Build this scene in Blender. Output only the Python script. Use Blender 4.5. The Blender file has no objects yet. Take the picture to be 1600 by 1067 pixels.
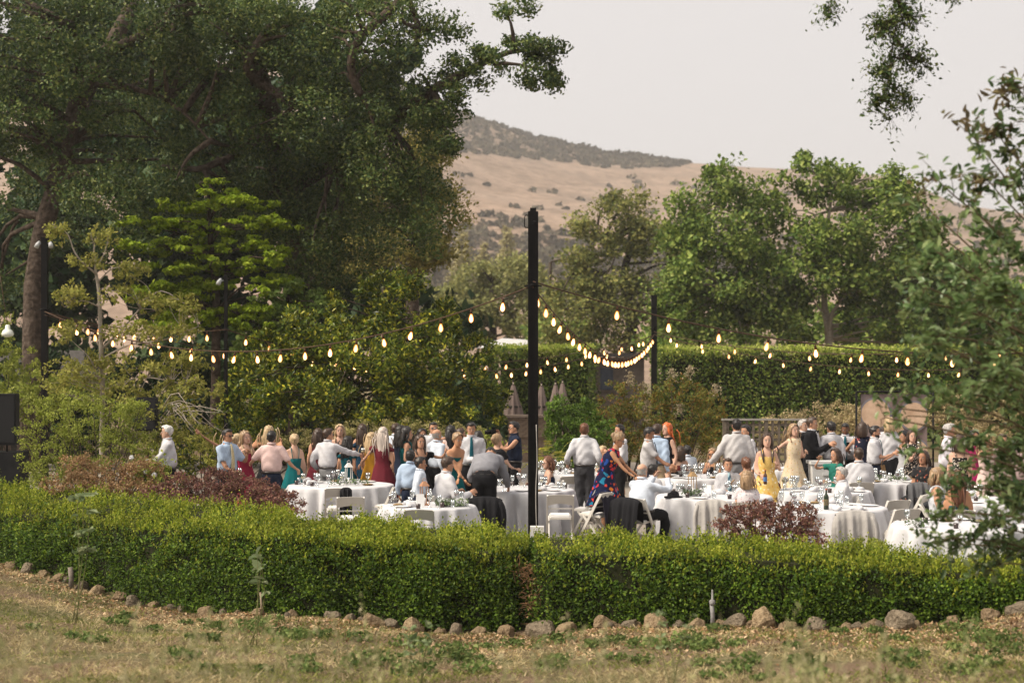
import bpy, math, random
import numpy as np
from mathutils import Vector, Matrix, noise as mnoise
sc = bpy.context.scene
R = math.radians
# ------------------------------------------------------------------ camera
CAMZ, F, HZ = 2.87, 2500.0, 570.0          # eye height over the terrace, focal length and horizon row of the 1600 px photograph
cam = bpy.data.cameras.new('camera'); camo = bpy.data.objects.new('camera', cam)
sc.collection.objects.link(camo); sc.camera = camo
camo.location = (0, 0, CAMZ); camo.rotation_euler = (R(90), 0, 0)
cam.sensor_width = 36; cam.lens = F/1600*36; cam.shift_y = (HZ-533.5)/1600
cam.clip_end = 6000; cam.clip_start = .1
cam.dof.use_dof = True; cam.dof.focus_distance = 26.5; cam.dof.aperture_fstop = 1.6
# ------------------------------------------------------------------ sky and sun
w = bpy.data.worlds.new('World'); sc.world = w; w.use_nodes = True
nt = w.node_tree; nt.nodes.clear()
SUN_EL, SUN_AZ = 48, -110                     # soft evening sun, high over the camera's left shoulder
sky = nt.nodes.new('ShaderNodeTexSky'); sky.sky_type = 'NISHITA'; sky.sun_disc = False
sky.sun_elevation = R(SUN_EL); sky.sun_rotation = R(SUN_AZ); sky.dust_density = 5; sky.air_density = 1
b1 = nt.nodes.new('ShaderNodeBackground'); b1.inputs[1].default_value = .045
b2 = nt.nodes.new('ShaderNodeBackground'); b2.inputs[0].default_value = (.80, .765, .755, 1); b2.inputs[1].default_value = .668
mx = nt.nodes.new('ShaderNodeMixShader'); mx.inputs[0].default_value = .92
ow = nt.nodes.new('ShaderNodeOutputWorld')
nt.links.new(sky.outputs[0], b1.inputs[0]); nt.links.new(b1.outputs[0], mx.inputs[1])
nt.links.new(b2.outputs[0], mx.inputs[2]); nt.links.new(mx.outputs[0], ow.inputs[0])
sl = bpy.data.lights.new('sun', 'SUN'); sl.energy = 3.9; sl.angle = R(28); sl.color = (1, .9, .76)
so = bpy.data.objects.new('sun', sl); sc.collection.objects.link(so); so.location = (0, 0, 60)
_az = R(SUN_AZ)
_sd = Vector((math.sin(_az)*math.cos(R(SUN_EL)), math.cos(_az)*math.cos(R(SUN_EL)), math.sin(R(SUN_EL))))
so.rotation_euler = _sd.to_track_quat('Z', 'Y').to_euler()
sc.view_settings.view_transform = 'Standard'; sc.view_settings.look = 'None'
sc.view_settings.exposure = 0.74; sc.view_settings.gamma = 1
cy_ = sc.cycles; cy_.max_bounces = 7; cy_.diffuse_bounces = 3; cy_.glossy_bounces = 2; cy_.transmission_bounces = 4; cy_.transparent_max_bounces = 8; cy_.volume_bounces = 0
# ------------------------------------------------------------------ helpers
C = sc.collection
def P(px, py, Y):
    return np.array([(px-800)/F*Y, Y, CAMZ-(py-HZ)/F*Y])
def XZ(px, Y): return (px-800)/F*Y
def nrm(v):
    v = np.asarray(v, float); n = np.linalg.norm(v, axis=-1, keepdims=True); return v/np.maximum(n, 1e-9)
def mesh_np(name, V, faces_flat, counts, mats, midx=None, smooth=True):
    me = bpy.data.meshes.new(name)
    V = np.ascontiguousarray(V, dtype=np.float32); ff = np.ascontiguousarray(faces_flat, dtype=np.int32)
    counts = np.ascontiguousarray(counts, dtype=np.int32)
    me.vertices.add(len(V)); me.vertices.foreach_set('co', V.ravel())
    me.loops.add(len(ff)); me.loops.foreach_set('vertex_index', ff)
    me.polygons.add(len(counts))
    st = np.concatenate(([0], np.cumsum(counts)[:-1])).astype(np.int32)
    me.polygons.foreach_set('loop_start', st)
    for m in mats: me.materials.append(m)
    if midx is not None: me.polygons.foreach_set('material_index', np.asarray(midx, dtype=np.int32))
    me.polygons.foreach_set('use_smooth', np.full(len(counts), smooth))
    me.update(calc_edges=True)
    return me
class MB:
    """collects shapes and links them as ONE mesh object"""
    def __init__(s): s.V = []; s.F = []; s.M = []; s.n = 0
    def add(s, V, Fc, m=0):
        V = np.asarray(V, float)
        s.V.append(V); s.F += [[i+s.n for i in f] for f in Fc]; s.M += [m]*len(Fc); s.n += len(V); return s
    def box(s, c, d, rot=None, m=0):
        c = np.asarray(c, float); d = np.asarray(d, float)/2
        v = np.array([[x, y, z] for x in (-1, 1) for y in (-1, 1) for z in (-1, 1)], float)*d
        if rot is not None: v = v @ np.array(rot).T
        return s.add(v+c, [(0,1,3,2), (4,6,7,5), (0,4,5,1), (2,3,7,6), (0,2,6,4), (1,5,7,3)], m)
    def bar(s, a, b, wx, wy, up=(0,0,1), m=0):
        a = np.asarray(a, float); b = np.asarray(b, float); d = nrm(b-a)
        x = np.cross(d, up)
        if np.linalg.norm(x) < 1e-4: x = np.array([1., 0, 0])
        x = nrm(x); y = np.cross(x, d)
        v = []
        for p in (a, b):
            for sx, sy in ((-1,-1), (1,-1), (1,1), (-1,1)): v.append(p+x*sx*wx/2+y*sy*wy/2)
        return s.add(v, [(3,2,1,0), (4,5,6,7), (0,1,5,4), (1,2,6,5), (2,3,7,6), (3,0,4,7)], m)
    def tube(s, pts, rad, n=8, m=0, rx=None, cap=True, closed_caps=True):
        V, Fc = tube(pts, rad, n, rx); return s.add(V, Fc, m)
    def lathe(s, prof, n=12, o=(0,0,0), m=0):
        V = []; Fc = []
        for r, z in prof:
            for k in range(n):
                a = 2*math.pi*k/n; V.append((o[0]+r*math.cos(a), o[1]+r*math.sin(a), o[2]+z))
        for i in range(len(prof)-1):
            for k in range(n):
                k2 = (k+1) % n; Fc.append((i*n+k, i*n+k2, (i+1)*n+k2, (i+1)*n+k))
        Fc.append(tuple(range(n))[::-1]); Fc.append(tuple((len(prof)-1)*n+k for k in range(n)))
        return s.add(V, Fc, m)
    def ell(s, c, r, n=8, k=6, m=0, rot=None):
        V = []; Fc = []
        for i in range(k+1):
            ph = math.pi*i/k
            for j in range(n):
                th = 2*math.pi*j/n
                V.append((r[0]*math.sin(ph)*math.cos(th), r[1]*math.sin(ph)*math.sin(th), -r[2]*math.cos(ph)))
        V = np.array(V)
        if rot is not None: V = V @ np.array(rot).T
        for i in range(k):
            for j in range(n):
                j2 = (j+1) % n; Fc.append((i*n+j, i*n+j2, (i+1)*n+j2, (i+1)*n+j))
        return s.add(V+np.asarray(c, float), Fc, m)
    def me(s, name, mats, smooth=False):
        if not isinstance(mats, (list, tuple)): mats = [mats]
        V = np.concatenate(s.V); cnt = [len(f) for f in s.F]
        return mesh_np(name, V, [i for f in s.F for i in f], cnt, mats, s.M, smooth)
    def build(s, name, mats, parent=None, smooth=False):
        return link(name, s.me(name, mats, smooth), parent)
def tube(pts, rad, n=8, rx=None):
    """tapered tube along points; rad = list of radius or (rx, ry) pairs, rx = reference right vector"""
    pts = np.asarray(pts, float); k = len(pts)
    rad = [(r, r) if np.isscalar(r) else r for r in rad]
    d = np.gradient(pts, axis=0); d = nrm(d)
    V = []; Fc = []
    ref = np.array(rx, float) if rx is not None else None
    prev = None
    for i in range(k):
        if ref is not None: x = ref - d[i]*np.dot(ref, d[i])
        elif prev is None:
            t = np.array([0, 0, 1.]) if abs(d[i][2]) < .9 else np.array([1., 0, 0]); x = np.cross(t, d[i])
        else: x = prev - d[i]*np.dot(prev, d[i])
        x = nrm(x); prev = x; y = np.cross(d[i], x)
        for j in range(n):
            a = 2*math.pi*j/n
            V.append(pts[i]+x*math.cos(a)*rad[i][0]+y*math.sin(a)*rad[i][1])
    for i in range(k-1):
        for j in range(n):
            j2 = (j+1) % n; Fc.append((i*n+j, i*n+j2, (i+1)*n+j2, (i+1)*n+j))
    Fc.append(tuple(range(n))[::-1]); Fc.append(tuple((k-1)*n+j for j in range(n)))
    return np.array(V), Fc
def link(name, me, parent=None):
    o = bpy.data.objects.new(name, me); C.objects.link(o)
    if parent is not None: o.parent = parent
    return o
def tag(o, label=None, cat=None, group=None, kind=None):
    if label: o['label'] = label
    if cat: o['category'] = cat
    if group: o['group'] = group
    if kind: o['kind'] = kind
    return o
def empty(name, loc, rz=0, label=None, cat=None, group=None):
    o = bpy.data.objects.new(name, None); C.objects.link(o); o.location = [float(v) for v in loc]; o.rotation_euler = (0, 0, rz)
    o.empty_display_size = .1
    return tag(o, label, cat, group)
def copy_tree(o, parent=None):
    c = o.copy(); C.objects.link(c); c.parent = parent
    for ch in o.children: copy_tree(ch, c)
    return c
def curve(pts, n):
    """Catmull-Rom through points"""
    p = np.asarray(pts, float); p = np.vstack([2*p[0]-p[1], p, 2*p[-1]-p[-2]])
    out = []; segs = len(p)-3
    for q in range(n):
        t = q/(n-1)*segs; i = min(int(t), segs-1); t -= i
        a, b, c, d = p[i:i+4]
        out.append(.5*(2*b+(c-a)*t+(2*a-5*b+4*c-d)*t*t+(3*b-a-3*c+d)*t**3))
    return np.array(out)
# ------------------------------------------------------------------ materials
MATS = {}
def _mat(name):
    m = bpy.data.materials.new(name); m.use_nodes = True; n = m.node_tree
    return m, n, n.nodes['Principled BSDF'], n.nodes['Material Output']
def rgba(c): return (c[0], c[1], c[2], 1)
def ramp(n, cols, pos=None):
    r = n.nodes.new('ShaderNodeValToRGB'); e = r.color_ramp.elements
    pos = pos or [i/(len(cols)-1) for i in range(len(cols))]
    while len(e) < len(cols): e.new(.5)
    for i, c in enumerate(cols): e[i].position = pos[i]; e[i].color = rgba(c)
    return r
def mnoise_node(n, scale, detail=4, coord='Object', rough=.55):
    tc = n.nodes.new('ShaderNodeTexCoord'); t = n.nodes.new('ShaderNodeTexNoise')
    t.inputs['Scale'].default_value = scale; t.inputs['Detail'].default_value = detail; t.inputs['Roughness'].default_value = rough
    n.links.new(tc.outputs[coord], t.inputs['Vector']); return t
def bump(n, b, src, strength=.4, dist=.02):
    bp = n.nodes.new('ShaderNodeBump'); bp.inputs['Strength'].default_value = strength; bp.inputs['Distance'].default_value = dist
    n.links.new(src, bp.inputs['Height']); n.links.new(bp.outputs[0], b.inputs['Normal'])
def mat_plain(name, cols, rough=.6, scale=6, bstr=.2, bdist=.01, metal=0, detail=5):
    if name in MATS: return MATS[name]
    if not isinstance(cols[0], (tuple, list)): cols = [tuple(x*.85 for x in cols), tuple(min(1, x*1.1) for x in cols)]
    m, n, b, o = _mat(name); t = mnoise_node(n, scale, detail)
    r = ramp(n, cols, [.3+.4*i/(len(cols)-1) for i in range(len(cols))]); n.links.new(t.outputs['Fac'], r.inputs[0]); n.links.new(r.outputs[0], b.inputs['Base Color'])
    b.inputs['Roughness'].default_value = rough; b.inputs['Metallic'].default_value = metal; b.inputs['Specular IOR Level'].default_value = .1 if rough > .4 else .5
    if bstr: bump(n, b, t.outputs['Fac'], bstr, bdist)
    MATS[name] = m; return m
def mat_cloth(name, col, rough=.85, scale=8, bstr=.45, stripe=None):
    if name in MATS: return MATS[name]
    m, n, b, o = _mat(name); t = mnoise_node(n, scale, 3)
    r = ramp(n, [tuple(x*.9 for x in col), tuple(min(1, x*1.06) for x in col)], [.3, .7])
    n.links.new(t.outputs['Fac'], r.inputs[0]); n.links.new(r.outputs[0], b.inputs['Base Color'])
    b.inputs['Roughness'].default_value = rough; b.inputs['Specular IOR Level'].default_value = .12
    bump(n, b, t.outputs['Fac'], bstr, .03)
    MATS[name] = m; return m
def mat_print(name, base, cols, scale=14, thr=.32, warp=.25):
    """blotchy floral print"""
    if name in MATS: return MATS[name]
    m, n, b, o = _mat(name); tc = n.nodes.new('ShaderNodeTexCoord')
    nz = n.nodes.new('ShaderNodeTexNoise'); nz.inputs['Scale'].default_value = scale*.8
    n.links.new(tc.outputs['Object'], nz.inputs['Vector'])
    ad = n.nodes.new('ShaderNodeVectorMath'); ad.operation = 'MULTIPLY_ADD'; ad.inputs[1].default_value = (warp/scale*6,)*3
    n.links.new(nz.outputs['Color'], ad.inputs[0]); n.links.new(tc.outputs['Object'], ad.inputs[2])
    v = n.nodes.new('ShaderNodeTexVoronoi'); v.inputs['Scale'].default_value = scale
    n.links.new(ad.outputs[0], v.inputs['Vector'])
    sp = n.nodes.new('ShaderNodeSeparateColor'); n.links.new(v.outputs['Color'], sp.inputs[0])
    r = ramp(n, cols); r.color_ramp.interpolation = 'CONSTANT'
    for i, e in enumerate(r.color_ramp.elements): e.position = i/len(cols)
    n.links.new(sp.outputs[0], r.inputs[0])
    mt = n.nodes.new('ShaderNodeMath'); mt.operation = 'LESS_THAN'; mt.inputs[1].default_value = thr
    n.links.new(v.outputs['Distance'], mt.inputs[0])
    mix = n.nodes.new('ShaderNodeMix'); mix.data_type = 'RGBA'
    n.links.new(mt.outputs[0], mix.inputs[0]); mix.inputs[6].default_value = rgba(base); n.links.new(r.outputs[0], mix.inputs[7])
    n.links.new(mix.outputs[2], b.inputs['Base Color']); b.inputs['Roughness'].default_value = .8; b.inputs['Specular IOR Level'].default_value = .1
    t = mnoise_node(n, 8, 2); bump(n, b, t.outputs['Fac'], .4, .03)
    MATS[name] = m; return m
def mat_leaf(name, cols, rough=.5, transl=.3, scale=.9, spec=.4, vary=.35, gain=1.65):
    if name in MATS: return MATS[name]
    m, n, b, o = _mat(name); cols = [tuple(min(.75, v*gain) for v in c) for c in cols]
    g = n.nodes.new('ShaderNodeNewGeometry'); r = ramp(n, cols); n.links.new(g.outputs['Random Per Island'], r.inputs[0])
    t = mnoise_node(n, scale, 2); hs = n.nodes.new('ShaderNodeHueSaturation')
    mr = n.nodes.new('ShaderNodeMapRange'); mr.inputs[1].default_value = .3; mr.inputs[2].default_value = .7
    mr.inputs[3].default_value = 1-vary; mr.inputs[4].default_value = 1+vary
    n.links.new(t.outputs['Fac'], mr.inputs[0]); hs.inputs['Saturation'].default_value = 1.08; n.links.new(mr.outputs[0], hs.inputs['Value']); n.links.new(r.outputs[0], hs.inputs['Color'])
    n.links.new(hs.outputs[0], b.inputs['Base Color']); b.inputs['Roughness'].default_value = rough; b.inputs['Specular IOR Level'].default_value = spec*.35
    tr = n.nodes.new('ShaderNodeBsdfTranslucent'); n.links.new(hs.outputs[0], tr.inputs[0])
    ms = n.nodes.new('ShaderNodeMixShader'); ms.inputs[0].default_value = transl
    n.links.new(b.outputs[0], ms.inputs[1]); n.links.new(tr.outputs[0], ms.inputs[2]); n.links.new(ms.outputs[0], o.inputs[0])
    MATS[name] = m; return m
def mat_emit(name, col, s):
    if name in MATS: return MATS[name]
    m, n, b, o = _mat(name); b.inputs['Base Color'].default_value = rgba(col)
    b.inputs['Emission Color'].default_value = rgba(col); b.inputs['Emission Strength'].default_value = s
    MATS[name] = m; return m
def mat_glass(name, col=(1,1,1), rough=.03, a=.8):
    """thin drinking glass: mostly clear, a little mirror"""
    if name in MATS: return MATS[name]
    m, n, b, o = _mat(name); b.inputs['Base Color'].default_value = rgba(col); b.inputs['Roughness'].default_value = rough
    b.inputs['Specular IOR Level'].default_value = .9
    t = n.nodes.new('ShaderNodeBsdfTransparent'); t.inputs[0].default_value = rgba(col); ms = n.nodes.new('ShaderNodeMixShader'); ms.inputs[0].default_value = 1-a
    g = n.nodes.new('ShaderNodeBsdfGlossy'); g.inputs['Roughness'].default_value = .05
    n.links.new(t.outputs[0], ms.inputs[1]); n.links.new(g.outputs[0], ms.inputs[2]); n.links.new(ms.outputs[0], o.inputs[0])
    MATS[name] = m; return m
BARK = mat_plain('bark', [(.03,.022,.017), (.075,.056,.043), (.13,.10,.08)], .95, 9, 1, .06)
BARK_PALE = mat_plain('bark_pale', [(.25,.21,.17), (.4,.35,.29)], .9, 12, .6, .02)
BARK_RED = mat_plain('bark_red', [(.07,.04,.03), (.2,.11,.07)], .9, 8, .8, .04)
BLACK = mat_plain('black_metal', [(.004,.004,.004), (.009,.008,.008)], .5, 15, .2, .004)
# ------------------------------------------------------------------ foliage
def leaves_me(name, Cn, out, L, W, mat, rng, up=.5, outw=.5, droop=0, fold=.18, near=False, jit=.35, nup=.7):
    Cn = np.asarray(Cn, float); n = len(Cn)
    rnd = lambda: nrm(rng.normal(size=(n, 3)))
    a = nrm(rnd()*.8+out*outw+np.array([0, 0, up-droop]))
    m = rnd()*.55+np.array([0, 0, nup*.8])+out*.7; m = nrm(m-a*np.sum(m*a, 1, keepdims=True))
    s = np.cross(a, m)
    ln = (L*(1+jit*rng.uniform(-1, 1, (n, 1)))); wd = ln*(W/L)*(1+.2*rng.uniform(-1, 1, (n, 1)))
    base = Cn-a*ln*.5; tip = Cn+a*ln*.5
    if not near:
        V = np.stack([base, Cn+s*wd*.5+m*wd*fold, tip, Cn-s*wd*.5+m*wd*fold], 1).reshape(-1, 3)
        idx = np.arange(n*4); cnt = np.full(n, 4)
    else:
        q1 = Cn-a*ln*.2; q2 = Cn+a*ln*.2; mid = Cn+0
        V = np.stack([base, q1+s*wd*.46+m*wd*fold, q2+s*wd*.42+m*wd*fold*.8, tip-m*ln*.12, q2-s*wd*.42+m*wd*fold*.8, q1-s*wd*.46+m*wd*fold], 1).reshape(-1, 3)
        b6 = (np.arange(n)*6)[:, None]
        idx = np.concatenate([b6+np.array([[0, 1, 2, 3]]), b6+np.array([[0, 3, 4, 5]])], 1).ravel(); cnt = np.full(n*2, 4)
    return mesh_np(name, V, idx, cnt, [mat], None, False)
def clumps(rng, ells, n, nsub, subr, shell=.55, flat=.75):
    """leaf positions bunched round sub-centres inside ellipsoids (cx,cy,cz,rx,ry,rz)"""
    E = np.array([e[:6] for e in ells], float)
    wgt = (E[:, 3]*E[:, 4]*E[:, 5])**.62
    if len(ells[0]) > 6: wgt = wgt*np.array([e[6] for e in ells])
    wgt = wgt/wgt.sum()
    k = rng.choice(len(E), nsub, p=wgt)
    d = nrm(rng.normal(size=(nsub, 3))); r = rng.uniform(shell**2, 1, (nsub, 1))**.5
    sub = E[k, :3]+d*r*E[k, 3:6]
    j = rng.integers(0, nsub, n)
    sr = subr*rng.uniform(.6, 1.4, (nsub, 1))*np.clip((E[k, 3]*E[k, 4]*E[k, 5])**(1/3)/1.2, .6, 1)[:, None]
    off = nrm(rng.normal(size=(n, 3)))*rng.uniform(0, 1, (n, 1))**.42*np.array([1, 1, flat])*sr[j]*rng.uniform(.75, 1.25, (n, 1))
    pts = sub[j]+off
    outw = nrm(nrm(off)+.8*d[j])
    return pts, outw, sub
def branches(mb, frm, subs, rng, r0=.05, r1=.012, n=5, lift=.15, m=0, sides=5):
    for s in subs:
        a = np.asarray(frm(s) if callable(frm) else frm, float); L = np.linalg.norm(s-a)
        mid = (a+s)/2+rng.normal(size=3)*L*.08+np.array([0, 0, lift*L*rng.uniform(-.3, 1)])
        p = curve([a, mid, s], n); mb.tube(p, list(np.linspace(r0, r1, n)), sides, m)
# ------------------------------------------------------------------ terrain
hpx = np.array([-400, -200, 0, 100, 200, 300, 400, 500, 600, 700, 818, 850, 1000, 1200, 1400, 1600, 1800, 2000.])
hYf = np.array([31.5, 29, 26.3, 25, 23.8, 22.7, 21.9, 21.5, 21.3, 21.1, 21, 20.8, 20.3, 19.6, 19, 18.6, 18.3, 18.1])
hbas = np.array([835, 855, 882, 906, 940, 958, 962, 966, 976, 986, 993, 991, 982, 976, 978, 962, 955, 950.])
htop = np.array([772, 786, 803, 812, 825, 831, 838, 846, 852, 860, 866, 864, 869, 876, 893, 900, 905, 910.])
hbak = np.array([738, 747, 757, 763, 775, 784, 797, 810, 817, 823, 836, 838, 838, 846, 866, 880, 884, 888.])
hdY = np.array([2.4, 2.4, 2.2, 2, 1.9, 1.7, 1.6, 1.5, 1.4, 1.35, 1.3, 1.3, 1.3, 1.3, 1.25, 1.25, 1.25, 1.25])
HXf = (hpx-800)/F*hYf
HZb = CAMZ-(hbas-HZ)*hYf/F; HZt = CAMZ-(htop-HZ)*hYf/F
hYb = hYf+hdY; HXb = (hpx-800)/F*hYb; HZk = CAMZ-(hbak-HZ)*hYb/F
def sm(t): t = np.clip(t, 0, 1); return t*t*(3-2*t)
def ground(X, Y):
    X = np.asarray(X, float); Y = np.asarray(Y, float)
    yf = np.interp(X, HXf, hYf); zb = np.interp(X, HXf, HZb)
    lawn = 1.27+(zb-1.27)*np.clip(Y, -30, None)/yf
    lawn = lawn+.03*np.sin(X*1.7+Y*.9)+.02*np.sin(X*3.1-Y*2.3)
    t = sm((Y-yf-.15)/1.0)
    return np.where(Y < yf+.15, lawn, zb*(1-t))
def gz(x, y): return float(ground(x, y))
xs = np.unique(np.concatenate([np.linspace(-1500, -60, 24), np.linspace(-60, -14, 24), np.linspace(-14, 14, 101), np.linspace(14, 60, 24), np.linspace(60, 1500, 24)]))
ys = np.unique(np.concatenate([np.linspace(-200, -10, 15), np.linspace(-10, 10, 21), np.linspace(10, 36, 91), np.linspace(36, 90, 30), np.linspace(90, 2500, 50)]))
gx, gy = np.meshgrid(xs, ys); g0 = ground(gx, gy)
V = np.stack([gx, gy, g0], -1).reshape(-1, 3)
nx, ny = len(xs), len(ys); i, j = np.meshgrid(np.arange(nx-1), np.arange(ny-1)); b = (j*nx+i).ravel()
def mat_ground():
    m, n, bs, o = _mat('ground_mat'); tc = n.nodes.new('ShaderNodeTexCoord')
    def nz(s, d=5):
        t = n.nodes.new('ShaderNodeTexNoise'); t.inputs['Scale'].default_value = s; t.inputs['Detail'].default_value = d; n.links.new(tc.outputs['Object'], t.inputs['Vector']); return t
    a, c, f = nz(.55), nz(7), nz(60, 6)
    r1 = ramp(n, [(.10,.064,.04), (.19,.13,.082), (.30,.22,.145)], [.3, .5, .7]); n.links.new(f.outputs['Fac'], r1.inputs[0])
    r2 = ramp(n, [(.075,.085,.03), (.22,.18,.095)], [.35, .65]); n.links.new(c.outputs['Fac'], r2.inputs[0])
    mixv = ramp(n, [(0,0,0), (1,1,1)], [.42, .6]); n.links.new(a.outputs['Fac'], mixv.inputs[0])
    mx = n.nodes.new('ShaderNodeMix'); mx.data_type = 'RGBA'; n.links.new(mixv.outputs[0], mx.inputs[0])
    n.links.new(r1.outputs[0], mx.inputs[6]); n.links.new(r2.outputs[0], mx.inputs[7]); n.links.new(mx.outputs[2], bs.inputs['Base Color'])
    bs.inputs['Roughness'].default_value = 1; bs.inputs['Specular IOR Level'].default_value = .1; bump(n, bs, f.outputs['Fac'], .9, .05); return m
me = mesh_np('ground', V, np.stack([b, b+1, b+nx+1, b+nx], 1).ravel(), np.full(len(b), 4), [mat_ground()])
tag(link('ground', me), kind='structure')
# terrace paving sheet behind the hedge (gravel and stone dust)
tx = np.linspace(-30, 40, 141); ty = np.linspace(0, 1, 30)
yb0 = np.interp(tx, HXb, hYb)+.35
TV = []
for q in ty: TV.append(np.stack([tx, yb0+(47-yb0)*q, np.full_like(tx, .012)], -1))
TV = np.concatenate(TV); nx = len(tx); i, j = np.meshgrid(np.arange(nx-1), np.arange(29)); b = (j*nx+i).ravel()
me = mesh_np('terrace_floor', TV, np.stack([b, b+1, b+nx+1, b+nx], 1).ravel(), np.full(len(b), 4), [mat_plain('gravel', [(.17,.145,.12), (.33,.29,.25)], .95, 30, .6, .01)])
tag(link('terrace', me), kind='structure')
# ------------------------------------------------------------------ hill
hp = np.array([-900, 200, 480, 600, 670, 720, 820, 950, 1050, 1160, 1300, 1390, 1440, 1500, 1600, 1800, 2400.])
hy = np.array([230, 90, 95, 122, 150, 171, 206, 237, 248, 257, 263, 272, 290, 316, 330, 345, 400.])
HY0, HY1 = 230., 900.
hX = (hp-800)/F*HY1; hZ = CAMZ+(HZ-hy)/F*HY1
def fbm(x, y, s, o=4, seed=0):
    out = np.zeros_like(x); a = 1.
    for q in range(o):
        k = 2**q/s; p1, p2 = seed+q*1.7, seed*2+q*2.9
        out += a*(np.sin(x*k+p1+1.3*np.sin(y*k*.8+p2))*np.cos(y*k*1.1+p2+.9*np.sin(x*k*1.3+p1))); a *= .5
    return out
def hill_z(X, Y):
    X = np.asarray(X, float); Y = np.asarray(Y, float)
    t = np.clip((Y-HY0)/(HY1-HY0), 0, 1); bk = np.clip((Y-HY1)/900, 0, 1)
    zr = np.interp(X*HY1/np.maximum(Y, 300)*.55+X*.45, hX, hZ)
    return zr*(t**1.25)*(1-bk*bk)+fbm(X, Y, 60., 4, 3)*3.2*np.sin(np.pi*np.clip(t, 0, 1))**.7 - 1.5
X1 = np.linspace(-700, 900, 170); Y1 = np.concatenate([np.linspace(HY0, HY1, 100), np.linspace(HY1+20, 1750, 24)])
a, b_ = np.meshgrid(X1, Y1); hv = np.stack([a, b_, hill_z(a, b_)], -1).reshape(-1, 3)
nx, ny = len(X1), len(Y1); i, j = np.meshgrid(np.arange(nx-1), np.arange(ny-1)); b = (j*nx+i).ravel()
def mat_hill():
    m, n, bs, o = _mat('hill_mat'); t = mnoise_node(n, .035, 10, rough=.68); f = mnoise_node(n, .22, 8, rough=.7)
    r = ramp(n, [(.16,.11,.073), (.235,.16,.108), (.31,.213,.15), (.19,.137,.092)], [.3, .45, .58, .72]); n.links.new(t.outputs['Fac'], r.inputs[0])
    r2 = ramp(n, [(.42,.38,.30), (1,1,1)], [.38, .56]); n.links.new(f.outputs['Fac'], r2.inputs[0])
    mx = n.nodes.new('ShaderNodeMix'); mx.data_type = 'RGBA'; mx.blend_type = 'MULTIPLY'; mx.inputs[0].default_value = .75
    n.links.new(r.outputs[0], mx.inputs[6]); n.links.new(r2.outputs[0], mx.inputs[7]); n.links.new(mx.outputs[2], bs.inputs['Base Color'])
    bs.inputs['Roughness'].default_value = 1; return m
me = mesh_np('hill', hv, np.stack([b, b+1, b+nx+1, b+nx], 1).ravel(), np.full(len(b), 4), [mat_hill()])
tag(link('hill', me), kind='structure')
# scrub and woods on the hill: far-off brush that reads as one mass
rng = np.random.default_rng(11)
def hill_hit(px, py):
    Ys = np.linspace(HY0+5, HY1, 220)
    X = (px[:, None]-800)/F*Ys[None]; Z = CAMZ-(py[:, None]-HZ)/F*Ys[None]
    h = hill_z(X, np.broadcast_to(Ys, X.shape)) >= Z
    k = np.argmax(h, 1); ok = h.any(1); y = Ys[k]
    return np.stack([(px-800)/F*y, y, hill_z((px-800)/F*y, y)], -1)[ok]
def scrub_pts():
    out = []
    n = 900; px = rng.uniform(560, 1075, n); top = np.interp(px, hp, hy)
    bot = np.interp(px, [560, 720, 860, 950, 1060, 1080], [232, 236, 250, 262, 258, 250]); f = rng.uniform(0, 1, n)**.9
    out.append(hill_hit(px, top+3+(bot-top)*f))
    px = rng.uniform(560, 1500, 60); out.append(hill_hit(px, rng.uniform(275, 345, 60)))
    n = 1500; px = rng.uniform(560, 1250, n); py = 350+rng.uniform(0, 1, n)**.7*130; out.append(hill_hit(px, py+20*np.sin(px/45)))
    n = 160; px = rng.uniform(1380, 1700, n); out.append(hill_hit(px, rng.uniform(340, 520, n)))
    return np.concatenate(out)
sp = scrub_pts(); k = 15
sz = rng.uniform(.5, 1.0, (len(sp), 1))**2*2.9*(sp[:, 1:2]/900)**.35
# a tree line along the left ridge
lp = rng.uniform(560, 1070, 260); rz = np.interp(lp, hp, hy)
ridge = np.stack([(lp-800)/F*HY1, np.full(260, HY1-6.), hill_z((lp-800)/F*HY1, np.full(260, HY1-6.))], -1)
sp = np.vstack([sp, ridge]); sz = np.vstack([sz, rng.uniform(.8, 3.2, (260, 1))*np.interp(lp, [700, 880, 1000, 1070], [.35, 1, 1.2, .6])[:, None]])
cc = np.repeat(sp, k, 0); ss = np.repeat(sz, k, 0); d = nrm(rng.normal(size=cc.shape)); d[:, 2] = np.abs(d[:, 2])
pts = cc+d*ss*np.array([1.25, 1.25, 1.0])*rng.uniform(.6, 1, (len(cc), 1))
me = leaves_me('scrub', pts, d, 2.2, 1.8, mat_leaf('scrub_leaf', [(.075,.068,.044), (.105,.09,.058), (.14,.11,.075)], .9, .1, .02, .1, gain=1), rng)
tag(link('hill_scrub', me), 'grey green scrub and oak wood scattered over the dry golden hill', 'scrub', kind='stuff')
# haze: the evening air
hz = MB().box((0, 1155, 84), (3060, 2760, 174)).build('haze', [])
m = bpy.data.materials.new('haze_air'); m.use_nodes = True; n = m.node_tree; n.nodes.clear()
pv = n.nodes.new('ShaderNodeVolumePrincipled'); pv.inputs['Color'].default_value = (.92, .90, .88, 1); pv.inputs['Density'].default_value = .0004
pv.inputs['Anisotropy'].default_value = .2
oo = n.nodes.new('ShaderNodeOutputMaterial'); n.links.new(pv.outputs[0], oo.inputs['Volume']); hz.data.materials.append(m)
tag(hz, 'thin pale evening haze over the valley', 'haze', kind='stuff')
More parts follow.
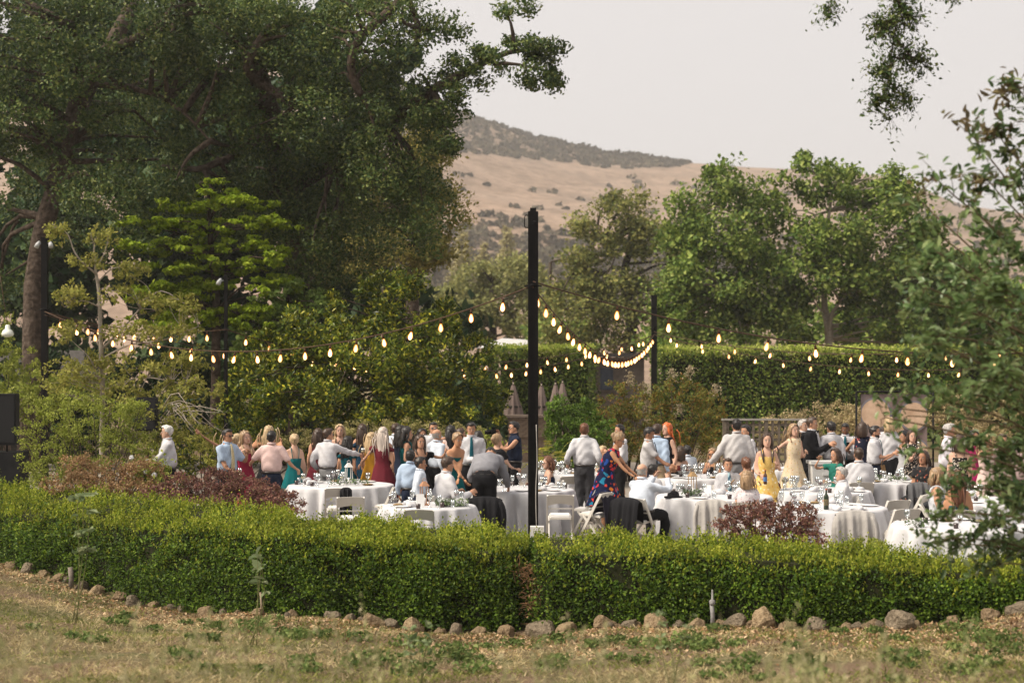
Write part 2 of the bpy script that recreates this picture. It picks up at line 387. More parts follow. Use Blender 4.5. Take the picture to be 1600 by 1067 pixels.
# ------------------------------------------------------------------ clipped box hedge along the bank
rng = np.random.default_rng(5)
BOX_LEAF = mat_leaf('box_leaf', [(.016,.032,.007), (.03,.056,.010), (.06,.10,.016), (.12,.165,.03)], .45, .35, 1.3, .5, .3)
BOX_NEW = mat_leaf('box_new_shoots', [(.10,.14,.02), (.19,.225,.034), (.34,.345,.07)], .5, .4, 1.1, .4, .35, gain=1.25)
CORE_SHADE = mat_plain('shade_core', [(.012,.016,.006), (.03,.03,.014)], 1, 12, .5, .02)  # near-black filler colour for the shade inside the hedges
def front_hedge(k0, k1, label, endcap):
    u = np.linspace(hpx[k0]-(14 if endcap else 0), hpx[k1]+(0 if endcap else 8), 60)
    f = lambda A: np.interp(u, hpx, A)
    step = np.interp(u, [740, 800, 828], [0, .06, .42]) if not endcap else np.interp(u, [836, 850], [.12, 0])
    fb = np.stack([f(HXf), f(hYf)+step, f(HZb)+.02], -1); ft = np.stack([f(HXf), f(hYf)+step, f(HZt)], -1)
    bt = np.stack([f(HXb), f(hYb), f(HZk)], -1); bb = np.stack([f(HXb), f(hYb), np.zeros_like(u)-.05], -1)
    root = empty('box_hedge', (fb[30]+bb[30])/2*np.array([1, 1, 0])+np.array([0, 0, -.3]), 0, label, 'hedge')
    off = np.array(root.location)
    # dark inner solid standing in for the shade under the leaves
    cen = (fb+ft+bt+bb)/4
    V = []
    for A in (fb, ft, bt, bb): V.append(cen+(A-cen)*np.array([.86, .86, .93])-off)
    m = len(u); Vc = np.concatenate(V); Fc = []
    for r in range(4):
        r2 = (r+1) % 4
        for q in range(m-1): Fc.append((r*m+q, r*m+q+1, r2*m+q+1, r2*m+q))
    Fc.append((0, m, 2*m, 3*m)); Fc.append((m-1, 4*m-1, 3*m-1, 2*m-1))
    MB().add(Vc, Fc).build('shade_core', CORE_SHADE, root)
    # leaves over front, top, back and ends
    def patch(A, B, n, thick):
        q = rng.uniform(0, m-1.001, n); i = q.astype(int); fr = (q-i)[:, None]; t = rng.uniform(0, 1, n)[:, None]
        a = A[i]*(1-fr)+A[i+1]*fr; b = B[i]*(1-fr)+B[i+1]*fr; p = a*(1-t)+b*t
        e1 = A[i+1]-A[i]; nn = nrm(np.cross(e1, b-a)); 
        lump = (.05*np.sin(p[:, :1]*5+p[:, 1:2]*3)+.04*np.sin(p[:, :1]*11+p[:, 2:3]*9))
        rnd_ = np.clip((t-.72)/.28, 0, 1)**2*.16 if A is fb else 0
        dip = fbm(p[:, 0]*1.0, p[:, 2]*1.3+p[:, 1]*.4, .32, 3, 5+endcap)[:, None]; rnd_ = rnd_+np.clip(dip-.35, 0, 1)*.16
        return p+nn*(rng.normal(size=(n, 1))*thick+lump*.8-.02-rnd_)*1.0, nn, t
    L = np.linalg.norm(np.diff(fb, axis=0), axis=1).sum()
    n1 = int(L*1.2*3900); p1, o1, t1 = patch(fb, ft, n1, .065); 
    # round the shoulder and sink some leaves into hollows
    p3, o3, t3 = patch(bt, bb, int(L*420), .06); p4, o4, t4 = patch(ft, bt, int(L*1500), .04)
    pf = np.vstack([p1, p3, p4]); of = np.vstack([o1, o3, o4])
    for A in (0, m-1):
        n = 2000; t = rng.uniform(0, 1, (n, 1)); s_ = rng.uniform(0, 1, (n, 1))
        a = fb[A]*(1-t)+ft[A]*t; b = bb[A]*(1-t)+bt[A]*t
        dirn = nrm(fb[A]-fb[A+1 if A == 0 else A-1]); pf = np.vstack([pf, a*(1-s_)+b*s_+dirn*rng.normal(size=(n, 1))*.06]); of = np.vstack([of, np.repeat(dirn[None], n, 0)])
    me = leaves_me('foliage', pf-off, of, .043, .026, BOX_LEAF, rng, .35, .6)
    tag(link('foliage', me, root), kind='stuff')
    # bright new shoots standing up from the top and the upper front
    ns = int(L*540); ps, os_, ts = patch(ft, bt, ns, .02); p5, o5, t5 = patch(fb, ft, int(ns*1.0), .03)
    keep = rng.uniform(0, 1, len(p5)) < (t5[:, 0]**2.6); base = np.vstack([ps, p5[keep]]); 
    hgt = rng.gamma(3, .03, (len(base), 1)); k = 6
    tt = (np.arange(k)/(k-1))[None, :, None]; lean = rng.normal(size=(len(base), 1, 3))*np.array([.2, .2, 0])
    sh = base[:, None, :]+(np.array([0, 0, 1])+lean)*hgt[:, None, :]*tt+rng.normal(size=(len(base), k, 3))*.008
    k2 = int(L*38); qi = rng.integers(0, len(base), k2); st_ = base[qi][:, None, :]+(np.array([0, 0, 1])+rng.normal(size=(k2, 1, 3))*np.array([.3, .3, 0]))*rng.uniform(.1, .22, (k2, 1, 1))*(np.arange(9)/8)[None, :, None]+rng.normal(size=(k2, 9, 3))*.01
    sh = np.vstack([sh.reshape(-1, 3), st_.reshape(-1, 3)]); me = leaves_me('new_shoots', sh-off, np.tile([[0, 0, 1.]], (len(sh), 1)), .04, .022, BOX_NEW, rng, .7, .2, nup=.3)
    tag(link('new_shoots', me, root), kind='stuff')
    return root
hpx_a = hpx.copy(); hpx_a[10] = 822
front_hedge(0, 10, 'long clipped box hedge curving along the bank to the left of the brown gap', 0)
front_hedge(11, 17, 'clipped box hedge along the bank to the right of the brown twiggy gap', 1)
# dead twigs in the gap between the two hedges
mb = MB(); gp = curve([P(812, 884, 21.12), P(826, 900, 21.05), P(836, 935, 21.0), P(830, 960, 21.05)], 40)
for q in range(140):
    a = gp[rng.integers(0, 40)]+rng.normal(size=3)*np.array([.07, .06, .05]); d = nrm(np.array([rng.normal()+.3, -abs(rng.normal())*.3, rng.normal()*.5-.2]))
    mb.tube([a, a+d*.06+rng.normal(size=3)*.01, a+d*rng.uniform(.08, .17)], [.005, .004, .002], 4)
dt = mb.build('dead_twigs', mat_plain('dead_twig', [(.10,.055,.03), (.24,.14,.07)], .9, 20, .2)); dl = gp[rng.integers(0, 40, 160)]+rng.normal(size=(160, 3))*np.array([.06, .04, .06]); tag(link('dead_leaves', leaves_me('dead_leaves', dl, np.zeros((160, 3)), .04, .024, mat_leaf('dead_leaf', [(.2,.11,.05), (.36,.22,.12), (.5,.34,.2)], .8, .1, 3, .2, gain=1), rng), dt), kind='stuff'); tag(dt, 'dry brown dead twigs in the gap between the clipped hedges', 'twigs', kind='stuff')
# ------------------------------------------------------------------ border stones
ROCK = [mat_plain('field_stone_%d' % q, c, .95, 5, 1, .06, detail=12) for q, c in enumerate(([(.12,.08,.045), (.34,.25,.155)], [(.12,.095,.066), (.28,.225,.16)], [(.16,.11,.062), (.40,.30,.185)]))]
def rock_me(seed, mat):
    r = np.random.default_rng(seed); mb = MB(); mb.ell((0, 0, 0), (1, 1, 1), 18, 12)
    V = mb.V[0]; ph = r.uniform(0, 6, 12)
    pl = nrm(r.normal(size=(22, 3))); d = r.uniform(.55, .9, 22)
    for a, b in zip(pl, d):                       # chip flat facets off a ball
        t = V@a-b; V = V-np.clip(t, 0, None)[:, None]*a*.9
    V = V*(1+.05*np.sin(V[:, :1]*5+ph[0])*np.sin(V[:, 1:2]*6+ph[1])+.03*np.sin(V[:, 2:3]*9+ph[2]))
    mb.V[0] = V; return mb.me('border_stone', mat, False)
RM = [rock_me(s, ROCK[s % 3]) for s in range(9)]
st = [(18,888,30),(44,903,34),(70,903,22),(92,912,28),(128,922,26),(152,930,34),(186,944,30),(206,953,30),(243,957,26),(322,962,28),(350,964,22),(404,966,26),(455,975,22),(520,977,30),(549,982,22),(582,982,38),(612,988,28),(646,988,42),(686,992,26),(712,995,32),(748,999,34),(790,994,36),(845,995,46),(888,990,42),(942,998,40),(985,995,32),(1022,972,46),(1027,998,42),(1060,998,28),(1088,984,38),(1128,996,26),(1150,986,40),(1196,988,52),(1232,986,30),(1280,988,44),(1323,992,26),(1366,990,24),(1408,993,54),(1488,978,34),(1547,976,38),(1592,968,44)]
rs0 = np.random.default_rng(41); st += [(float(x_), 0, float(rs0.uniform(12, 22))) for x_ in rs0.uniform(10, 1595, 34)]
for q, (px, py, sz) in enumerate(st):
    Y = float(np.interp(px, hpx, hYf))-.12-.1*(q % 2); X = XZ(px, Y); rr = sz/F*Y*.56
    o = link('border_stone', RM[q % 9]); z = gz(X, Y)
    o.location = (X, Y, z+rr*.16); o.scale = (rr*(.85+.35*((q*13) % 7)/7), rr*.85, rr*(.7+.4*((q*7) % 5)/5)); o.rotation_euler = (.5*math.sin(q*3), .5*math.cos(q*5), q*2.1)
    tag(o, ('tiny ' if sz < 22.1 else 'small ' if sz < 29 else 'big ' if sz > 41 else 'mid sized ')+('tan', 'grey brown', 'sandy')[(q % 9) % 3]+' field stone at the foot of the '+('left' if px < 826 else 'right')+' clipped hedge', 'stone', 'field stones along the foot of the hedge')
# ------------------------------------------------------------------ stakes
def stake(px, pb, pt, dY, r, mat, name, label, cat, cap=True):
    Y = float(np.interp(px, hpx, hYf))+dY; X = XZ(px, Y); zb = gz(X, Y)-.03; zt = P(px, pt, Y)[2]
    t = empty(name, (X, Y, zb), 0, label, cat); mb = MB(); H = zt-zb
    mb.tube([(0, 0, 0), (.005, 0, H*.5), (-.01, 0, H)], [r, r, r], 8); mb.build('post', mat, t, True)
    if cap: MB().lathe([(r*1.35, H-.05), (r*1.45, H-.03), (r*1.45, H), (r*.8, H+.012), (.012, H+.014), (.01, H+.13), (.004, H+.135)], 8).build('sprinkler_head', mat, t, True)
GREY = mat_plain('grey_pipe', [(.16,.15,.15), (.3,.29,.28)], .6, 20, .2)
stake(1113, 1022, 938, -.42, .026, GREY, 'irrigation_riser', 'grey irrigation pipe riser standing in the dirt before the hedge', 'pipe')
stake(408, 965, 925, -.2, .014, mat_plain('old_wood', [(.2,.15,.1), (.35,.28,.2)], .9, 20, .4), 'garden_stake', 'thin weathered stick stuck in the ground against the hedge', 'stake', False)
stake(111, 938, 886, -.42, .04, mat_plain('grey_wood', [(.13,.11,.09), (.24,.2,.17)], .9, 20, .4), 'wooden_stake', 'thick grey wooden stake beside the stones at the sloping lawn', 'stake', False)
# ------------------------------------------------------------------ lawn: dry grass, weeds and litter
rng = np.random.default_rng(8)
n = 100000; Y = rng.uniform(12.5, 27, n); X = rng.uniform(-.36, .36, n)*Y
ok = Y < np.interp(X, HXf, hYf)-.02
X, Y = X[ok], Y[ok]
patchy = fbm(X, Y, 1.1, 3, 2)+fbm(X, Y, .35, 2, 6)*.6
grn = patchy+rng.normal(size=len(X))*.4 > .25
def blades(sel, h, mat, name, label, wid=.006, lean=.9):
    x, y = X[sel], Y[sel]; n = len(x); z = ground(x, y)
    hh = h*rng.uniform(.5, 1.4, (n, 1)); d = nrm(np.concatenate([rng.normal(size=(n, 2))*lean, np.ones((n, 1))], 1))
    s = nrm(np.concatenate([rng.normal(size=(n, 2)), np.zeros((n, 1))], 1)); b = np.stack([x, y, z-.005], -1)
    mid = b+d*hh*.55; tip = b+d*hh*1.0+np.concatenate([d[:, :2], np.full((n, 1), -.25)], 1)*hh*.35
    V = np.stack([b-s*wid, b+s*wid, mid+s*wid*.8, tip, mid-s*wid*.8], 1).reshape(-1, 3)
    o = link(name, mesh_np(name, V, np.arange(n*5), np.full(n, 5), [mat], None, False)); tag(o, label, 'grass', kind='stuff')
DRY = mat_leaf('dry_grass', [(.30,.25,.13), (.46,.38,.22), (.58,.49,.31), (.26,.21,.11)], .8, .25, 1.2, .1, gain=1)
GRN = mat_leaf('green_grass', [(.06,.075,.022), (.12,.13,.04), (.22,.21,.085)], .7, .3, 1.2, .2)
bare = fbm(X, Y, .9, 3, 9)
blades(~grn & (bare+rng.normal(size=len(X))*.25 > -.25+np.clip(X*.12, -.3, .7)), .075, DRY, 'dry_grass', 'short dry tan grass over the sloping lawn', .005, 1.4)
blades(grn, .06, GRN, 'green_grass', 'patches of green grass sprouting in the dry lawn', .006, 1.0)
# broad-leaved weeds at the stones
def weeds(spots, name, label, mat, nl, L, W, rad, hgt):
    pts = []; outs = []
    for (px, py, s) in spots:
        Yc = 0; 
        t = np.linspace(10, 27, 400); xx = (px-800)/F*t; zz = CAMZ-(py-HZ)/F*t
        hit = np.argmax(ground(xx, t) >= zz); Yc = t[hit]; Xc = xx[hit]
        k = int(nl*s); a = rng.uniform(0, 6.28, k); r = rad*s*np.sqrt(rng.uniform(0, 1, k)); x = Xc+r*np.cos(a); y = Yc+r*np.sin(a)*1.3
        z = ground(x, y)+rng.uniform(.01, hgt, k)*s; pts.append(np.stack([x, y, z], -1)); outs.append(np.stack([np.cos(a), np.sin(a), np.zeros(k)], -1))
    o = link(name, leaves_me(name, np.concatenate(pts), np.concatenate(outs), L, W, mat, rng, .3, .6, near=True)); tag(o, label, 'weeds', kind='stuff')
WEED = mat_leaf('weed_leaf', [(.05,.08,.024), (.09,.125,.04), (.16,.18,.07)], .55, .3, 2, .3, gain=1.3)
sp = [(390,985,1.2),(420,975,1),(455,1000,1),(500,995,.8),(560,1000,.9),(640,1012,1.2),(690,1030,1.4),(720,1020,1),(760,1015,.7),(800,1010,.8),(870,1005,1.2),(905,985,1),(925,1012,.8),(960,1005,.8),(1000,1010,.9),(1030,1012,.8),(1075,1010,.9),(1100,1012,.8),(1120,985,.7),(1145,1010,.7),(1310,990,.6),(1405,1000,.5),(1500,985,1.2),(1520,1000,1),(1560,1005,1.2),(1580,1025,1.2),(1540,1040,.8),(200,965,.6),(240,985,.6),(330,1000,.6),(290,975,.5),(870,1035,.8),(1000,1035,.7),(1400,1035,.7),(560,1040,1.2),(600,1035,1),(740,1050,1),(650,1055,1.2),(470,1035,.7)]
rs = np.random.default_rng(12)
for _ in range(38):
    q_ = float(rs.uniform(20, 1590)); sp.append((q_, float(np.interp(q_, hpx, hbas))+float(rs.uniform(12, 90)), float(rs.uniform(.35, .95))))
weeds(sp, 'stone_border_weeds', 'low broad leaved green weeds growing between stones and lawn', WEED, 110, .05, .034, .2, .11)
# fallen leaves
k = 9000; u = rng.uniform(-50, 1650, k); Yl = np.interp(u, hpx, hYf)-np.abs(rng.normal(size=k))*1.5-.05; Xl = (u-800)/F*Yl
o = link('leaf_litter', leaves_me('leaf_litter', np.stack([Xl, Yl, ground(Xl, Yl)+.012], -1), np.zeros((k, 3)), .05, .032, mat_leaf('litter', [(.14,.08,.045), (.32,.2,.11), (.55,.42,.28), (.24,.14,.08)], .8, .1, 3, .2, gain=1), rng, 0, 0, nup=1.6))
tag(o, 'fallen brown leaves littering the dirt below the hedge', 'leaves', kind='stuff')
# tall wild grass close to the camera
pts = []; stems = MB()
tuft = [(-10,6.6),(40,7.4),(95,8.6),(260,9.5),(300,9.2),(400,9),(430,8.6),(580,9.4),(860,8.6),(890,8.4),(1010,8.6),(1200,8.2),(1260,8.6),(1300,8.2),(1340,8),(1450,8.6)]
Vb = []; 
for px, Yt in tuft:
    for q in range(15):
        x = XZ(px+rng.normal()*30, Yt); y = Yt+rng.normal()*.35; z = gz(x, y); H = rng.uniform(.6, .98)*(1.12 if rng.uniform() < .15 else 1)
        ln = rng.normal(size=2)*.16; b = np.array([x, y, z]); t = b+np.array([ln[0], ln[1], H]); md = (b+t)/2+np.array([-ln[0], -ln[1], 0])*.25
        stems.tube([b, md, t], [.003, .0025, .0012], 3)
        if rng.uniform() < .6:
            f = rng.uniform(0, 1, (26, 1)); pts.append(t+(t-md)*(f-.9)*.55+rng.normal(size=(26, 3))*.012)
        for e in range(2):
            f = rng.uniform(0, .6); pts.append((b+(md-b)*f+rng.normal(size=(3, 3))*.03))
o = stems.build('tall_wild_grass', mat_leaf('wild_grass', [(.22,.24,.10), (.38,.36,.2), (.48,.43,.28)], .8, .3, 2, .1, gain=1)); tag(o, 'tall wispy seeding grass rising from the near lawn', 'grass', kind='stuff')
pts = np.concatenate(pts); o2 = link('seed_heads', leaves_me('seed_heads', pts, np.zeros_like(pts), .045, .01, MATS['wild_grass'], rng, .8, 0), o); tag(o2, kind='stuff')
# a leafy milkweed sprig above the hedge at the left
# ------------------------------------------------------------------ trees
def ES(lst, s=1):
    """ellipsoids from picture rows: (px, py, Y, half width px, half height px, depth m[, weight])"""
    out = []
    for e in lst:
        c = P(e[0], e[1], e[2]); k = e[2]/F; out.append((*c, e[3]*k, e[5], e[4]*k, *(e[6:7] or (1,))))
    return out
def tree(name, label, cat, base, trunk, r0, r1, ells, n, nsub, subr, L, W, leaf, bark, seed, nb=40, br=(.07, .015), shell=.5, flat=.75, extra=(), near=False, up=.3, droop=0, tn=14, group=None, sides=10, outw=.5, lift=.15):
    rng = np.random.default_rng(seed); base = np.asarray(base, float)
    t = empty(name, base, 0, label, cat, group); mb = MB()
    path = curve([np.asarray(p, float) for p in trunk], tn)-base
    rr = np.linspace(r0, r1, tn); rr[0] *= 1.35; rr[1] *= 1.1
    mb.tube(path+rng.normal(size=path.shape)*r0*.06, list(rr), sides)
    for pts, a, b in extra:
        q = curve([np.asarray(p, float) for p in pts], 12)-base; mb.tube(q+rng.normal(size=q.shape)*a*.12, list(np.linspace(a, b, 12)), 8)
    pts, out, sub = clumps(rng, ells, n, nsub, subr, shell, flat)
    allp = np.vstack([path[int(tn*.35):]]+[curve(p, 8)-base for p, a, b in extra])
    subs = sub[rng.permutation(len(sub))[:nb]]-base
    def near_pt(s):
        d = np.linalg.norm(allp-s, axis=1)+np.maximum(0, allp[:, 2]-s[2]+.2)*.8; return allp[np.argmin(d)]
    branches(mb, near_pt, subs, rng, br[0], br[1], 6, lift)
    mb.build('trunk', bark, t, True)
    o = link('crown', leaves_me('crown', pts-base, out, L, W, leaf, rng, up, outw, droop, near=near), t); tag(o, kind='stuff')
    return t
OAK = mat_leaf('oak_leaf', [(.022,.042,.015), (.042,.068,.022), (.075,.105,.032), (.15,.165,.055)], .42, .25, .35, .5, .4, gain=1.25)
OAK_SHADE = mat_leaf('oak_leaf_shade', [(.012,.024,.012), (.022,.04,.018), (.045,.065,.026)], .5, .2, .3, .4, .4)  # darker copy of the oak leaf, deep shade put into the colour
def g0(px, Y): return (XZ(px, Y), Y, 0)
# the big live oak at the left with the leaning trunk
tree('live_oak', 'big dark live oak with leaning furrowed trunk behind the left light pole', 'tree', g0(48, 43),
     [g0(48, 43), P(56, 430, 43), P(78, 330, 43), P(100, 230, 43), P(140, 130, 43), P(190, 40, 43.5), P(230, -60, 44)], .3, .18,
     ES([(110,110,41,60,50,1), (95,190,41.5,50,40,.8,.6), (60,40,41.5,110,70,2), (190,60,41,120,80,2), (330,50,41.5,120,80,2), (20,170,42,80,90,2), (200,190,44.5,120,90,2), (70,300,45,110,90,2,.8), (190,330,41.2,130,90,1.5), (330,170,43.5,110,90,2), (20,430,45,60,120,1.5,.7), (-60,100,42,80,160,2)]),
     58000, 330, .6, .105, .06, OAK, BARK, 21, 70, (.09, .02), .35,
     extra=[((P(100,230,43), P(125,90,42.6), P(112,40,42)), .16, .06), ((P(165,85,43), P(255,35,41), P(280,-20,40.5)), .16, .08), ((P(140,130,43), P(250,150,42), P(330,220,41.5)), .1, .03)])
tree('live_oak', 'great spreading live oak whose limb reaches out over the bare hill', 'tree', g0(470, 46),
     [g0(470, 46), P(468, 420, 46), P(450, 300, 45), P(430, 200, 44), P(400, 120, 42), P(385, 60, 42)], .5, .2,
     ES([(430,50,40.5,110,70,1.8), (560,50,40,110,70,1.8), (650,40,39.5,70,60,1.5), (420,170,42.5,110,90,2), (545,180,41,100,90,2), (630,180,40,70,70,1.6), (690,140,39.5,40,45,1.2,.9), (740,105,39.2,50,34,1,1.1), (790,70,39,50,42,.9,1.1), (850,90,39,36,46,.8,1.1), (800,22,39,38,28,.8,1.1), (866,128,39,22,26,.6,1), (700,195,39.3,26,55,.7,1.2), (715,250,39.2,12,28,.4,.8), (830,130,39,24,14,.5,.9), (745,150,39.2,24,20,.5,.8), (600,270,41,80,70,1.8), (510,290,43.5,100,80,2), (650,330,41,50,80,1.4,.8), (420,310,44,100,80,2), (330,300,45,80,80,2), (560,370,43,90,60,1.6,.8), (680,240,40,22,40,.8,.5), (470,380,42.3,90,60,1.4), (520,440,42.5,70,40,1.2)]),
     82000, 500, .52, .1, .058, OAK, BARK, 22, 110, (.07, .014), .35,
     extra=[((P(460,165,41), P(405,130,41.2), P(388,100,40.5), P(410,60,40.5), P(440,20,41)), .13, .11),
            ((P(565,150,39.4), P(548,110,39.2), P(560,65,39), P(600,25,39.4), P(640,-10,40)), .1, .12),
            ((P(450,300,45), P(560,230,42), P(660,150,40), P(745,105,39.4), P(790,85,39.2), P(840,75,39.2)), .2, .03),
            ((P(650,70,39.5), P(652,40,39.4), P(640,0,39.5)), .08, .07), ((P(770,100,39.2), P(800,100,39), P(850,110,39)), .06, .02),
            ((P(430,200,44), P(330,260,43), P(250,260,42.5)), .14, .05)])
# lighter willowy oak behind the great oak
tree('pale_oak', 'looser yellow green oak half hidden behind the great live oak', 'tree', g0(640, 56),
     [g0(640, 56), P(645, 450, 56), P(650, 330, 56), P(640, 250, 56)], .3, .1,
     ES([(660,270,55,50,60,2), (690,330,55,36,70,1.6), (640,380,56,70,50,2), (670,220,55,40,40,1.5), (600,330,57,70,70,2), (520,400,57,90,50,2)]), 22000, 170, .55, .16, .08,
     mat_leaf('pale_oak_leaf', [(.07,.075,.026), (.13,.12,.04), (.2,.17,.06)], .6, .3, .3, .2), BARK, 23, 30, (.06, .015))
# dark leaf mass added behind the oaks, shade put into its leaf colour
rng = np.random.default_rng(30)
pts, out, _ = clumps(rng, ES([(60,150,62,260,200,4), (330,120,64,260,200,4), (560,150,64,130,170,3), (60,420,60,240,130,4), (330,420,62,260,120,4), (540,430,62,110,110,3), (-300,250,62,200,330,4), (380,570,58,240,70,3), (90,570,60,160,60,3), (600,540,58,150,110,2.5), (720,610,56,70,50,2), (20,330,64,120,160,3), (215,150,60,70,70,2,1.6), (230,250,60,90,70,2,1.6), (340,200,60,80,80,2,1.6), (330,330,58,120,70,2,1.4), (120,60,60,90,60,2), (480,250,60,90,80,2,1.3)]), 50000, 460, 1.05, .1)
o = link('dark_woods', leaves_me('dark_woods', pts, out, .46, .33, OAK_SHADE, rng)); tag(o, 'evergreen wood with shade put into its leaf colour behind the oaks', 'woods', kind='stuff')
# dogwood with tiers of bright leaves
dog = [(330,300,44,18),(285,325,80,11),(380,318,50,10),(240,350,70,12),(330,355,100,13),(420,350,50,12),(290,385,110,13),(410,383,66,12),(225,388,50,13),(350,415,80,16),(430,405,30,18),(280,425,70,16),(330,450,90,18),(250,460,60,18),(420,450,50,18),(340,490,90,22),(270,500,70,24),(420,500,60,26),(450,440,40,16)]
tree('dogwood_tree', 'bright green dogwood with leaves in flat layered tiers', 'tree', g0(335, 41.5),
     [g0(335, 41.5), P(338, 470, 41.5), P(330, 390, 41.5), P(325, 300, 41.5)], .14, .04, ES([(a, b, 41, c, d, 1.3) for a, b, c, d in dog]), 24000, 420, .27, .125, .07,
     mat_leaf('dogwood_leaf', [(.075,.115,.014), (.13,.175,.022), (.2,.235,.04)], .55, .35, .5, .3, .25), BARK, 24, 70, (.035, .008), .1, .35, up=-.05)
# second softer green tree between dogwood and magnolia
tree('young_maple', 'soft grey green tree between the tiered dogwood and the glossy magnolia', 'tree', g0(455, 41.5),
     [g0(455, 41.5), P(455, 560, 41.5), P(450, 480, 41.5), P(452, 425, 41.5)], .1, .03, ES([(455,440,41.2,30,22,.8), (430,470,41.2,50,26,1), (480,480,41.2,50,30,1), (420,520,41.2,55,40,1), (470,540,41.2,60,50,1.2), (400,570,41.2,50,40,1)]), 7000, 130, .3, .13, .065,
     mat_leaf('maple_leaf', [(.05,.08,.022), (.085,.12,.034), (.13,.16,.055)], .6, .3, .5, .2, gain=2.1), BARK, 25, 40, (.03, .008), .3, .5)
# glossy magnolia mass
MAG = mat_leaf('magnolia_leaf', [(.016,.028,.006), (.026,.042,.007), (.05,.065,.01), (.085,.10,.016), (.24,.22,.036)], .3, .25, .6, .6, .4, gain=2.0)  # last yellow paints sunlit highlights onto some leaves
tree('magnolia', 'broad dark magnolia with glossy leaves, some coloured as sunlit yellow, behind the dancers', 'tree', g0(590, 41),
     [g0(590, 41), P(592, 600, 41), P(585, 520, 41), P(600, 450, 41)], .16, .05,
     ES([(610,455,40.5,60,42,1.2), (560,480,40.3,60,40,1.2), (650,500,40.5,60,40,1.2), (690,520,40.5,36,45,1), (500,520,40,60,45,1.3), (440,560,40,60,45,1.3), (560,560,39.6,90,60,1.5), (650,580,39.8,80,60,1.4), (720,600,40,50,50,1.1), (740,560,40.5,34,44,.9), (770,620,40.5,26,40,.8), (400,600,39.6,60,45,1.2), (480,620,39.3,90,50,1.4), (590,630,39.3,100,45,1.4), (680,640,39.4,80,36,1.2), (380,640,39.4,60,36,1)]),
     42000, 330, .36, .125, .054, MAG, BARK, 26, 60, (.03, .008), .45, .8)
# sparse pale tree at the left
SPL = mat_leaf('sparse_leaf', [(.12,.135,.035), (.2,.2,.055), (.28,.26,.09)], .6, .4, .8, .2, gain=1.35)
sx = [((P(160,640,35), P(158,560,35), P(155,470,35), P(150,420,35), P(146,380,35)), .065, .02), ((P(160,545,35), P(185,520,35), P(230,470,35), P(255,455,35), P(290,475,35)), .03, .006), ((P(152,430,35), P(120,400,34.8), P(105,365,34.8), P(82,350,34.8)), .025, .006), ((P(156,480,35), P(130,470,34.8), P(100,480,34.8)), .018, .005), ((P(154,440,35), P(175,420,35), P(200,418,35)), .018, .005), ((P(160,560,35), P(200,540,34.6), P(260,530,34.6), P(310,510,34.6)), .025, .006), ((P(158,600,35), P(140,560,34.7), P(110,530,34.7)), .02, .005), ((P(150,420,35), P(165,390,35), P(172,350,35)), .015, .004), ((P(160,610,35), P(220,590,34.6), P(290,600,34.4)), .025, .006)]
tree('sparse_tree', 'slender pale barked tree with sparse yellowing leaves beside the light pole', 'tree', g0(160, 35),
     [g0(160, 35), P(160, 660, 35), P(160, 620, 35)], .07, .05,
     ES([(160,370,35,30,16,.5), (95,365,34.8,20,18,.4), (130,410,34.8,36,16,.5), (200,420,35,34,18,.5), (110,460,34.8,30,22,.6), (180,460,35,40,18,.6), (240,470,34.8,40,24,.6), (290,480,34.8,22,24,.5), (220,520,34.7,70,20,.7), (290,515,34.6,24,14,.5), (110,520,34.8,30,22,.6), (150,570,34.8,60,26,.7), (240,570,34.6,60,26,.7), (100,590,34.8,40,30,.6), (300,560,34.6,30,26,.5), (210,620,34.4,90,30,.8), (310,610,34.4,40,30,.6)]),
     9000, 560, .2, .085, .05, SPL, BARK_PALE, 27, 200, (.009, .003), .1, .8, extra=sx, lift=.05, sides=8)
# bare arching twigs over the dancers
mb = MB(); rng = np.random.default_rng(4); b0 = np.array(g0(250, 33.5))
for q in range(12):
    a = P(rng.uniform(225, 262), rng.uniform(650, 690), 33.4+rng.normal()*.3); e = P(rng.uniform(270, 345), rng.uniform(625, 690), 33+rng.normal()*.3)
    md = (a+e)/2+np.array([0, 0, rng.uniform(.25, .6)]); p = curve([a, md, e, e+np.array([.15, 0, -.25*rng.uniform()])], 9)-b0; mb.tube(p, list(np.linspace(.012, .003, 9)), 4)
    for z in range(4):
        s = p[rng.integers(3, 8)]; mb.tube([s, s+rng.normal(size=3)*np.array([.12, .08, .1])], [.004, .0015], 3)
for q in range(8): mb.tube([(rng.normal()*.1, rng.normal()*.1, 0), (rng.normal()*.1, rng.normal()*.1, .7), P(rng.uniform(225, 262), rng.uniform(650, 690), 33.4)-b0], [.016, .014, .011], 5)
ab = empty('arching_shrub', b0, 0, 'leggy shrub of bare pale arching twigs beside the black loudspeaker', 'shrub'); mb.build('stems', BARK_PALE, ab, True)
pts, out, _ = clumps(rng, ES([(270,650,33,40,22,.5), (310,680,33,40,24,.5), (250,690,33.3,40,30,.6), (330,710,33,30,24,.5)]), 2600, 120, .18); o = link('foliage', leaves_me('foliage', pts-b0, out, .07, .035, SPL, rng), ab); tag(o, kind='stuff')
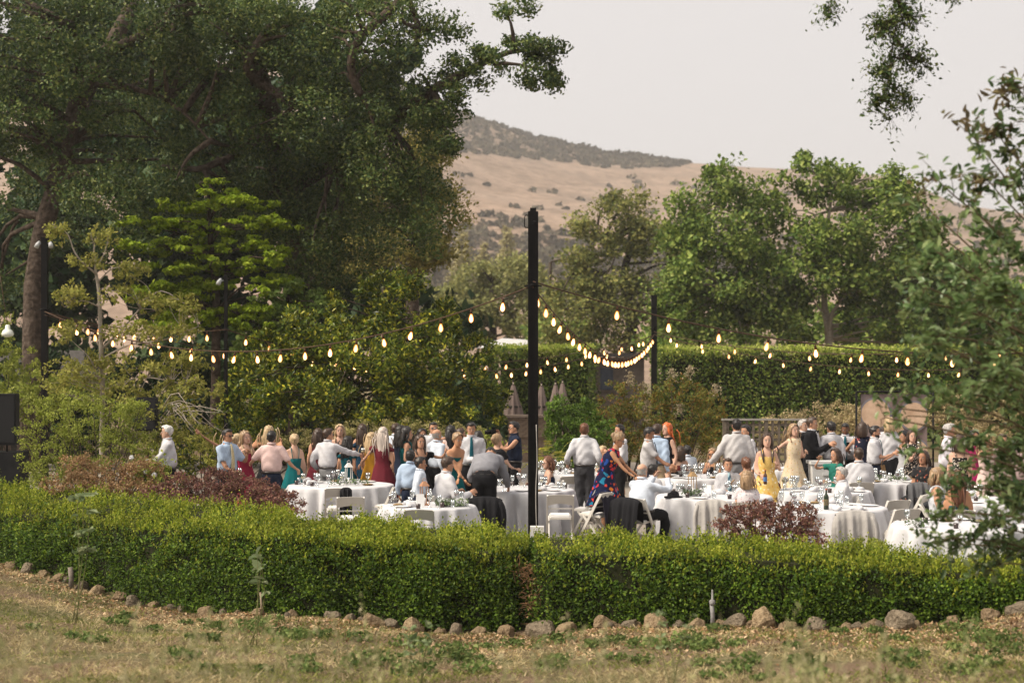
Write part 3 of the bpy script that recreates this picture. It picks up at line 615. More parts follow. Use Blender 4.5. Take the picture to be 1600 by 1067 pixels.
# ------------------------------------------------------------------ trees on the right
SYC = mat_leaf('sycamore_leaf', [(.034,.058,.015), (.068,.104,.026), (.12,.16,.04), (.2,.225,.07)], .5, .3, .25, .4, .4)
tree('sycamore', 'full rounded green sycamore left of its twin behind the long hedge', 'tree', g0(1165, 74),
     [g0(1165, 74), P(1163, 480, 74), P(1155, 420, 74), P(1160, 340, 74)], .3, .08,
     ES([(1130,290,73,46,34,2), (1180,320,73,46,40,2), (1080,330,73,46,40,2), (1130,370,72.5,80,50,2.4), (1070,400,73,46,50,2), (1200,400,73,44,60,2), (1110,450,72.5,80,50,2.4), (1190,480,73,60,50,2), (1060,470,73.5,40,50,1.6), (1130,515,73,100,30,2), (1105,262,73,20,14,1)]), 22000, 170, .8, .21, .15, SYC, BARK_PALE, 41, 70, (.07, .015), .4)
tree('sycamore', 'full green sycamore with a pale forked trunk above the long hedge', 'tree', g0(1297, 73),
     [g0(1297, 73), P(1297, 540, 73), P(1293, 500, 73), P(1288, 470, 73), P(1290, 380, 73), P(1300, 300, 73)], .26, .06,
     ES([(1270,280,72.5,46,30,2), (1330,300,72.5,46,34,2), (1390,320,73,44,44,2), (1240,330,72.5,40,40,2), (1300,370,72,70,44,2.4), (1380,400,72.5,60,50,2.2), (1245,420,72.5,46,50,2), (1330,440,72,60,40,2), (1240,490,72.5,36,44,1.6), (1370,490,72.5,60,44,2), (1310,410,73,60,30,2), (1264,250,72.5,18,14,1), (1385,272,73,18,14,1), (1435,360,73,30,50,1.5), (1420,430,73,40,50,1.8), (1460,480,73,40,50,1.6), (1430,530,72.5,60,30,1.6), (1480,420,74,36,50,1.4)]), 27000, 210, .76, .21, .15, SYC, BARK_PALE, 42, 70, (.07, .015), .45,
     extra=[((P(1295,520,73), P(1300,490,72.6), P(1320,465,72.4), P(1350,440,72.4)), .12, .04), ((P(1296,530,73), P(1285,490,72.8), P(1270,470,72.8)), .08, .03)])
tree('sycamore', 'lower rounded sycamore half hidden behind the privet', 'tree', g0(1450, 76), [g0(1450, 76), P(1450, 500, 76), P(1452, 430, 76)], .2, .06,
     ES([(1440,400,75.5,46,44,2), (1490,430,75.5,46,40,2), (1450,470,75,70,50,2.2), (1530,480,75.5,50,50,2), (1410,510,75,50,36,1.8), (1560,530,75,60,30,1.8)]), 17000, 120, .8, .2, .14, SYC, BARK_PALE, 45, 40, (.06, .015), .4)
OLV = mat_leaf('olive_oak_leaf', [(.05,.062,.024), (.085,.096,.034), (.135,.135,.048), (.18,.17,.062)], .6, .3, .25, .2, .35, gain=1.9)
tree('valley_oak', 'olive brown valley oak with gaps between its limbs beside the slim pole', 'tree', g0(985, 92),
     [g0(985, 92), P(985, 500, 92), P(975, 440, 92), P(985, 380, 92), P(980, 320, 92)], .4, .1,
     ES([(975,330,91,40,30,2), (1010,370,91,46,40,2), (930,365,91,36,26,1.6), (965,400,91,40,36,2), (900,400,91,30,20,1.6), (1040,440,91,50,60,2), (960,460,90.5,60,40,2), (890,440,91,46,22,1.6,.8), (1000,510,90.5,80,40,2), (900,500,90.5,70,50,2), (870,480,91,40,36,1.6), (1070,380,91,30,40,1.6)]), 19000, 150, .85, .22, .15, OLV, BARK, 43, 60, (.1, .02), .4,
     extra=[((P(975,440,92), P(930,425,91), P(890,405,91), P(860,410,91)), .16, .05), ((P(980,380,92), P(950,370,91), P(925,360,91)), .12, .04)])
tree('hazy_oak', 'rounded olive oak in the haze left of the tall black pole', 'tree', g0(770, 112),
     [g0(770, 112), P(770, 500, 112), P(768, 440, 112)], .4, .12,
     ES([(770,440,111,60,36,3), (720,470,111,50,36,3), (820,430,111,40,30,2.5), (760,500,110,90,40,3), (690,500,111,50,40,3), (830,500,110,50,40,3)]), 12000, 190, .8, .32, .22, mat_leaf('hazy_oak_leaf', [(.10,.11,.05), (.16,.165,.07), (.22,.21,.09)], .7, .3, .2, .1, .3, gain=1.5), BARK, 44, 30, (.1, .03), .4)  # leaf colour lightened to carry the haze
for px, pt, pb, Y, wd, lab in ((722, 362, 452, 230, 22, 'tall pale hazy conifer beside the great oak in the valley'), (792, 358, 440, 250, 18, 'slim hazy conifer in the valley next to the tall black pole'), (755, 385, 450, 240, 18, 'short hazy conifer between two taller ones in the valley')):
    es = [(px, pt+(pb-pt)*f, Y, 4+wd*f, 9, .3*wd*f*Y/F*3+1) for f in (.05, .2, .35, .5, .65, .8, .95)]
    tree('valley_conifer', lab, 'tree', g0(px, Y), [g0(px, Y), P(px, pb, Y), P(px, pt, Y)], .4, .05, ES(es), 2600, 120, .8, .5, .3, mat_leaf('hazy_leaf', [(.16,.15,.075), (.24,.21,.11)], .8, .2, .1, .1), BARK, px, 20, (.08, .03), .2)  # pale leaf colour carries the distance haze
# ------------------------------------------------------------------ tall clipped hedges at the back
HL = mat_leaf('hedge_leaf', [(.024,.046,.01), (.046,.076,.014), (.085,.115,.024), (.16,.175,.05)], .4, .25, .5, .5, .3)
HN = mat_leaf('hedge_top_lit_shoots', [(.16,.21,.04), (.26,.3,.075), (.36,.36,.13)], .6, .35, .5, .2)  # shoots coloured pale to carry the lit band along the hedge top
def back_hedge(x0, x1, y0, zt, dep, label, seed, n):
    rng = np.random.default_rng(seed); t = empty('tall_hedge', ((x0+x1)/2, y0, 0), 0, label, 'hedge'); W_ = x1-x0
    MB().box((0, dep/2, zt/2-.1), (W_-.5, dep-.5, zt-.3)).build('shade_core', CORE_SHADE, t)  # dark block in place of the shade behind the leaves
    def lum(p): return .12*np.sin(p[:, :1]*1.9+seed)+.1*np.sin(p[:, 2:3]*2.3+p[:, :1]*3.1)
    u = rng.uniform(-.5, .5, (n, 1))*W_; z = rng.uniform(0, 1, (n, 1))*zt; p = np.hstack([u, np.zeros((n, 1)), z]); p[:, 1:2] += lum(p)+rng.normal(size=(n, 1))*.12
    k = n//6; s = np.sign(rng.uniform(-1, 1, (k, 1))); q = np.hstack([s*W_/2, rng.uniform(0, 1, (k, 1))*dep, rng.uniform(0, 1, (k, 1))*zt])+rng.normal(size=(k, 3))*.1
    tp = np.hstack([rng.uniform(-.5, .5, (n//4, 1))*W_, rng.uniform(0, 1, (n//4, 1))*dep, np.full((n//4, 1), zt)])+rng.normal(size=(n//4, 3))*np.array([.05, .05, .07])
    o1 = np.tile([[0, -1., 0]], (n, 1)); o = link('foliage', leaves_me('foliage', np.vstack([p, q]), np.vstack([o1, s*np.array([[1., 0, 0]])]), .12, .07, HL, rng, .2, .6), t); tag(o, kind='stuff')
    tp2 = np.hstack([rng.uniform(-.5, .5, (n//5, 1))*W_, rng.normal(size=(n//5, 1))*.08-.02, zt-np.abs(rng.normal(size=(n//5, 1)))*.22]); tp = np.vstack([tp, tp2])
    o = link('new_shoots', leaves_me('new_shoots', tp, np.tile([[0, 0, 1.]], (len(tp), 1)), .11, .06, HN, rng, .5, .4), t); tag(o, kind='stuff')
back_hedge(XZ(1030, 60), XZ(1760, 60), 60, 3.5, 2.2, 'tall clipped dark hedge wall behind the tables and the photo backdrop', 51, 20000)
back_hedge(XZ(772, 62), XZ(930, 62), 62, 3.55, 2.2, 'shorter run of tall clipped hedge behind the closed umbrellas', 52, 8000)
# ------------------------------------------------------------------ shrubs round the terrace
def shrub(name, label, px, Y, ells, n, nsub, subr, L, W, leaf, seed, bark=BARK, near=False, up=.4, nst=10, flat=.8, shell=.4, plume=None, group=None, base=None):
    rng = np.random.default_rng(seed); b = np.array(g0(px, Y) if base is None else base, float); t = empty(name, b, 0, label, 'shrub', group)
    pts, out, sub = clumps(rng, ES(ells), n, nsub, subr, shell, flat); pts[:, 2] = np.maximum(pts[:, 2], b[2]+.03)
    mb = MB(); ss = sub[rng.permutation(len(sub))[:nst*3]]-b
    for s in ss:
        a = np.array([s[0]*.35+rng.normal()*.06, s[1]*.35+rng.normal()*.06, 0]); s = s*np.array([1, 1, 1]); s[2] = max(s[2], .05); mb.tube(curve([a, (a+s)/2+np.array([0, 0, .1*abs(s[2])]), s], 6), list(np.linspace(.016, .004, 6)), 5)
    mb.build('stems', bark, t, True)
    o = link('foliage', leaves_me('foliage', pts-b, out, L, W, leaf, rng, up, near=near), t); tag(o, kind='stuff')
    if plume:
        pm, lst = plume; pp = []
        for (qx, qy, qY, hh) in lst:
            c = P(qx, qy, qY)-b; k = 150; f = rng.uniform(0, 1, (k, 1)); pp.append(c+np.array([0, 0, 1])*hh*f+rng.normal(size=(k, 3))*.09*(1.15-f))
        pp = np.concatenate(pp); o = link('flower_plumes', leaves_me('flower_plumes', pp, np.zeros_like(pp), .045, .035, pm, rng), t); tag(o, kind='stuff')
    return t
RED = mat_leaf('red_shrub_leaf', [(.06,.03,.03), (.11,.052,.045), (.17,.09,.07), (.11,.085,.045)], .5, .3, 1.2, .4, .3)
ORG = mat_leaf('bronze_shrub_leaf', [(.12,.075,.04), (.19,.115,.065), (.25,.165,.1), (.14,.125,.05)], .55, .3, 1.1, .3, .25)
FIN = mat_leaf('fine_green_leaf', [(.085,.105,.022), (.15,.175,.038), (.23,.24,.07)], .5, .35, 1, .3, .3)
shrub('green_shrub', 'airy yellow green shrub with fine leaves in front of the black loudspeaker', 140, 28.8, [(70,690,28.8,45,50,.7), (130,650,28.8,55,42,.8), (190,650,28.8,40,34,.7), (160,700,28.6,70,40,.9), (90,735,28.5,60,26,.8), (60,640,29,26,26,.5), (215,690,28.8,30,30,.5), (210,640,28.8,26,20,.4)], 15000, 380, .17, .048, .024, FIN, 61, nst=16)
shrub('bronze_shrub', 'bronze orange smoky shrub behind the clipped hedge', 165, 27.3, [(130,732,27.3,40,26,.6), (175,745,27.2,56,28,.7), (220,735,27.4,36,24,.6), (110,755,27,50,20,.6), (200,765,26.9,60,16,.6)], 9000, 260, .14, .042, .024, ORG, 62)
shrub('red_shrub', 'purple red leaved shrub spreading in front of the left dining table', 360, 26.3, [(290,762,26.6,46,24,.6), (345,752,26.4,44,22,.6), (375,772,26.2,60,22,.7), (430,774,26,42,18,.6), (460,790,25.7,28,13,.45), (300,788,26,56,14,.6), (395,757,26.5,30,14,.45), (250,776,26.5,36,20,.5), (420,799,25.4,56,9,.5)], 15000, 380, .14, .045, .026, RED, 63)
shrub('red_shrub', 'round purple red shrub in front of the right dining table', 1200, 22, [(1200,818,21.9,70,34,.6), (1150,815,22,38,26,.5), (1250,815,22,36,32,.5), (1200,795,22,40,16,.4), (1180,845,21.7,70,14,.5), (1265,845,21.6,30,16,.4)], 7500, 260, .12, .045, .026, RED, 64)
shrub('low_green_shrub', 'low loose green shrub behind the hedge below the white folding chairs', 1350, 21.2, [(1320,862,21.2,40,14,.4), (1370,856,21.2,40,18,.4), (1410,862,21,30,12,.4)], 3200, 120, .1, .04, .022, FIN, 65)
shrub('round_green_shrub', 'rounded fresh green shrub right of the tall black pole', 905, 38, [(900,650,38,50,34,.9), (880,680,37.6,40,36,.9), (930,680,37.8,40,40,.9), (870,640,38,24,20,.6), (910,710,37.6,60,26,.9)], 9000, 200, .2, .085, .04, mat_leaf('laurel_leaf', [(.03,.06,.012), (.06,.1,.02), (.11,.16,.035)], .4, .3, .8, .4, .3), 66)
NAN = mat_leaf('nandina_leaf', [(.05,.075,.02), (.09,.105,.028), (.15,.13,.035), (.18,.09,.035)], .5, .3, .7, .3, .35)
CRM = mat_leaf('cream_flower', [(.3,.25,.16), (.42,.36,.26)], .8, .3, 2, .1, gain=1)
shrub('nandina', 'golden and russet nandina with cream plumes beside the slim pole', 1060, 39, [(1060,620,39,50,34,.9), (1100,640,39,36,36,.9), (1080,680,38.8,50,36,.9), (1020,640,39,36,36,.9), (1110,690,38.8,30,28,.8), (1040,700,38.5,50,26,.8)], 11000, 260, .2, .075, .03, NAN, 67, plume=(CRM, [(1050,592,38.8,.25), (1078,588,38.8,.25), (1118,615,38.6,.2), (1062,645,38.2,.2)]))
shrub('nandina', 'yellow green nandina between the round green shrub and the slim pole', 975, 39.5, [(970,630,39.5,40,36,.9), (990,660,39.3,40,36,.9), (950,660,39.3,30,30,.8), (975,700,39,50,26,.8)], 8000, 200, .2, .075, .03, NAN, 68, plume=(CRM, [(985,600,39.2,.3), (1005,615,39.2,.28), (995,635,39,.22), (1010,640,38.8,.2), (970,690,38.6,.2)]))
BRN = mat_leaf('brown_shrub_leaf', [(.16,.13,.07), (.25,.2,.115), (.34,.28,.18), (.18,.165,.07)], .7, .3, .8, .2, .3)
shrub('brown_shrub', 'dry brownish shrub behind the men in dinner jackets', 1265, 38, [(1225,668,38,44,30,.8), (1290,655,38,54,32,.9), (1340,660,38.2,36,34,.8), (1270,700,37.8,70,24,.9), (1310,640,38.2,30,14,.6)], 9500, 240, .2, .06, .03, BRN, 69)
shrub('olive_shrub', 'grey olive shrub right of the barrel backdrop', 1520, 39, [(1490,650,39,40,36,.9), (1550,640,39,50,40,.9), (1530,690,38.5,60,30,.9)], 6500, 160, .2, .075, .035, BRN, 70)
shrub('pale_flower_shrub', 'low pale flowering shrub row behind the dancing guests', 640, 35.5, [(560,672,35.5,40,16,.6), (620,668,35.5,50,16,.6), (690,672,35.5,50,18,.6), (480,690,35.5,60,20,.6), (740,690,35.5,40,24,.6)], 9500, 260, .14, .05, .026, mat_leaf('spirea_leaf', [(.09,.09,.03), (.17,.16,.065), (.26,.22,.12)], .6, .3, 1.5, .2), 71)
shrub('dark_shrub', 'deep shaded shrub behind the old man in the white shirt', 320, 35, [(300,700,35,60,40,.8), (370,690,36,60,36,.8), (430,690,36,50,36,.8), (260,730,34.5,50,36,.8), (520,720,36,60,30,.8)], 9000, 200, .22, .09, .04, MAG, 72)
shrub('white_rose_bush', 'bush of white roses beside the old man', 240, 27.9, [(240,735,27.9,22,18,.3), (222,750,27.8,20,14,.3)], 1500, 60, .1, .05, .028, FIN, 73, plume=None)

shrub('olive_bush', 'loose olive green bush in front of the pavilion roof at the left', 20, 39, [(15,570,39,50,36,.9), (60,600,38.8,46,30,.8), (20,630,38.6,60,36,.9), (110,625,38.6,40,24,.7), (-20,520,39.2,40,40,.8), (150,600,38.4,40,26,.6)], 9500, 260, .22, .085, .045, FIN, 74)

rng = np.random.default_rng(31)
pts, out, _ = clumps(rng, ES([(1060,520,84,60,40,3), (1200,515,86,90,40,3), (1340,515,86,80,44,3), (1450,510,84,70,60,3), (1560,500,84,80,80,3), (880,530,98,70,26,3)]), 15000, 150, 1.0, .2)
o = link('distant_woods', leaves_me('distant_woods', pts, out, .34, .24, SYC, rng)); tag(o, 'dense green woodland belt just behind the tall clipped hedge', 'woods', kind='stuff')

rng = np.random.default_rng(32)
pts, out, _ = clumps(rng, ES([(q_, 640+(q_*7 % 30), 44.5, 60, 50, 1.2) for q_ in range(-40, 800, 70)]+[(q_, 585, 45, 50, 36, 1) for q_ in range(0, 420, 70)]), 15000, 210, .5, .2); pts[:, 2] = np.maximum(pts[:, 2], .03)
o = link('understory', leaves_me('understory', pts, out, .2, .12, OAK_SHADE, rng)); tag(o, 'understory foliage coloured as if in shade behind the dancers', 'shrubbery', kind='stuff')
# ------------------------------------------------------------------ near shrub arching in from the right
PRV = mat_leaf('privet_leaf', [(.045,.076,.032), (.075,.12,.046), (.12,.165,.066), (.2,.235,.11)], .3, .35, .9, 1.0, .3, gain=1.35)
PRV_T = mat_leaf('privet_tip_leaf', [(.06,.05,.03), (.10,.075,.04), (.11,.11,.05)], .45, .35, 2, .4, .3)
rng = np.random.default_rng(77)
NB = np.array([XZ(1740, 13.2), 13.2, gz(XZ(1740, 13.2), 13.2)]); ps = empty('privet_shrub', NB, 0, 'large leafy privet arching in from the right over the last tables', 'shrub')
tips = [(1590,160),(1560,230),(1515,225),(1545,300),(1470,300),(1510,330),(1440,330),(1450,365),(1560,380),(1460,400),(1455,410),(1450,455),(1420,470),(1500,450),(1570,460),(1470,525),(1450,545),(1460,540),(1540,540),(1590,520),(1440,600),(1500,600),(1410,640),(1385,655),(1420,650),(1560,620),(1470,680),(1530,690),(1590,690),(1440,700),(1560,760),(1490,760),(1600,780),(1540,820),(1480,800),(1590,850),(1480,840),(1560,880),(1520,500),(1570,580),(1480,630),(1590,400),(1530,420),(1600,300),(1600,600),(1510,730),(1575,720),(1500,850)]
mb = MB(); LP = []; LO = []; TP = []; TO = []
for q, (px, py) in enumerate(tips):
    Y = 13.2+rng.normal()*.55; e = P(px+14, py, Y)-NB
    a = np.array([rng.normal()*.15, rng.normal()*.15, max(.1, min(e[2]*.55, 2.6))*rng.uniform(.5, 1)]); L_ = np.linalg.norm(e-a)
    p = curve([np.array([a[0], a[1], 0])*.6, a, (a+e)/2+np.array([.1, 0, .16*L_]), e, e+np.array([-.12, 0, -.06 if py > 350 else .1])], 16); mb.tube(p, list(np.linspace(.018, .0025, 16)), 5)
    for f in range(30 if px > 1535 else 17 if py < 640 else 12 if px > 1470 else 5):                              # side twigs carrying pairs of leaves
        i = rng.integers(7, 16); s = p[i]; d = nrm(rng.normal(size=3)*np.array([1, .8, .7])+np.array([-.35, 0, .15])); ln = rng.uniform(.1, .3); mb.tube([s, s+d*ln*.6, s+d*ln+np.array([0, 0, -.03])], [.004, .003, .0015], 3)
        k = 7; t = np.linspace(.15, 1.05, k)[:, None]; pt = s+d*ln*t+rng.normal(size=(k, 3))*.022
        (TP if (py < 310 and i > 13) else LP).append(pt); (TO if (py < 310 and i > 13) else LO).append(np.repeat(d[None], k, 0)+rng.normal(size=(k, 3))*.7)
mb.build('stems', mat_plain('privet_bark', [(.08,.06,.035), (.16,.12,.07)], .8, 20, .3), ps, True)
LP = np.concatenate(LP); LO = nrm(np.concatenate(LO)); 
# the 300 leaves that show largest are parts of their own, the rest one mass
vis = (LP+NB)[:, 0]/(LP+NB)[:, 1]*F+800 < 1590; order = np.argsort((LP+NB)[:, 1]+100*~vis); big, rest = order[:300], order[300:]
lt = leaves_me('leaf', np.zeros((1, 3)), np.array([[1., 0, 0]]), .088, .04, PRV, np.random.default_rng(1), 0, 30, near=True, jit=0)
for i in big:
    o = link('leaf', lt, ps); o.location = [float(v) for v in LP[i]]; d = LO[i]; o.rotation_euler = (float(rng.uniform(-.7, .7)), float(-math.asin(np.clip(d[2]*.6-.15, -1, 1))), float(math.atan2(d[1], d[0]))); s = float(rng.uniform(.75, 1.25)); o.scale = (s, s, s)
o = link('foliage', leaves_me('foliage', LP[rest], LO[rest], .08, .036, PRV, rng, .1, .9, near=True), ps); tag(o, kind='stuff')
TP = np.concatenate(TP); TO = np.concatenate(TO); o = link('tip_foliage', leaves_me('tip_foliage', TP, TO, .085, .034, PRV_T, rng, .1, .8, near=True), ps); tag(o, kind='stuff'); o['label'] = 'reddish young leaves at the shoot tips'
# ------------------------------------------------------------------ oak limb hanging down at the top right
ob = np.array([XZ(2150, 17.5), 17.5, gz(XZ(2150, 17.5), 17.5)]); ot = empty('overhanging_oak', ob, 0, 'live oak whose leafy twigs hang down into the pale sky', 'tree'); mb = MB()
mb.tube(curve([(0, 0, 0), (-.1, 0, 3), (-.3, 0, 6.5), (-1.2, 0, 8.4), (-2.6, 0, 8.9), (-5.2, 0, 8.6), (-6.6, 0, 8.2)], 20), list(np.linspace(.34, .04, 20)), 10)
hang = [((1420,-60),(1405,10),(1395,70),(1385,150),(1390,190)), ((1400,60),(1425,90),(1450,100)), ((1395,30),(1370,40)), ((1400,0),(1420,20)), ((1310,-60),(1300,0),(1290,25)), ((1490,-60),(1495,5)), ((1395,100),(1370,115)), ((1392,130),(1410,150),(1420,160)), ((1400,40),(1372,45)), ((1390,150),(1365,160)), ((1405,15),(1430,30)), ((1395,90),(1440,95))]
HP = []; HO = []
for h in hang:
    p = curve([P(a, b, 17.5+rng.normal()*.15)-ob for a, b in h], 14); mb.tube(p, list(np.linspace(.012, .003, 14)), 4)
    for s in p:
        if (s+ob)[2] > 2.87+17.5*.24: pass
        for z in range(4):
            d = nrm(rng.normal(size=3)+np.array([0, 0, -.3])); k = 6; HP.append(s+d*np.linspace(.02, .26*rng.uniform(.5, 1.2), k)[:, None]+rng.normal(size=(k, 3))*.02); HO.append(np.repeat(d[None], k, 0)); mb.tube([s, s+d*.2], [.003, .001], 3)
top = [P(1420, -60, 17.5)-ob, P(1310, -60, 17.5)-ob, P(1490, -60, 17.5)-ob]
for s in top: mb.tube(curve([s+np.array([.4, 0, .9]), s+np.array([.1, 0, .4]), s], 6), [.03, .025, .02, .018, .015, .012], 5)
mb.build('trunk', BARK, ot, True)
cp, co, _ = clumps(rng, [(-5.2, 0, 9.4, 1.8, 1.2, .7), (-3, 0, 9.8, 1.8, 1.5, .9), (-.8, .3, 9.6, 2, 1.8, 1.2), (1, 0, 8.5, 1.6, 1.6, 1.5)], 6000, 120, .25)
HP = np.concatenate(HP+[cp]); HO = np.concatenate(HO+[co]); o = link('crown', leaves_me('crown', HP, HO, .052, .025, OAK, rng, -.1, .6), ot); tag(o, kind='stuff')
# small near plants poking over and along the front hedge
def sprig(px, py, Y, h, label, n, L, mat, seed, spread=.16):
    r = np.random.default_rng(seed); top = P(px, py, Y); b = np.array([top[0], Y, gz(top[0], Y)]); t = empty('weed_plant', b, 0, label, 'weed'); mb = MB(); pts = []; out = []
    for q in range(3):
        e = top-b+np.array([r.normal()*spread, r.normal()*.1, -abs(r.normal())*.12]); p = curve([(r.normal()*.03, 0, 0), e*.5+np.array([r.normal()*.04, 0, 0]), e], 8); mb.tube(p, list(np.linspace(.007, .003, 8)), 5)
        for k in range(n):
            f = r.integers(4, 8); d = nrm(np.array([r.normal(), r.normal(), .2])); pts.append(p[f]+d*L*.55); out.append(d)
    mb.build('stem', mat_plain('weed_stem', [(.1,.12,.04), (.2,.18,.08)], .8), t, True); o = link('foliage', leaves_me('foliage', np.array(pts), np.array(out), L, L*.5, mat, r, .1, 1.2, near=True), t); tag(o, kind='stuff')
GL = mat_leaf('grey_green_leaf', [(.08,.11,.05), (.13,.16,.085), (.2,.22,.13)], .6, .35, 2, .3)
sprig(118, 772, 19.5, 1, 'grey green leafy weed rising before the curving hedge', 16, .12, GL, 1, .2)
sprig(400, 855, 17.5, 1, 'thin leafy sprig before the middle of the left hedge', 5, .12, GL, 2, .25)
sprig(1052, 945, 13.5, 1, 'small blurred weed before the right hedge', 14, .06, GL, 3, .06)
sprig(660, 965, 14.5, 1, 'feathery blurred weed in front of the border stones', 14, .08, GL, 4, .12)
# ------------------------------------------------------------------ light poles
def pole(px, ytop, Y, wid, name, label, deep, lamps, zb=0):
    X = XZ(px, Y); H = P(px, ytop, Y)[2]; t = empty(name, (X, Y, zb), 0, label, 'light pole')
    MB().box((0, 0, H/2), (wid, wid*.9, H)).build('post', BLACK, t)
    if deep:
        for s in (-1, 1): MB().box((s*wid*.36, -wid*.45-.012, H/2-.1), (wid*.2, .022, H-.3)).build('channel_flange', BLACK, t)
        MB().box((0, 0, H+.03), (wid*.6, wid*.6, .06)).build('top_cap', BLACK, t)
        MB().tube(curve([(-wid*.5, 0, H-.06), (-wid*.5-.05, 0, H-.07), (-wid*.5-.055, 0, H-.24), (-wid*.5, 0, H-.26)], 10), [.009]*10, 6).build('side_handle', BLACK, t, True)
        MB().box((.02, -wid*.45-.04, H-.17), (.09, .04, .07)).build('clamp', BLACK, t)
        MB().lathe([(.024, 0), (.026, .01), (.02, .02), (.01, .024)], 8, (.02, -wid*.45-.062, H-.185)).build('bolt', BLACK, t, True)
        MB().tube(curve([(wid*.3, -wid*.5-.035, 1.9), (wid*.38, -wid*.5-.05, 1.3), (wid*.25, -wid*.5-.05, .8), (wid*.35, -wid*.5-.05, .05)], 14), [.008]*14, 5).build('power_cable', mat_plain('pale_cable', [(.3,.28,.25), (.4,.38,.35)], .6), t, True)
        MB().box((.06, -.3, .14), (.22, .2, .26)).build('ballast_box', mat_plain('white_box', [(.55,.54,.53), (.65,.64,.62)], .6), t)
    else: MB().box((0, 0, H+.02), (wid*1.15, wid*1.1, .04)).build('top_cap', BLACK, t)
    W_ = mat_plain('lamp_white', [(.36,.37,.37), (.48,.49,.48)], .5)
    for sx in lamps:
        l = MB().tube([(sx*.05, 0, H-.1), (sx*.14, -.04, H-.11)], [.016, .016], 6).build('lamp_arm', W_, t, True)
        MB().tube([(sx*.12, -.0, H-.06), (sx*.15, -.05, H-.12), (sx*.17, -.09, H-.19)], [.03, .05, .058], 10).build('flood_lamp', W_, t, True)
    for z in ((3.72,) if px == 353 else (4.15,)):
        MB().tube([(-wid*.8, -.02, z), (0, -wid*.7, z+.02), (wid*.8, -.02, z)], [.016, .02, .016], 6).build('hook', BLACK, t, True)
    return t
pole(833, 331, 26.1, .165, 'light_pole', 'tall thick black steel pole standing among the front tables', True, ())
pole(1022, 463, 57, .2, 'light_pole', 'slim black pole rising from the nandina shrubs', False, ())
pole(70, 374, 37.3, .14, 'light_pole', 'black pole with two white flood lamps before the leaning oak trunk', False, (-1, 1))
pole(353, 432, 38.5, .085, 'light_pole', 'slim dark pole with one small flood lamp before the dogwood', False, (-1,))
# ------------------------------------------------------------------ string lights
BULB = mat_emit('hot_filament', (1, .72, .36), 7)
def mat_amber():
    m, n, b, o = _mat('amber_glass'); t = n.nodes.new('ShaderNodeBsdfTransparent'); t.inputs[0].default_value = (1, .86, .66, 1); e = n.nodes.new('ShaderNodeEmission'); e.inputs[0].default_value = (1, .33, .06, 1); e.inputs[1].default_value = 1.3
    ms = n.nodes.new('ShaderNodeMixShader'); ms.inputs[0].default_value = .55; n.links.new(t.outputs[0], ms.inputs[1]); n.links.new(e.outputs[0], ms.inputs[2]); n.links.new(ms.outputs[0], o.inputs[0]); return m
CABLE = mat_plain('cable_black', [(.05,.03,.02), (.09,.055,.035)], .6)
prof_ = [(.012, 0), (.018, -.012), (.03, -.04), (.042, -.075), (.046, -.105), (.038, -.135), (.02, -.155), (.004, -.162)]
bulb_me = MB().lathe([(r*.95, z*.95) for r, z in prof_], 10).me('bulb', mat_amber(), True)
fil_mes = [MB().lathe([(r*.68, z*.8-.02) for r, z in prof_], 8).me('filament', mat_emit('hot_filament_%d' % q_, (1, .78, .5), e_), True) for q_, e_ in enumerate((8, 5, 3.2))]
sock_me = MB().lathe([(.006, .075), (.012, .07), (.022, .055), (.023, 0), (.019, -.004)], 8).me('socket', mat_plain('socket_brown', [(.05,.025,.015), (.09,.045,.025)], .5), True)
def string_light(A, B, sag, spacing, label, start=.6, xmax=1660, unlit=()):
    A = np.asarray(A, float); B = np.asarray(B, float); L = np.linalg.norm(B-A); t = empty('string_light', A, 0, label, 'string light', 'festoon lights over the terrace')
    f = lambda u: A+(B-A)*u+np.array([0, 0, -4*sag*u*(1-u)])
    MB().tube(np.array([f(u) for u in np.linspace(0, 1, 60)])-A, [.0125]*60, 5).build('cable', CABLE, t, True)
    n = int((L-start)/spacing); 
    for k in range(n+1):
        u = (start+k*spacing)/L
        if u > .985: break
        p = f(u); px = 800+p[0]/p[1]*F
        if px > xmax: break
        p = p+np.array([0, 0, -.085]); sw = float(np.random.default_rng(k).uniform(-.25, .25))
        o = link('bulb', bulb_me, t); o.location = [float(v) for v in (p-A)]; o.rotation_euler = (sw, sw*.7, k*1.3); link('socket', sock_me, o); link('filament', fil_mes[(k*7+len(label)) % 3], o)
fp = lambda y: P(833, y, 26.0)
lp_ = P(70, 487, 37.2); bl_ = P(353, 515, 38.4); br_ = P(1022, 523, 56.8)
string_light(fp(446), lp_, 1.0, .76, 'warm bulb string from the tall thick pole to the left lamp pole', .7)
string_light(fp(449), br_, 1.0, 1.06, 'warm bulb string sagging from the thick pole to the slim pole', .55)
string_light(fp(440), P(2050, 470, 32), 1.12, .95, 'warm bulb string from the thick pole rightward over the tables', 1.5)
string_light(lp_, bl_, .22, .42, 'short warm bulb string between the two lamp poles', .8)
string_light(bl_, br_, 1.15, .85, 'far warm bulb string from the dogwood lamp pole to the slim pole', .7)
string_light(lp_+np.array([0, 0, -.08]), br_+np.array([0, 0, -.05]), 1.1, 1.05, 'long diagonal warm bulb string from the left lamp pole to the slim pole', 1.2)
string_light(br_, P(2000, 505, 46), 1.3, 1.0, 'far warm bulb string from the slim pole along the tall hedge', .9)
string_light(br_+np.array([0, 0, .1]), P(2050, 470, 32)+np.array([0, 0, .05]), .95, 2.1, 'diagonal warm bulb string from the slim pole over the right tables', 1.2)
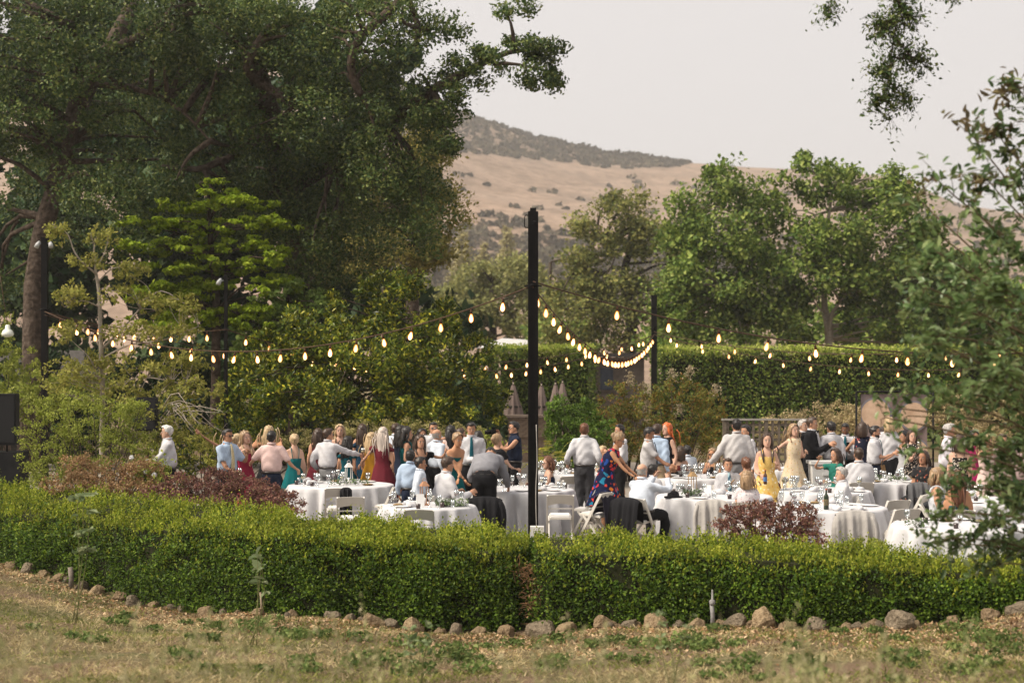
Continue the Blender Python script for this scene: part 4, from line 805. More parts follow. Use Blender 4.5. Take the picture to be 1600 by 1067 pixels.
# ------------------------------------------------------------------ buildings and garden furniture
SHG = mat_plain('shingle', [(.05,.046,.043), (.10,.092,.085)], .9, 14, .6, .02)
DARKW = mat_plain('dark_wall', [(.02,.018,.015), (.045,.04,.034)], .8)
WOODB = mat_plain('brown_wood', [(.13,.075,.04), (.26,.16,.09)], .75, 14, .4, .01)
bx = empty('garden_pavilion', g0(60, 50), 0, 'low garden pavilion with grey shingle roof behind the left pole', 'building'); q = 50/F
MB().box((-.9, 1.5, .9), (3.2, 2.4, 1.8)).build('wall', DARKW, bx)
rf = MB().add([(-3.0, -.2, 1.95), (1.5, -.2, 1.95), (1.0, 1.5, 3.3), (-2.6, 1.5, 3.3), (1.5, 3.2, 1.95), (-3.0, 3.2, 1.95)], [(0,1,2,3), (1,4,2), (4,5,3,2), (5,0,3), (0,5,4,1)]).build('roof', SHG, bx)
for r_ in range(9):                                   # shingle courses laid over the near slope
    f = r_/9; z = 1.95+1.35*f; y = -.2+1.7*f; w2 = 4.5-(4.5-3.6)*f
    MB().box((-.75, y+.09, z+.095), (w2-.08, .24, .025), rot=[[1,0,0],[0,.739,-.674],[0,.674,.739]]).build('shingle_course', SHG, rf)
for k in range(9): MB().box((-2.2+k*.33, -.3, .95), (.035, .03, .7)).build('rail_baluster', WOODB, bx)
MB().box((-.9, -.3, 1.33), (3.1, .07, .06)).build('hand_rail', WOODB, bx)
hs = empty('taupe_house', g0(950, 70), 0, 'taupe house glimpsed between the two tall hedges', 'building')
WALLT = mat_plain('taupe_wall', [(.10,.08,.066), (.15,.12,.1)], .85)
MB().box((.3, .5, 1.6), (2.6, .6, 3.2)).build('wall', WALLT, hs)
wn = MB().box((-.05, .18, 2.25), (.72, .05, 1.1)).build('window', WALLT, hs)
MB().box((-.05, .15, 2.25), (.56, .02, .94)).build('pane', mat_plain('dark_pane', [(.02,.03,.05), (.05,.06,.08)], .15, 3, 0), wn)
MB().box((.3, .4, 3.3), (3, 1.0, .16)).build('roof', SHG, hs)
tn = empty('white_tent', g0(785, 98), 0, 'white canopy roof peeking over the hedge left of the thick pole', 'tent')
MB().add([(-1.6, -1.5, 3.9), (2.9, -1.5, 3.9), (2.9, 1.5, 3.9), (-1.6, 1.5, 3.9), (0, 0, 4.5), (1.4, 0, 4.42)], [(0,1,5,4), (1,2,5), (2,3,4,5), (3,0,4), (0,3,2,1)]).build('canopy', mat_cloth('tent_white', (.5,.49,.49)), tn)
for sx in (-1.5, 2.8):
    for sy in (-1.4, 1.4): MB().tube([(sx, sy, 0), (sx, sy, 3.92)], [.03, .03], 6).build('post', BLACK, tn)
UMB = mat_cloth('taupe_canvas', (.17,.13,.115))
def umbrella(px, Y, zt, zb, r, label):
    t = empty('patio_umbrella', g0(px, Y), 0, label, 'umbrella', 'closed taupe patio umbrellas')
    MB().tube([(0, 0, 0), (0, 0, zt+.05)], [.022, .022], 8).build('pole', BARK_PALE, t, True)
    MB().ell((0, 0, zt+.08), (.035, .035, .05)).build('finial', DARKW, t, True)
    V = []; Fc = []; n = 32; H = zt-zb; prof = [(.02, zt), (.06, zt-.06*H), (r*.55, zt-.45*H), (r*.72, zt-.62*H), (r*.9, zt-.85*H), (r, zb)]
    for i, (rr, z) in enumerate(prof):
        for k in range(n): a = 2*math.pi*k/n; m_ = rr*(1+.22*math.cos(a*8)*min(1, i/3)); V.append((m_*math.cos(a), m_*math.sin(a), z))
    for i in range(5):
        for k in range(n): Fc.append((i*n+k, i*n+(k+1) % n, (i+1)*n+(k+1) % n, (i+1)*n+k))
    Fc.append(tuple(range(n))); Fc.append(tuple(5*n+k for k in range(n))); MB().add(V, Fc).build('canopy', UMB, t, True)
    MB().lathe([(r*.78, zt-.66*H), (r*.8, zt-.63*H), (r*.74, zt-.6*H)], 16).build('tie_strap', DARKW, t, True)
    MB().lathe([(.26, 0), (.26, .06), (.05, .09), (.03, .3)], 14).build('base', DARKW, t, True)
umbrella(802, 50, 2.28, 1.15, .3, 'closed taupe patio umbrella left of the tall thick pole')
umbrella(846, 49, 2.25, 1.2, .26, 'closed taupe patio umbrella half hidden right of the thick pole')
umbrella(868, 52, 2.25, 1.2, .26, 'closed taupe patio umbrella above the round green shrub')
umbrella(879, 54, 2.28, 1.2, .26, 'closed taupe patio umbrella rearmost by the tall hedge')
pr = empty('garden_wall', g0(828, 47), 0, 'low tan brick wall pier behind the photographer', 'wall'); 
BRK = mat_plain('tan_brick', [(.2,.14,.1), (.33,.25,.18)], .9, 10, .4)
bm_ = MB().box((0, 0, 0), (.2, .1, .062)).me('brick', BRK); MB().box((0, .1, .65), (1.26, .16, 1.3)).build('core', BRK, pr)
for r_ in range(8):
    for c in range(6): o = link('brick', bm_, pr); o.location = (-.55+c*.212+(.1 if r_ % 2 else 0)*.9, 0, .78+r_*.072)
MB().box((0, .04, 1.37), (1.4, .34, .07)).build('coping', mat_plain('coping', [(.25,.19,.15), (.34,.27,.21)], .9), pr)
# lattice fence behind the right tables
lf = empty('lattice_fence', (XZ(1197, 36), 36, 0), 0, 'weathered lattice fence panel behind the guests at the right', 'fence'); LW = mat_plain('grey_fence', [(.10,.08,.06), (.18,.15,.12)], .9, 12, .4)
Wf = 130*36/F; zt = 1.62
for s in (-1, 0, 1): MB().box((s*Wf/2, 0, zt/2), (.08, .08, zt)).build('post', LW, lf)
MB().box((0, 0, zt+.02), (Wf+.12, .12, .04)).build('cap_rail', mat_plain('pale_rail', [(.24,.22,.2), (.32,.3,.27)], .8), lf); MB().box((0, 0, .1), (Wf, .05, .08)).build('bottom_rail', LW, lf)
for k in range(13): MB().box((-Wf/2+Wf*(k+.5)/13, -.012, zt/2+.05), (.055, .012, zt-.12)).build('slat', LW, lf)
for k in range(9): MB().box((0, .004, .2+k*.165), (Wf-.06, .012, .055)).build('slat', LW, lf)
# loudspeakers
def speaker(px, Y, zb, zt, w_, label, legs=True):
    t = empty('loudspeaker', g0(px, Y), 0, label, 'loudspeaker'); H = zt-zb
    MB().add([(-w_/2, -.2, zb), (w_/2, -.2, zb), (w_*.38, .2, zb), (-w_*.38, .2, zb), (-w_/2, -.2, zt), (w_/2, -.2, zt), (w_*.38, .2, zt), (-w_*.38, .2, zt)], [(3,2,1,0), (4,5,6,7), (0,1,5,4), (1,2,6,5), (2,3,7,6), (3,0,4,7)]).build('cabinet', mat_plain('speaker_black', [(.01,.01,.011), (.02,.02,.021)], .6), t)
    MB().box((0, -.206, (zb+zt)/2), (w_*.88, .012, H*.9)).build('grille', mat_plain('grille_black', [(.012,.012,.013), (.03,.03,.032)], .8, 90, .6, .004), t)
    MB().tube([(0, 0, .35), (0, 0, zb)], [.02, .02], 8).build('stand_pole', BLACK, t)
    for k in range(3): a = k*2.09+.4; MB().tube([(0, 0, .8), (.5*math.cos(a), .5*math.sin(a), .02)], [.012, .012], 6).build('stand_leg', BLACK, t)
speaker(11, 30.5, 1.35, 2.32, .46, 'black loudspeaker on a stand at the left edge of the terrace')
MB().box((0, .05, .62), (.62, .6, 1.2)).build('lower_box', MATS['speaker_black'], bpy.data.objects['loudspeaker'])  # dark box filling the space below the cabinet
speaker(231, 33, 1.52, 2.2, .46, 'black loudspeaker on a stand behind the yellow green shrub')
# white hanging flood lamp at the far left
fl = empty('hanging_lamp', P(12, 520, 34), 0, 'white round lamp hanging on a wire at the far left', 'lamp')
MB().lathe([(.03, .17), (.05, .15), (.055, .08), (.1, .05), (.13, -.02), (.12, -.06), (.04, -.09)], 14).build('shade', mat_plain('lamp_glass', [(.62,.66,.58), (.75,.78,.7)], .3), fl, True)
MB().tube([(0, 0, .17), (-.1, .05, .7), (-.25, .2, 1.4)], [.008]*3, 5).build('wire', CABLE, fl, True)
# printed barrel backdrop
bd = empty('photo_backdrop', g0(1398, 33.5), 0, 'printed fabric backdrop of wine barrels on a black frame', 'backdrop'); k = 33.5/F
w0 = (1458-1338)*k; zt = P(0, 612, 33.5)[2]
for s in (-1, 1):
    MB().tube([(s*w0/2, 0, 0), (s*w0/2, 0, zt)], [.022, .022], 8).build('upright', BLACK, bd, True)
    MB().box((s*w0/2, 0, .012), (.3, .4, .02)).build('foot', BLACK, bd)
MB().tube([(-w0/2, 0, zt), (w0/2, 0, zt)], [.02, .02], 8).build('crossbar', BLACK, bd, True)
x0, x1 = -w0/2+.1, w0/2-.12
cl = MB(); n = 40; V = [(x0+(x1-x0)*i/n, .03+.012*math.sin(i*.9), z) for z in (.25, zt-.05) for i in range(n+1)]
V += [(v[0], v[1]+.006, v[2]) for v in V]; m_ = n+1; Fc = []
for i in range(n): Fc += [(i, i+1, m_+i+1, m_+i), (2*m_+i, 3*m_+i, 3*m_+i+1, 2*m_+i+1)]
cl.add(V, Fc); cloth = cl.build('printed_cloth', mat_plain('print_wood', [(.12,.085,.08), (.2,.15,.14), (.17,.15,.16)], .8, 3, 0), bd, True)
DISC = mat_plain('print_barrel', [(.45,.30,.2), (.64,.46,.33)], .8, 5, 0); RIM = mat_plain('print_hoop', [(.16,.15,.17), (.25,.23,.25)], .8, 5, 0)
for (cx, cz, r_) in ((-.4, 1.85, .34), (.4, 1.8, .32), (-.42, 1.05, .34), (.42, 1.0, .34), (0, 1.42, .22)):
    r_ = min(r_, .46)
    for rr, mt, yy in ((r_, RIM, .008), (r_*.88, DISC, .002)):
        V = [(cx+rr*math.cos(a), yy, cz+rr*math.sin(a)) for a in np.linspace(0, 2*math.pi, 29)[:-1]]; V = [(min(max(v[0], x0), x1), v[1], v[2]) for v in V]
        MB().add(V, [tuple(range(28))[::-1]]).build('printed_barrel', mt, cloth)
# fern
fr = empty('fern', g0(858, 33), 0, 'golden green fern beside the tall thick pole', 'fern'); rng = np.random.default_rng(3); pts = []; mb = MB(); out = []
for q in range(16):
    a = rng.uniform(0, 6.28); e = np.array([math.cos(a)*.6, math.sin(a)*.4, rng.uniform(.75, 1.35)]); p = curve([(0, 0, 0), e*np.array([.4, .4, .8]), e, e+np.array([math.cos(a)*.3, math.sin(a)*.2, -.18])], 18); mb.tube(p, list(np.linspace(.006, .002, 18)), 3)
    s = nrm(np.array([-math.sin(a), math.cos(a), 0]))
    for i in range(3, 18):
        for sd in (-1, 1): pts.append(p[i]+s*sd*.06*(1-i/22)); out.append(s*sd)
mb.build('stalks', WEED, fr); tag(link('fronds', leaves_me('fronds', np.array(pts), np.array(out), .13, .03, mat_leaf('fern_leaf', [(.15,.15,.03), (.25,.23,.06)], .6, .4, 2), rng, 0, 4), fr), kind='stuff')
# ------------------------------------------------------------------ round tables with cloths
LINEN = mat_cloth('white_linen', (.54,.535,.55), .9, 5, .15); LINEN_G = mat_cloth('grey_linen', (.42,.40,.39), .9, 5, .3)
TABLES = {}
def cloth_me(Rr, seed, zt=.765):
    r = np.random.default_rng(seed); n = 160; th = np.linspace(0, 2*math.pi, n, endpoint=False)
    fold = sum(np.cos(k*th+r.uniform(0, 6.28))*a for k, a in ((4, .2), (9, .4), (14, .9), (19, .8), (25, .5), (33, .25)))
    prof = [(0, 0, 0), (Rr*.5, 0, 0), (Rr*.93, 0, 0), (Rr, -.006, 0), (Rr+.014, -.03, .06), (Rr+.022, -.1, .35), (Rr+.035, -.25, .7), (Rr+.05, -.5, 1.0), (Rr+.06, -zt+.012, 1.15)]
    V = [(0, 0, zt)]; Fc = []
    for (rr, z, a) in prof[1:]:
        for k in range(n): f = rr+.06*a*fold[k]; V.append((f*math.cos(th[k]), f*math.sin(th[k]), zt+z))
    Fc += [(0, 1+k, 1+(k+1) % n) for k in range(n)]
    for i in range(len(prof)-2):
        for k in range(n): Fc.append((1+i*n+k, 1+(i+1)*n+k, 1+(i+1)*n+(k+1) % n, 1+i*n+(k+1) % n))
    return MB().add(V, Fc)
def table(key, px, Y, Rr, where):
    X = XZ(px, Y); t = empty('round_table', (X, Y, 0), 0, 'round table under the cloth '+where, 'table', 'round dining tables'); W_ = WOODB
    MB().lathe([(Rr-.03, .725), (Rr-.02, .735), (Rr-.02, .755), (Rr-.03, .76)], 32).build('tabletop', W_, t)
    for a in (.8, 2.4, 3.9, 5.5): MB().tube([(.45*math.cos(a), .45*math.sin(a), .727), (.5*math.cos(a), .5*math.sin(a), 0.02)], [.016, .016], 6).build('leg', BLACK, t)
    o = cloth_me(Rr, int(px)).build('tablecloth', LINEN, None, True); o.location = (X, Y, 0); tag(o, 'white cloth on the table '+where, 'tablecloth', 'white tablecloths')
    TABLES[key] = (X, Y, Rr)
TB = [('A', 533, 28.2, .92, 'behind the purple red shrub at the left'), ('B', 670, 24.0, .7, 'with the white flower garland before the two boys'), ('C', 818, 27.2, .85, 'the man in grey bends over'), ('D', 893, 31.4, .8, 'crowded with glasses behind the round pole'), ('E', 1116, 25.85, .92, 'where the man in the striped tie sits'), ('F', 1088, 30.2, .85, 'where the woman in sunglasses sits'), ('G', 1287, 23.8, .92, 'with the wine bottle beside the round red shrub'), ('H', 1287, 26.9, .78, 'behind the older man in profile'), ('I', 1388, 29.2, .8, 'below the barrel backdrop'), ('J', 1505, 21.05, .92, 'behind the privet leaves and low hedge'), ('K', 1545, 24.9, .85, 'where the braided woman sits'), ('L', 1215, 32.5, .6, 'with a heap of linen near the dinner jackets')]
for a in TB: table(*a)
# ------------------------------------------------------------------ white folding chairs
WCH = mat_plain('white_resin', [(.54,.51,.46), (.64,.61,.56)], .45, 4, .05)
def make_chair():
    t = empty('folding_chair', (0, 0, 0)); fwd = 1
    for s in (-1, 1): MB().bar((s*.205, -.23, .79), (s*.21, .2, .0), .042, .024, (1, 0, 0)).build('upright', WCH, t)
    for s in (-1, 1): MB().bar((s*.178, .1, .43), (s*.182, -.27, .0), .038, .022, (1, 0, 0)).build('rear_leg', WCH, t)
    st_ = MB().box((0, -.01, .435), (.34, .38, .03), rot=[[1,0,0],[0,.996,-.087],[0,.087,.996]]).build('seat', WCH, t)
    MB().box((0, -.01, .457), (.30, .33, .02), rot=[[1,0,0],[0,.996,-.087],[0,.087,.996]]).build('seat_pad', mat_plain('chair_pad', [(.6,.58,.56), (.7,.68,.66)], .6, 8, .1), st_)
    # curved back rest with an arched lower edge
    V = []; Fc = []; n = 12
    for i in range(n+1):
        u = i/n*2-1; x = u*.2; y = -.225+.02*(1-u*u)*-1; zl = .62+.035*(1-u*u); zu = .79+.012*(1-u*u)
        for (yy, z) in ((y-.01, zl), (y-.018, zu), (y+.014, zu), (y+.02, zl)): V.append((x, yy+(.79-z)*.45, z))
    for i in range(n):
        for k in range(4): Fc.append((i*4+k, i*4+(k+1) % 4, i*4+4+(k+1) % 4, i*4+4+k))
    Fc += [(3, 2, 1, 0), tuple(n*4+k for k in range(4))]; MB().add(V, Fc).build('back_rest', WCH, t)
    MB().bar((-.2, -.12, .57), (.2, -.12, .57), .016, .02).build('back_bar', WCH, t)
    MB().bar((-.2, .165, .1), (.2, .165, .1), .02, .022).build('stretcher', WCH, t); MB().bar((-.18, -.235, .06), (.18, -.235, .06), .02, .022).build('stretcher', WCH, t)
    return t
CH0 = make_chair(); ch_used = [0]
def chair(X, Y, rz, label, group='white folding chairs'):
    o = CH0 if not ch_used[0] else copy_tree(CH0); ch_used[0] = 1
    o.location = (X, Y, .012); o.rotation_euler = (0, 0, rz); tag(o, label, 'chair', group); return o
def face_rz(f): return R(f+180)
JKT = mat_cloth('black_jacket', (.012,.012,.014)); GJK = mat_cloth('grey_jacket', (.36,.34,.32))
def jacket(X, Y, rz, mat, label, low=.18, wid=.25, seed=1, sleeve=True):
    """a jacket hung over a chair back: front and rear panels joined over the top rail, shoulders rounded, two sleeves"""
    r = np.random.default_rng(seed); t = empty('hanging_jacket', (X, Y, 0), rz, label, 'jacket'); n = 28; V = []; Fc = []
    prof = [(.09, .5), (.085, .7), (.05, .8), (0, .83), (-.05, .81), (-.09, .7), (-.12, .5), (-.15, .3), (-.17, low)]
    ph = r.uniform(0, 6.28, 3)
    for i, (y, z) in enumerate(prof):
        for k in range(n+1):
            u = k/n*2-1; wd = wid*(1+.10*max(0, i-3)/5); zz = z-.05*abs(u)**3-(.02*math.sin(u*7+ph[0]) if i == 8 else 0); fo = (.045*(i-3)/5*math.sin(u*9+ph[1])+.03*(i-3)/5*math.sin(u*17+ph[2])) if i > 3 else 0
            V.append((u*wd, -.22+y-abs(u)**2*.01+fo, zz))
    m_ = n+1
    for i in range(len(prof)-1):
        for k in range(n): Fc.append((i*m_+k, i*m_+k+1, (i+1)*m_+k+1, (i+1)*m_+k))
    nV = len(V); V += [(v[0]*.97, v[1]*.97+(-.22*.03)+.0, v[2]-.012) for v in V]; Fc += [tuple(q+nV for q in f[::-1]) for f in Fc]
    MB().add(V, Fc).build('body', mat, t, True)
    if sleeve:
        for s in (-1, 1): MB().tube(curve([(s*wid*.9, -.25, .74), (s*wid*1.08, -.29, .6), (s*wid*1.1, -.32, .42), (s*wid*1.02, -.34, low+.1)], 8), [(.05, .03), (.055, .035), (.055, .03), (.05, .03), (.05, .03), (.048, .026), (.045, .026), (.042, .024)], 10).build('sleeve', mat, t, True)
    return t
# free-standing chairs seen in the photograph: px, Y, facing, label
for px, Y, f, lab in [(875, 25.6, 180, 'white folding chair with its back to the hedge right of the thick pole'), (917, 26.7, 250, 'white folding chair turned sideways behind another near the floral dress'), (928, 25.9, 240, 'white folding chair with a dark cardigan beside the floral dress'),
        (528, 26.95, 185, 'white folding chair at the left table with a black wrap over one corner'), (547, 25.2, 188, 'white folding chair with its back to the purple red shrub tip'), (608, 27.3, 240, 'white folding chair tucked sideways between left table and the boys'),
        (656, 23.0, 180, 'white folding chair in front of the garland table'), (758, 25.1, 180, 'white folding chair under the long black jacket'), (1110, 24.55, 180, 'white folding chair with grey cloth before the striped tie man'),
        (1390, 24.6, 205, 'white folding chair at the wine bottle table edge'), (1404, 23.1, 200, 'white folding chair beside the low green shrub'), (1426, 25.6, 235, 'white folding chair folded in sideways behind two others'), (1444, 24.4, 225, 'white folding chair behind the braided woman'),
        (1300, 31.5, 0, 'white folding chair behind the woman in green'), (1190, 28.5, 200, 'white folding chair draped in dark red near the yellow dress'), (893, 29.8, 180, 'white folding chair at the table crowded with glasses')]:
    chair(XZ(px, Y), Y, face_rz(f), lab)
for px, Y, f, m_, lab, low, wd, sd, sl_ in [(758, 25.08, 180, JKT, 'long black jacket hung over the chair behind the bending man', .1, .27, 1, True), (541, 26.93, 185, JKT, 'black wrap hanging off the left corner chair', .25, .1, 2, False), (924, 25.95, 240, mat_cloth('lace_black', (.03,.028,.04)), 'dark lacy cardigan on the sideways white chair', .3, .22, 3, False),
        (1110, 24.53, 180, GJK, 'pale grey cloth draped over the chair before the striped tie man', .08, .25, 4, True), (1432, 28.1, 180, mat_cloth('dark_grey_jacket', (.10,.10,.105)), 'dark grey jacket hanging at the backdrop table', .1, .22, 5, False), (1430, 24.2, 230, mat_cloth('charcoal_jacket', (.035,.037,.042)), 'charcoal jacket over the chair behind the braided woman', .12, .22, 6, False), (1190, 28.5, 200, mat_cloth('wine_wrap', (.09,.015,.025)), 'dark red wrap over the chair beside the yellow dress', .2, .22, 7, False), (1330, 22.75, 180, GJK, 'grey linen jacket hung at the wine bottle table', .06, .27, 8, True)]:
    jacket(XZ(px, Y), Y, face_rz(f), m_, lab, low, wd, sd, sl_)
chair(XZ(1330, 22.75), 22.75, face_rz(180), 'white folding chair under the grey linen jacket')
# ------------------------------------------------------------------ people
SKINS = [mat_plain('skin_%d' % i, [tuple(v*.93 for v in c), tuple(min(1, v*1.05) for v in c)], .5, 10, .05) for i, c in enumerate([(.52,.32,.23), (.47,.26,.17), (.38,.2,.125), (.2,.1,.06), (.55,.34,.25), (.46,.24,.14)])]
EYEW = mat_plain('eye_white', [(.6,.58,.56), (.7,.68,.66)], .3, 5, 0); EYED = mat_plain('eye_dark', [(.02,.012,.01), (.04,.025,.02)], .4, 5, 0); LIP = mat_plain('lips', [(.36,.11,.09), (.44,.15,.13)], .5, 9, 0)
def mat_hair(name, c):
    if name in MATS: return MATS[name]
    m, n, b, o = _mat(name); tc = n.nodes.new('ShaderNodeTexCoord'); mp = n.nodes.new('ShaderNodeMapping'); mp.inputs['Scale'].default_value = (60, 60, 5); n.links.new(tc.outputs['Object'], mp.inputs[0])
    t = n.nodes.new('ShaderNodeTexNoise'); t.inputs['Scale'].default_value = 1; t.inputs['Detail'].default_value = 4; n.links.new(mp.outputs[0], t.inputs['Vector'])
    r = ramp(n, [tuple(v*.5 for v in c), c, tuple(min(1, v*1.5) for v in c)], [.3, .5, .72]); n.links.new(t.outputs['Fac'], r.inputs[0]); n.links.new(r.outputs[0], b.inputs['Base Color']); b.inputs['Roughness'].default_value = .45; bump(n, b, t.outputs['Fac'], .6, .01)
    MATS[name] = m; return m
HAIR = {k: mat_hair('hair_'+k, c) for k, c in dict(black=(.012,.009,.008), brown=(.045,.024,.014), auburn=(.12,.045,.02), blonde=(.42,.30,.17), ash=(.45,.38,.33), grey=(.36,.34,.32), white=(.62,.6,.57), red=(.55,.12,.025), dkblonde=(.27,.175,.095)).items()}
CM = {k: mat_cloth('cloth_'+k, c) for k, c in dict(white=(.52,.515,.535), offwhite=(.46,.447,.447), blue=(.36,.45,.58), paleblue=(.55,.6,.68), pink=(.62,.45,.42), palepink=(.66,.5,.46), grey=(.22,.22,.24), dkgrey=(.05,.05,.055), black=(.011,.011,.013), navy=(.014,.02,.04), crimson=(.26,.02,.05), burgundy=(.12,.016,.025), teal=(.005,.11,.12), deepteal=(.006,.075,.10), petrol=(.012,.045,.085), yellow=(.60,.30,.03), khaki=(.33,.25,.16), greytr=(.2,.2,.205), green=(.02,.15,.115), magenta=(.42,.02,.13), peach=(.5,.3,.2), lightgrey=(.5,.5,.52)).items()}
CM['floral'] = mat_print('floral_dress', (.012,.016,.05), [(.55,.03,.05), (.65,.19,.03), (.02,.19,.32), (.62,.06,.04), (.02,.07,.3)], 11, .42, .3)
CM['cream_floral'] = mat_print('cream_floral', (.66,.54,.38), [(.6,.32,.08), (.5,.2,.1), (.66,.5,.2), (.4,.36,.16)], 26, .28)
CM['yellow_floral'] = mat_print('yellow_floral', (.62,.42,.13), [(.72,.62,.42), (.6,.3,.05), (.7,.55,.3)], 20, .34)
CM['navy_floral'] = mat_print('navy_floral', (.015,.018,.035), [(.6,.4,.36), (.05,.05,.09), (.4,.1,.1)], 15, .3)
CM['bw_print'] = mat_print('bw_print', (.015,.014,.014), [(.6,.55,.48), (.5,.42,.34)], 28, .36)
CM['red_floral'] = mat_print('red_floral', (.10,.02,.02), [(.5,.09,.06), (.4,.22,.1), (.06,.05,.05)], 22, .36)
CM['pale_floral'] = mat_print('pale_floral', (.6,.55,.56), [(.5,.34,.36), (.3,.3,.34), (.62,.6,.6)], 30, .34)
CM['silver_lace'] = mat_print('silver_lace', (.5,.52,.55), [(.32,.34,.38), (.6,.6,.62)], 40, .34)
CM['black_print'] = mat_print('black_print', (.02,.02,.022), [(.35,.1,.06), (.25,.2,.15), (.03,.03,.03)], 18, .3)
CM['stripe_shirt'] = mat_cloth('stripe_shirt', (.58,.55,.60))
def mat_stripe(name, a, b_, s):
    m, n, b, o = _mat(name); tc = n.nodes.new('ShaderNodeTexCoord'); wv = n.nodes.new('ShaderNodeTexWave'); wv.bands_direction = 'DIAGONAL'; wv.inputs['Scale'].default_value = s; n.links.new(tc.outputs['Object'], wv.inputs['Vector'])
    r = ramp(n, [a, b_], [.45, .55]); n.links.new(wv.outputs['Fac'], r.inputs[0]); n.links.new(r.outputs[0], b.inputs['Base Color']); b.inputs['Roughness'].default_value = .6; return m
TIES = dict(teal=CM['deepteal'], black=CM['black'], blue=mat_stripe('tie_stripe', (.03,.10,.16), (.3,.45,.5), 7), print=mat_print('tie_print', (.5,.42,.25), [(.3,.25,.12), (.6,.5,.35)], 40, .3))
SHOE = mat_plain('shoe_leather', [(.012,.01,.009), (.03,.022,.018)], .35, 10, .05)
hz_ = np.array([-1, -.87, -.62, -.32, 0, .3, .6, .85, 1.0])
hw_ = np.array([.018, .042, .058, .067, .073, .076, .07, .048, .004]); hf_ = np.array([.062, .086, .088, .088, .087, .09, .08, .05, .0]); hb_ = np.array([-.03, .005, .045, .078, .096, .102, .094, .062, .0])
def head_shell(grow, nz=14, nt=20, keep=None, lump=None):
    V = []; Fc = []
    zz = -np.cos(np.linspace(.05, math.pi-.02, nz))
    for z in zz:
        a, f, b = (np.interp(z, hz_, q) for q in (hw_, hf_, hb_)); cy = (f-b)/2; d = (f+b)/2
        for k in range(nt):
            t = 2*math.pi*k/nt; x = a*math.sin(t); y = cy+d*math.cos(t); V.append((x, y, z*.118))
    V = np.array(V); nn = nrm(V-np.array([0, 0, -.005])); V = V+nn*grow
    if lump is not None: V = V+nn*lump(V)[:, None]
    for i in range(nz-1):
        for k in range(nt):
            f = (i*nt+k, i*nt+(k+1) % nt, (i+1)*nt+(k+1) % nt, (i+1)*nt+k)
            if keep is None or keep(V[list(f)].mean(0)): Fc.append(f)
    if keep is None: Fc.append(tuple(range(nt))[::-1]); Fc.append(tuple((nz-1)*nt+k for k in range(nt)))
    return V, Fc
def rotm(yaw, pitch, roll=0):
    cy, sy = math.cos(yaw), math.sin(yaw); cp, sp_ = math.cos(pitch), math.sin(pitch); cr, sr = math.cos(roll), math.sin(roll)
    return np.array([[cy,-sy,0],[sy,cy,0],[0,0,1]])@np.array([[1,0,0],[0,cp,-sp_],[0,sp_,cp]])@np.array([[cr,0,sr],[0,1,0],[-sr,0,cr]])
PEND = []      # meshes waiting for their voxel union
def queue(mb, voxel, fin, wr=0.0):
    me = mb.me('tmp', []); o = bpy.data.objects.new('tmp', me); C.objects.link(o)
    m = o.modifiers.new('r', 'REMESH'); m.mode = 'VOXEL'; m.voxel_size = voxel
    s = o.modifiers.new('s', 'SMOOTH'); s.factor = .5; s.iterations = 2
    PEND.append((o, fin, wr))
def flush():
    bpy.context.view_layer.update(); dg = bpy.context.evaluated_depsgraph_get()
    for o, fin, wr in PEND:
        e = o.evaluated_get(dg); me = e.to_mesh(); n = len(me.vertices); V = np.empty(n*3, np.float32); me.vertices.foreach_get('co', V); V = V.reshape(-1, 3)
        if wr:
            N = np.empty(n*3, np.float32); me.vertices.foreach_get('normal', N); N = N.reshape(-1, 3); ph = float(abs(hash(o.name)) % 7)
            d = np.sin(V[:, 2]*34+6*np.sin(V[:, 0]*9+ph)+4*np.sin(V[:, 1]*11))*.5+np.sin(V[:, 2]*19+V[:, 0]*23+5*np.sin(V[:, 1]*8+ph))*.5
            V = V+N*(d*wr)[:, None]
        cnt = np.empty(len(me.polygons), np.int32); me.polygons.foreach_get('loop_total', cnt); ff = np.empty(len(me.loops), np.int32); me.loops.foreach_get('vertex_index', ff)
        e.to_mesh_clear(); fin(V, ff, cnt); bpy.data.objects.remove(o, do_unlink=True)
    PEND.clear()
def hand_geo(mb, w_, d, palm, s, curl, side):
    """palm with five unequal curled fingers; d = direction, palm = palm normal"""
    d = nrm(d); palm = nrm(palm-d*np.dot(palm, d)); x = np.cross(d, palm)*side
    mb.tube([w_-d*.01*s, w_+d*.03*s, w_+d*.085*s], [(.027*s, .018*s), (.038*s, .017*s), (.04*s, .013*s)], 8, rx=x)
    for k, (off, ln) in enumerate(((-.03, .062), (-.01, .075), (.01, .07), (.029, .055))):
        p = w_+d*.08*s+x*off*s; q = d; pts = [p]
        for j in range(3):
            an = curl*(j+.5); q = d*math.cos(an)+palm*math.sin(an); p = p+q*ln*s*(.45 if j == 0 else .3); pts.append(p)
        mb.tube(pts, [.0098*s, .0095*s, .0085*s, .0065*s], 6)
    th = w_+d*.025*s-x*.03*s; t1 = th+(d*.6-x*.6+palm*.25)*.045*s; t2 = t1+(d*.85-x*.1+palm*.45)*.035*s
    mb.tube([th, t1, t2], [.013*s, .0115*s, .008*s], 6)
def ik(sh, wr, l1, l2, pole):
    v = wr-sh; D = np.linalg.norm(v); D2 = min(D, (l1+l2)*.995); d = v/max(D, 1e-6); wr = sh+d*D2
    a = (l1*l1-l2*l2+D2*D2)/(2*D2); h = math.sqrt(max(0, l1*l1-a*a)); p = pole-d*np.dot(pole, d); return sh+d*a+nrm(p)*h, wr
WORLD_HANDS = {}
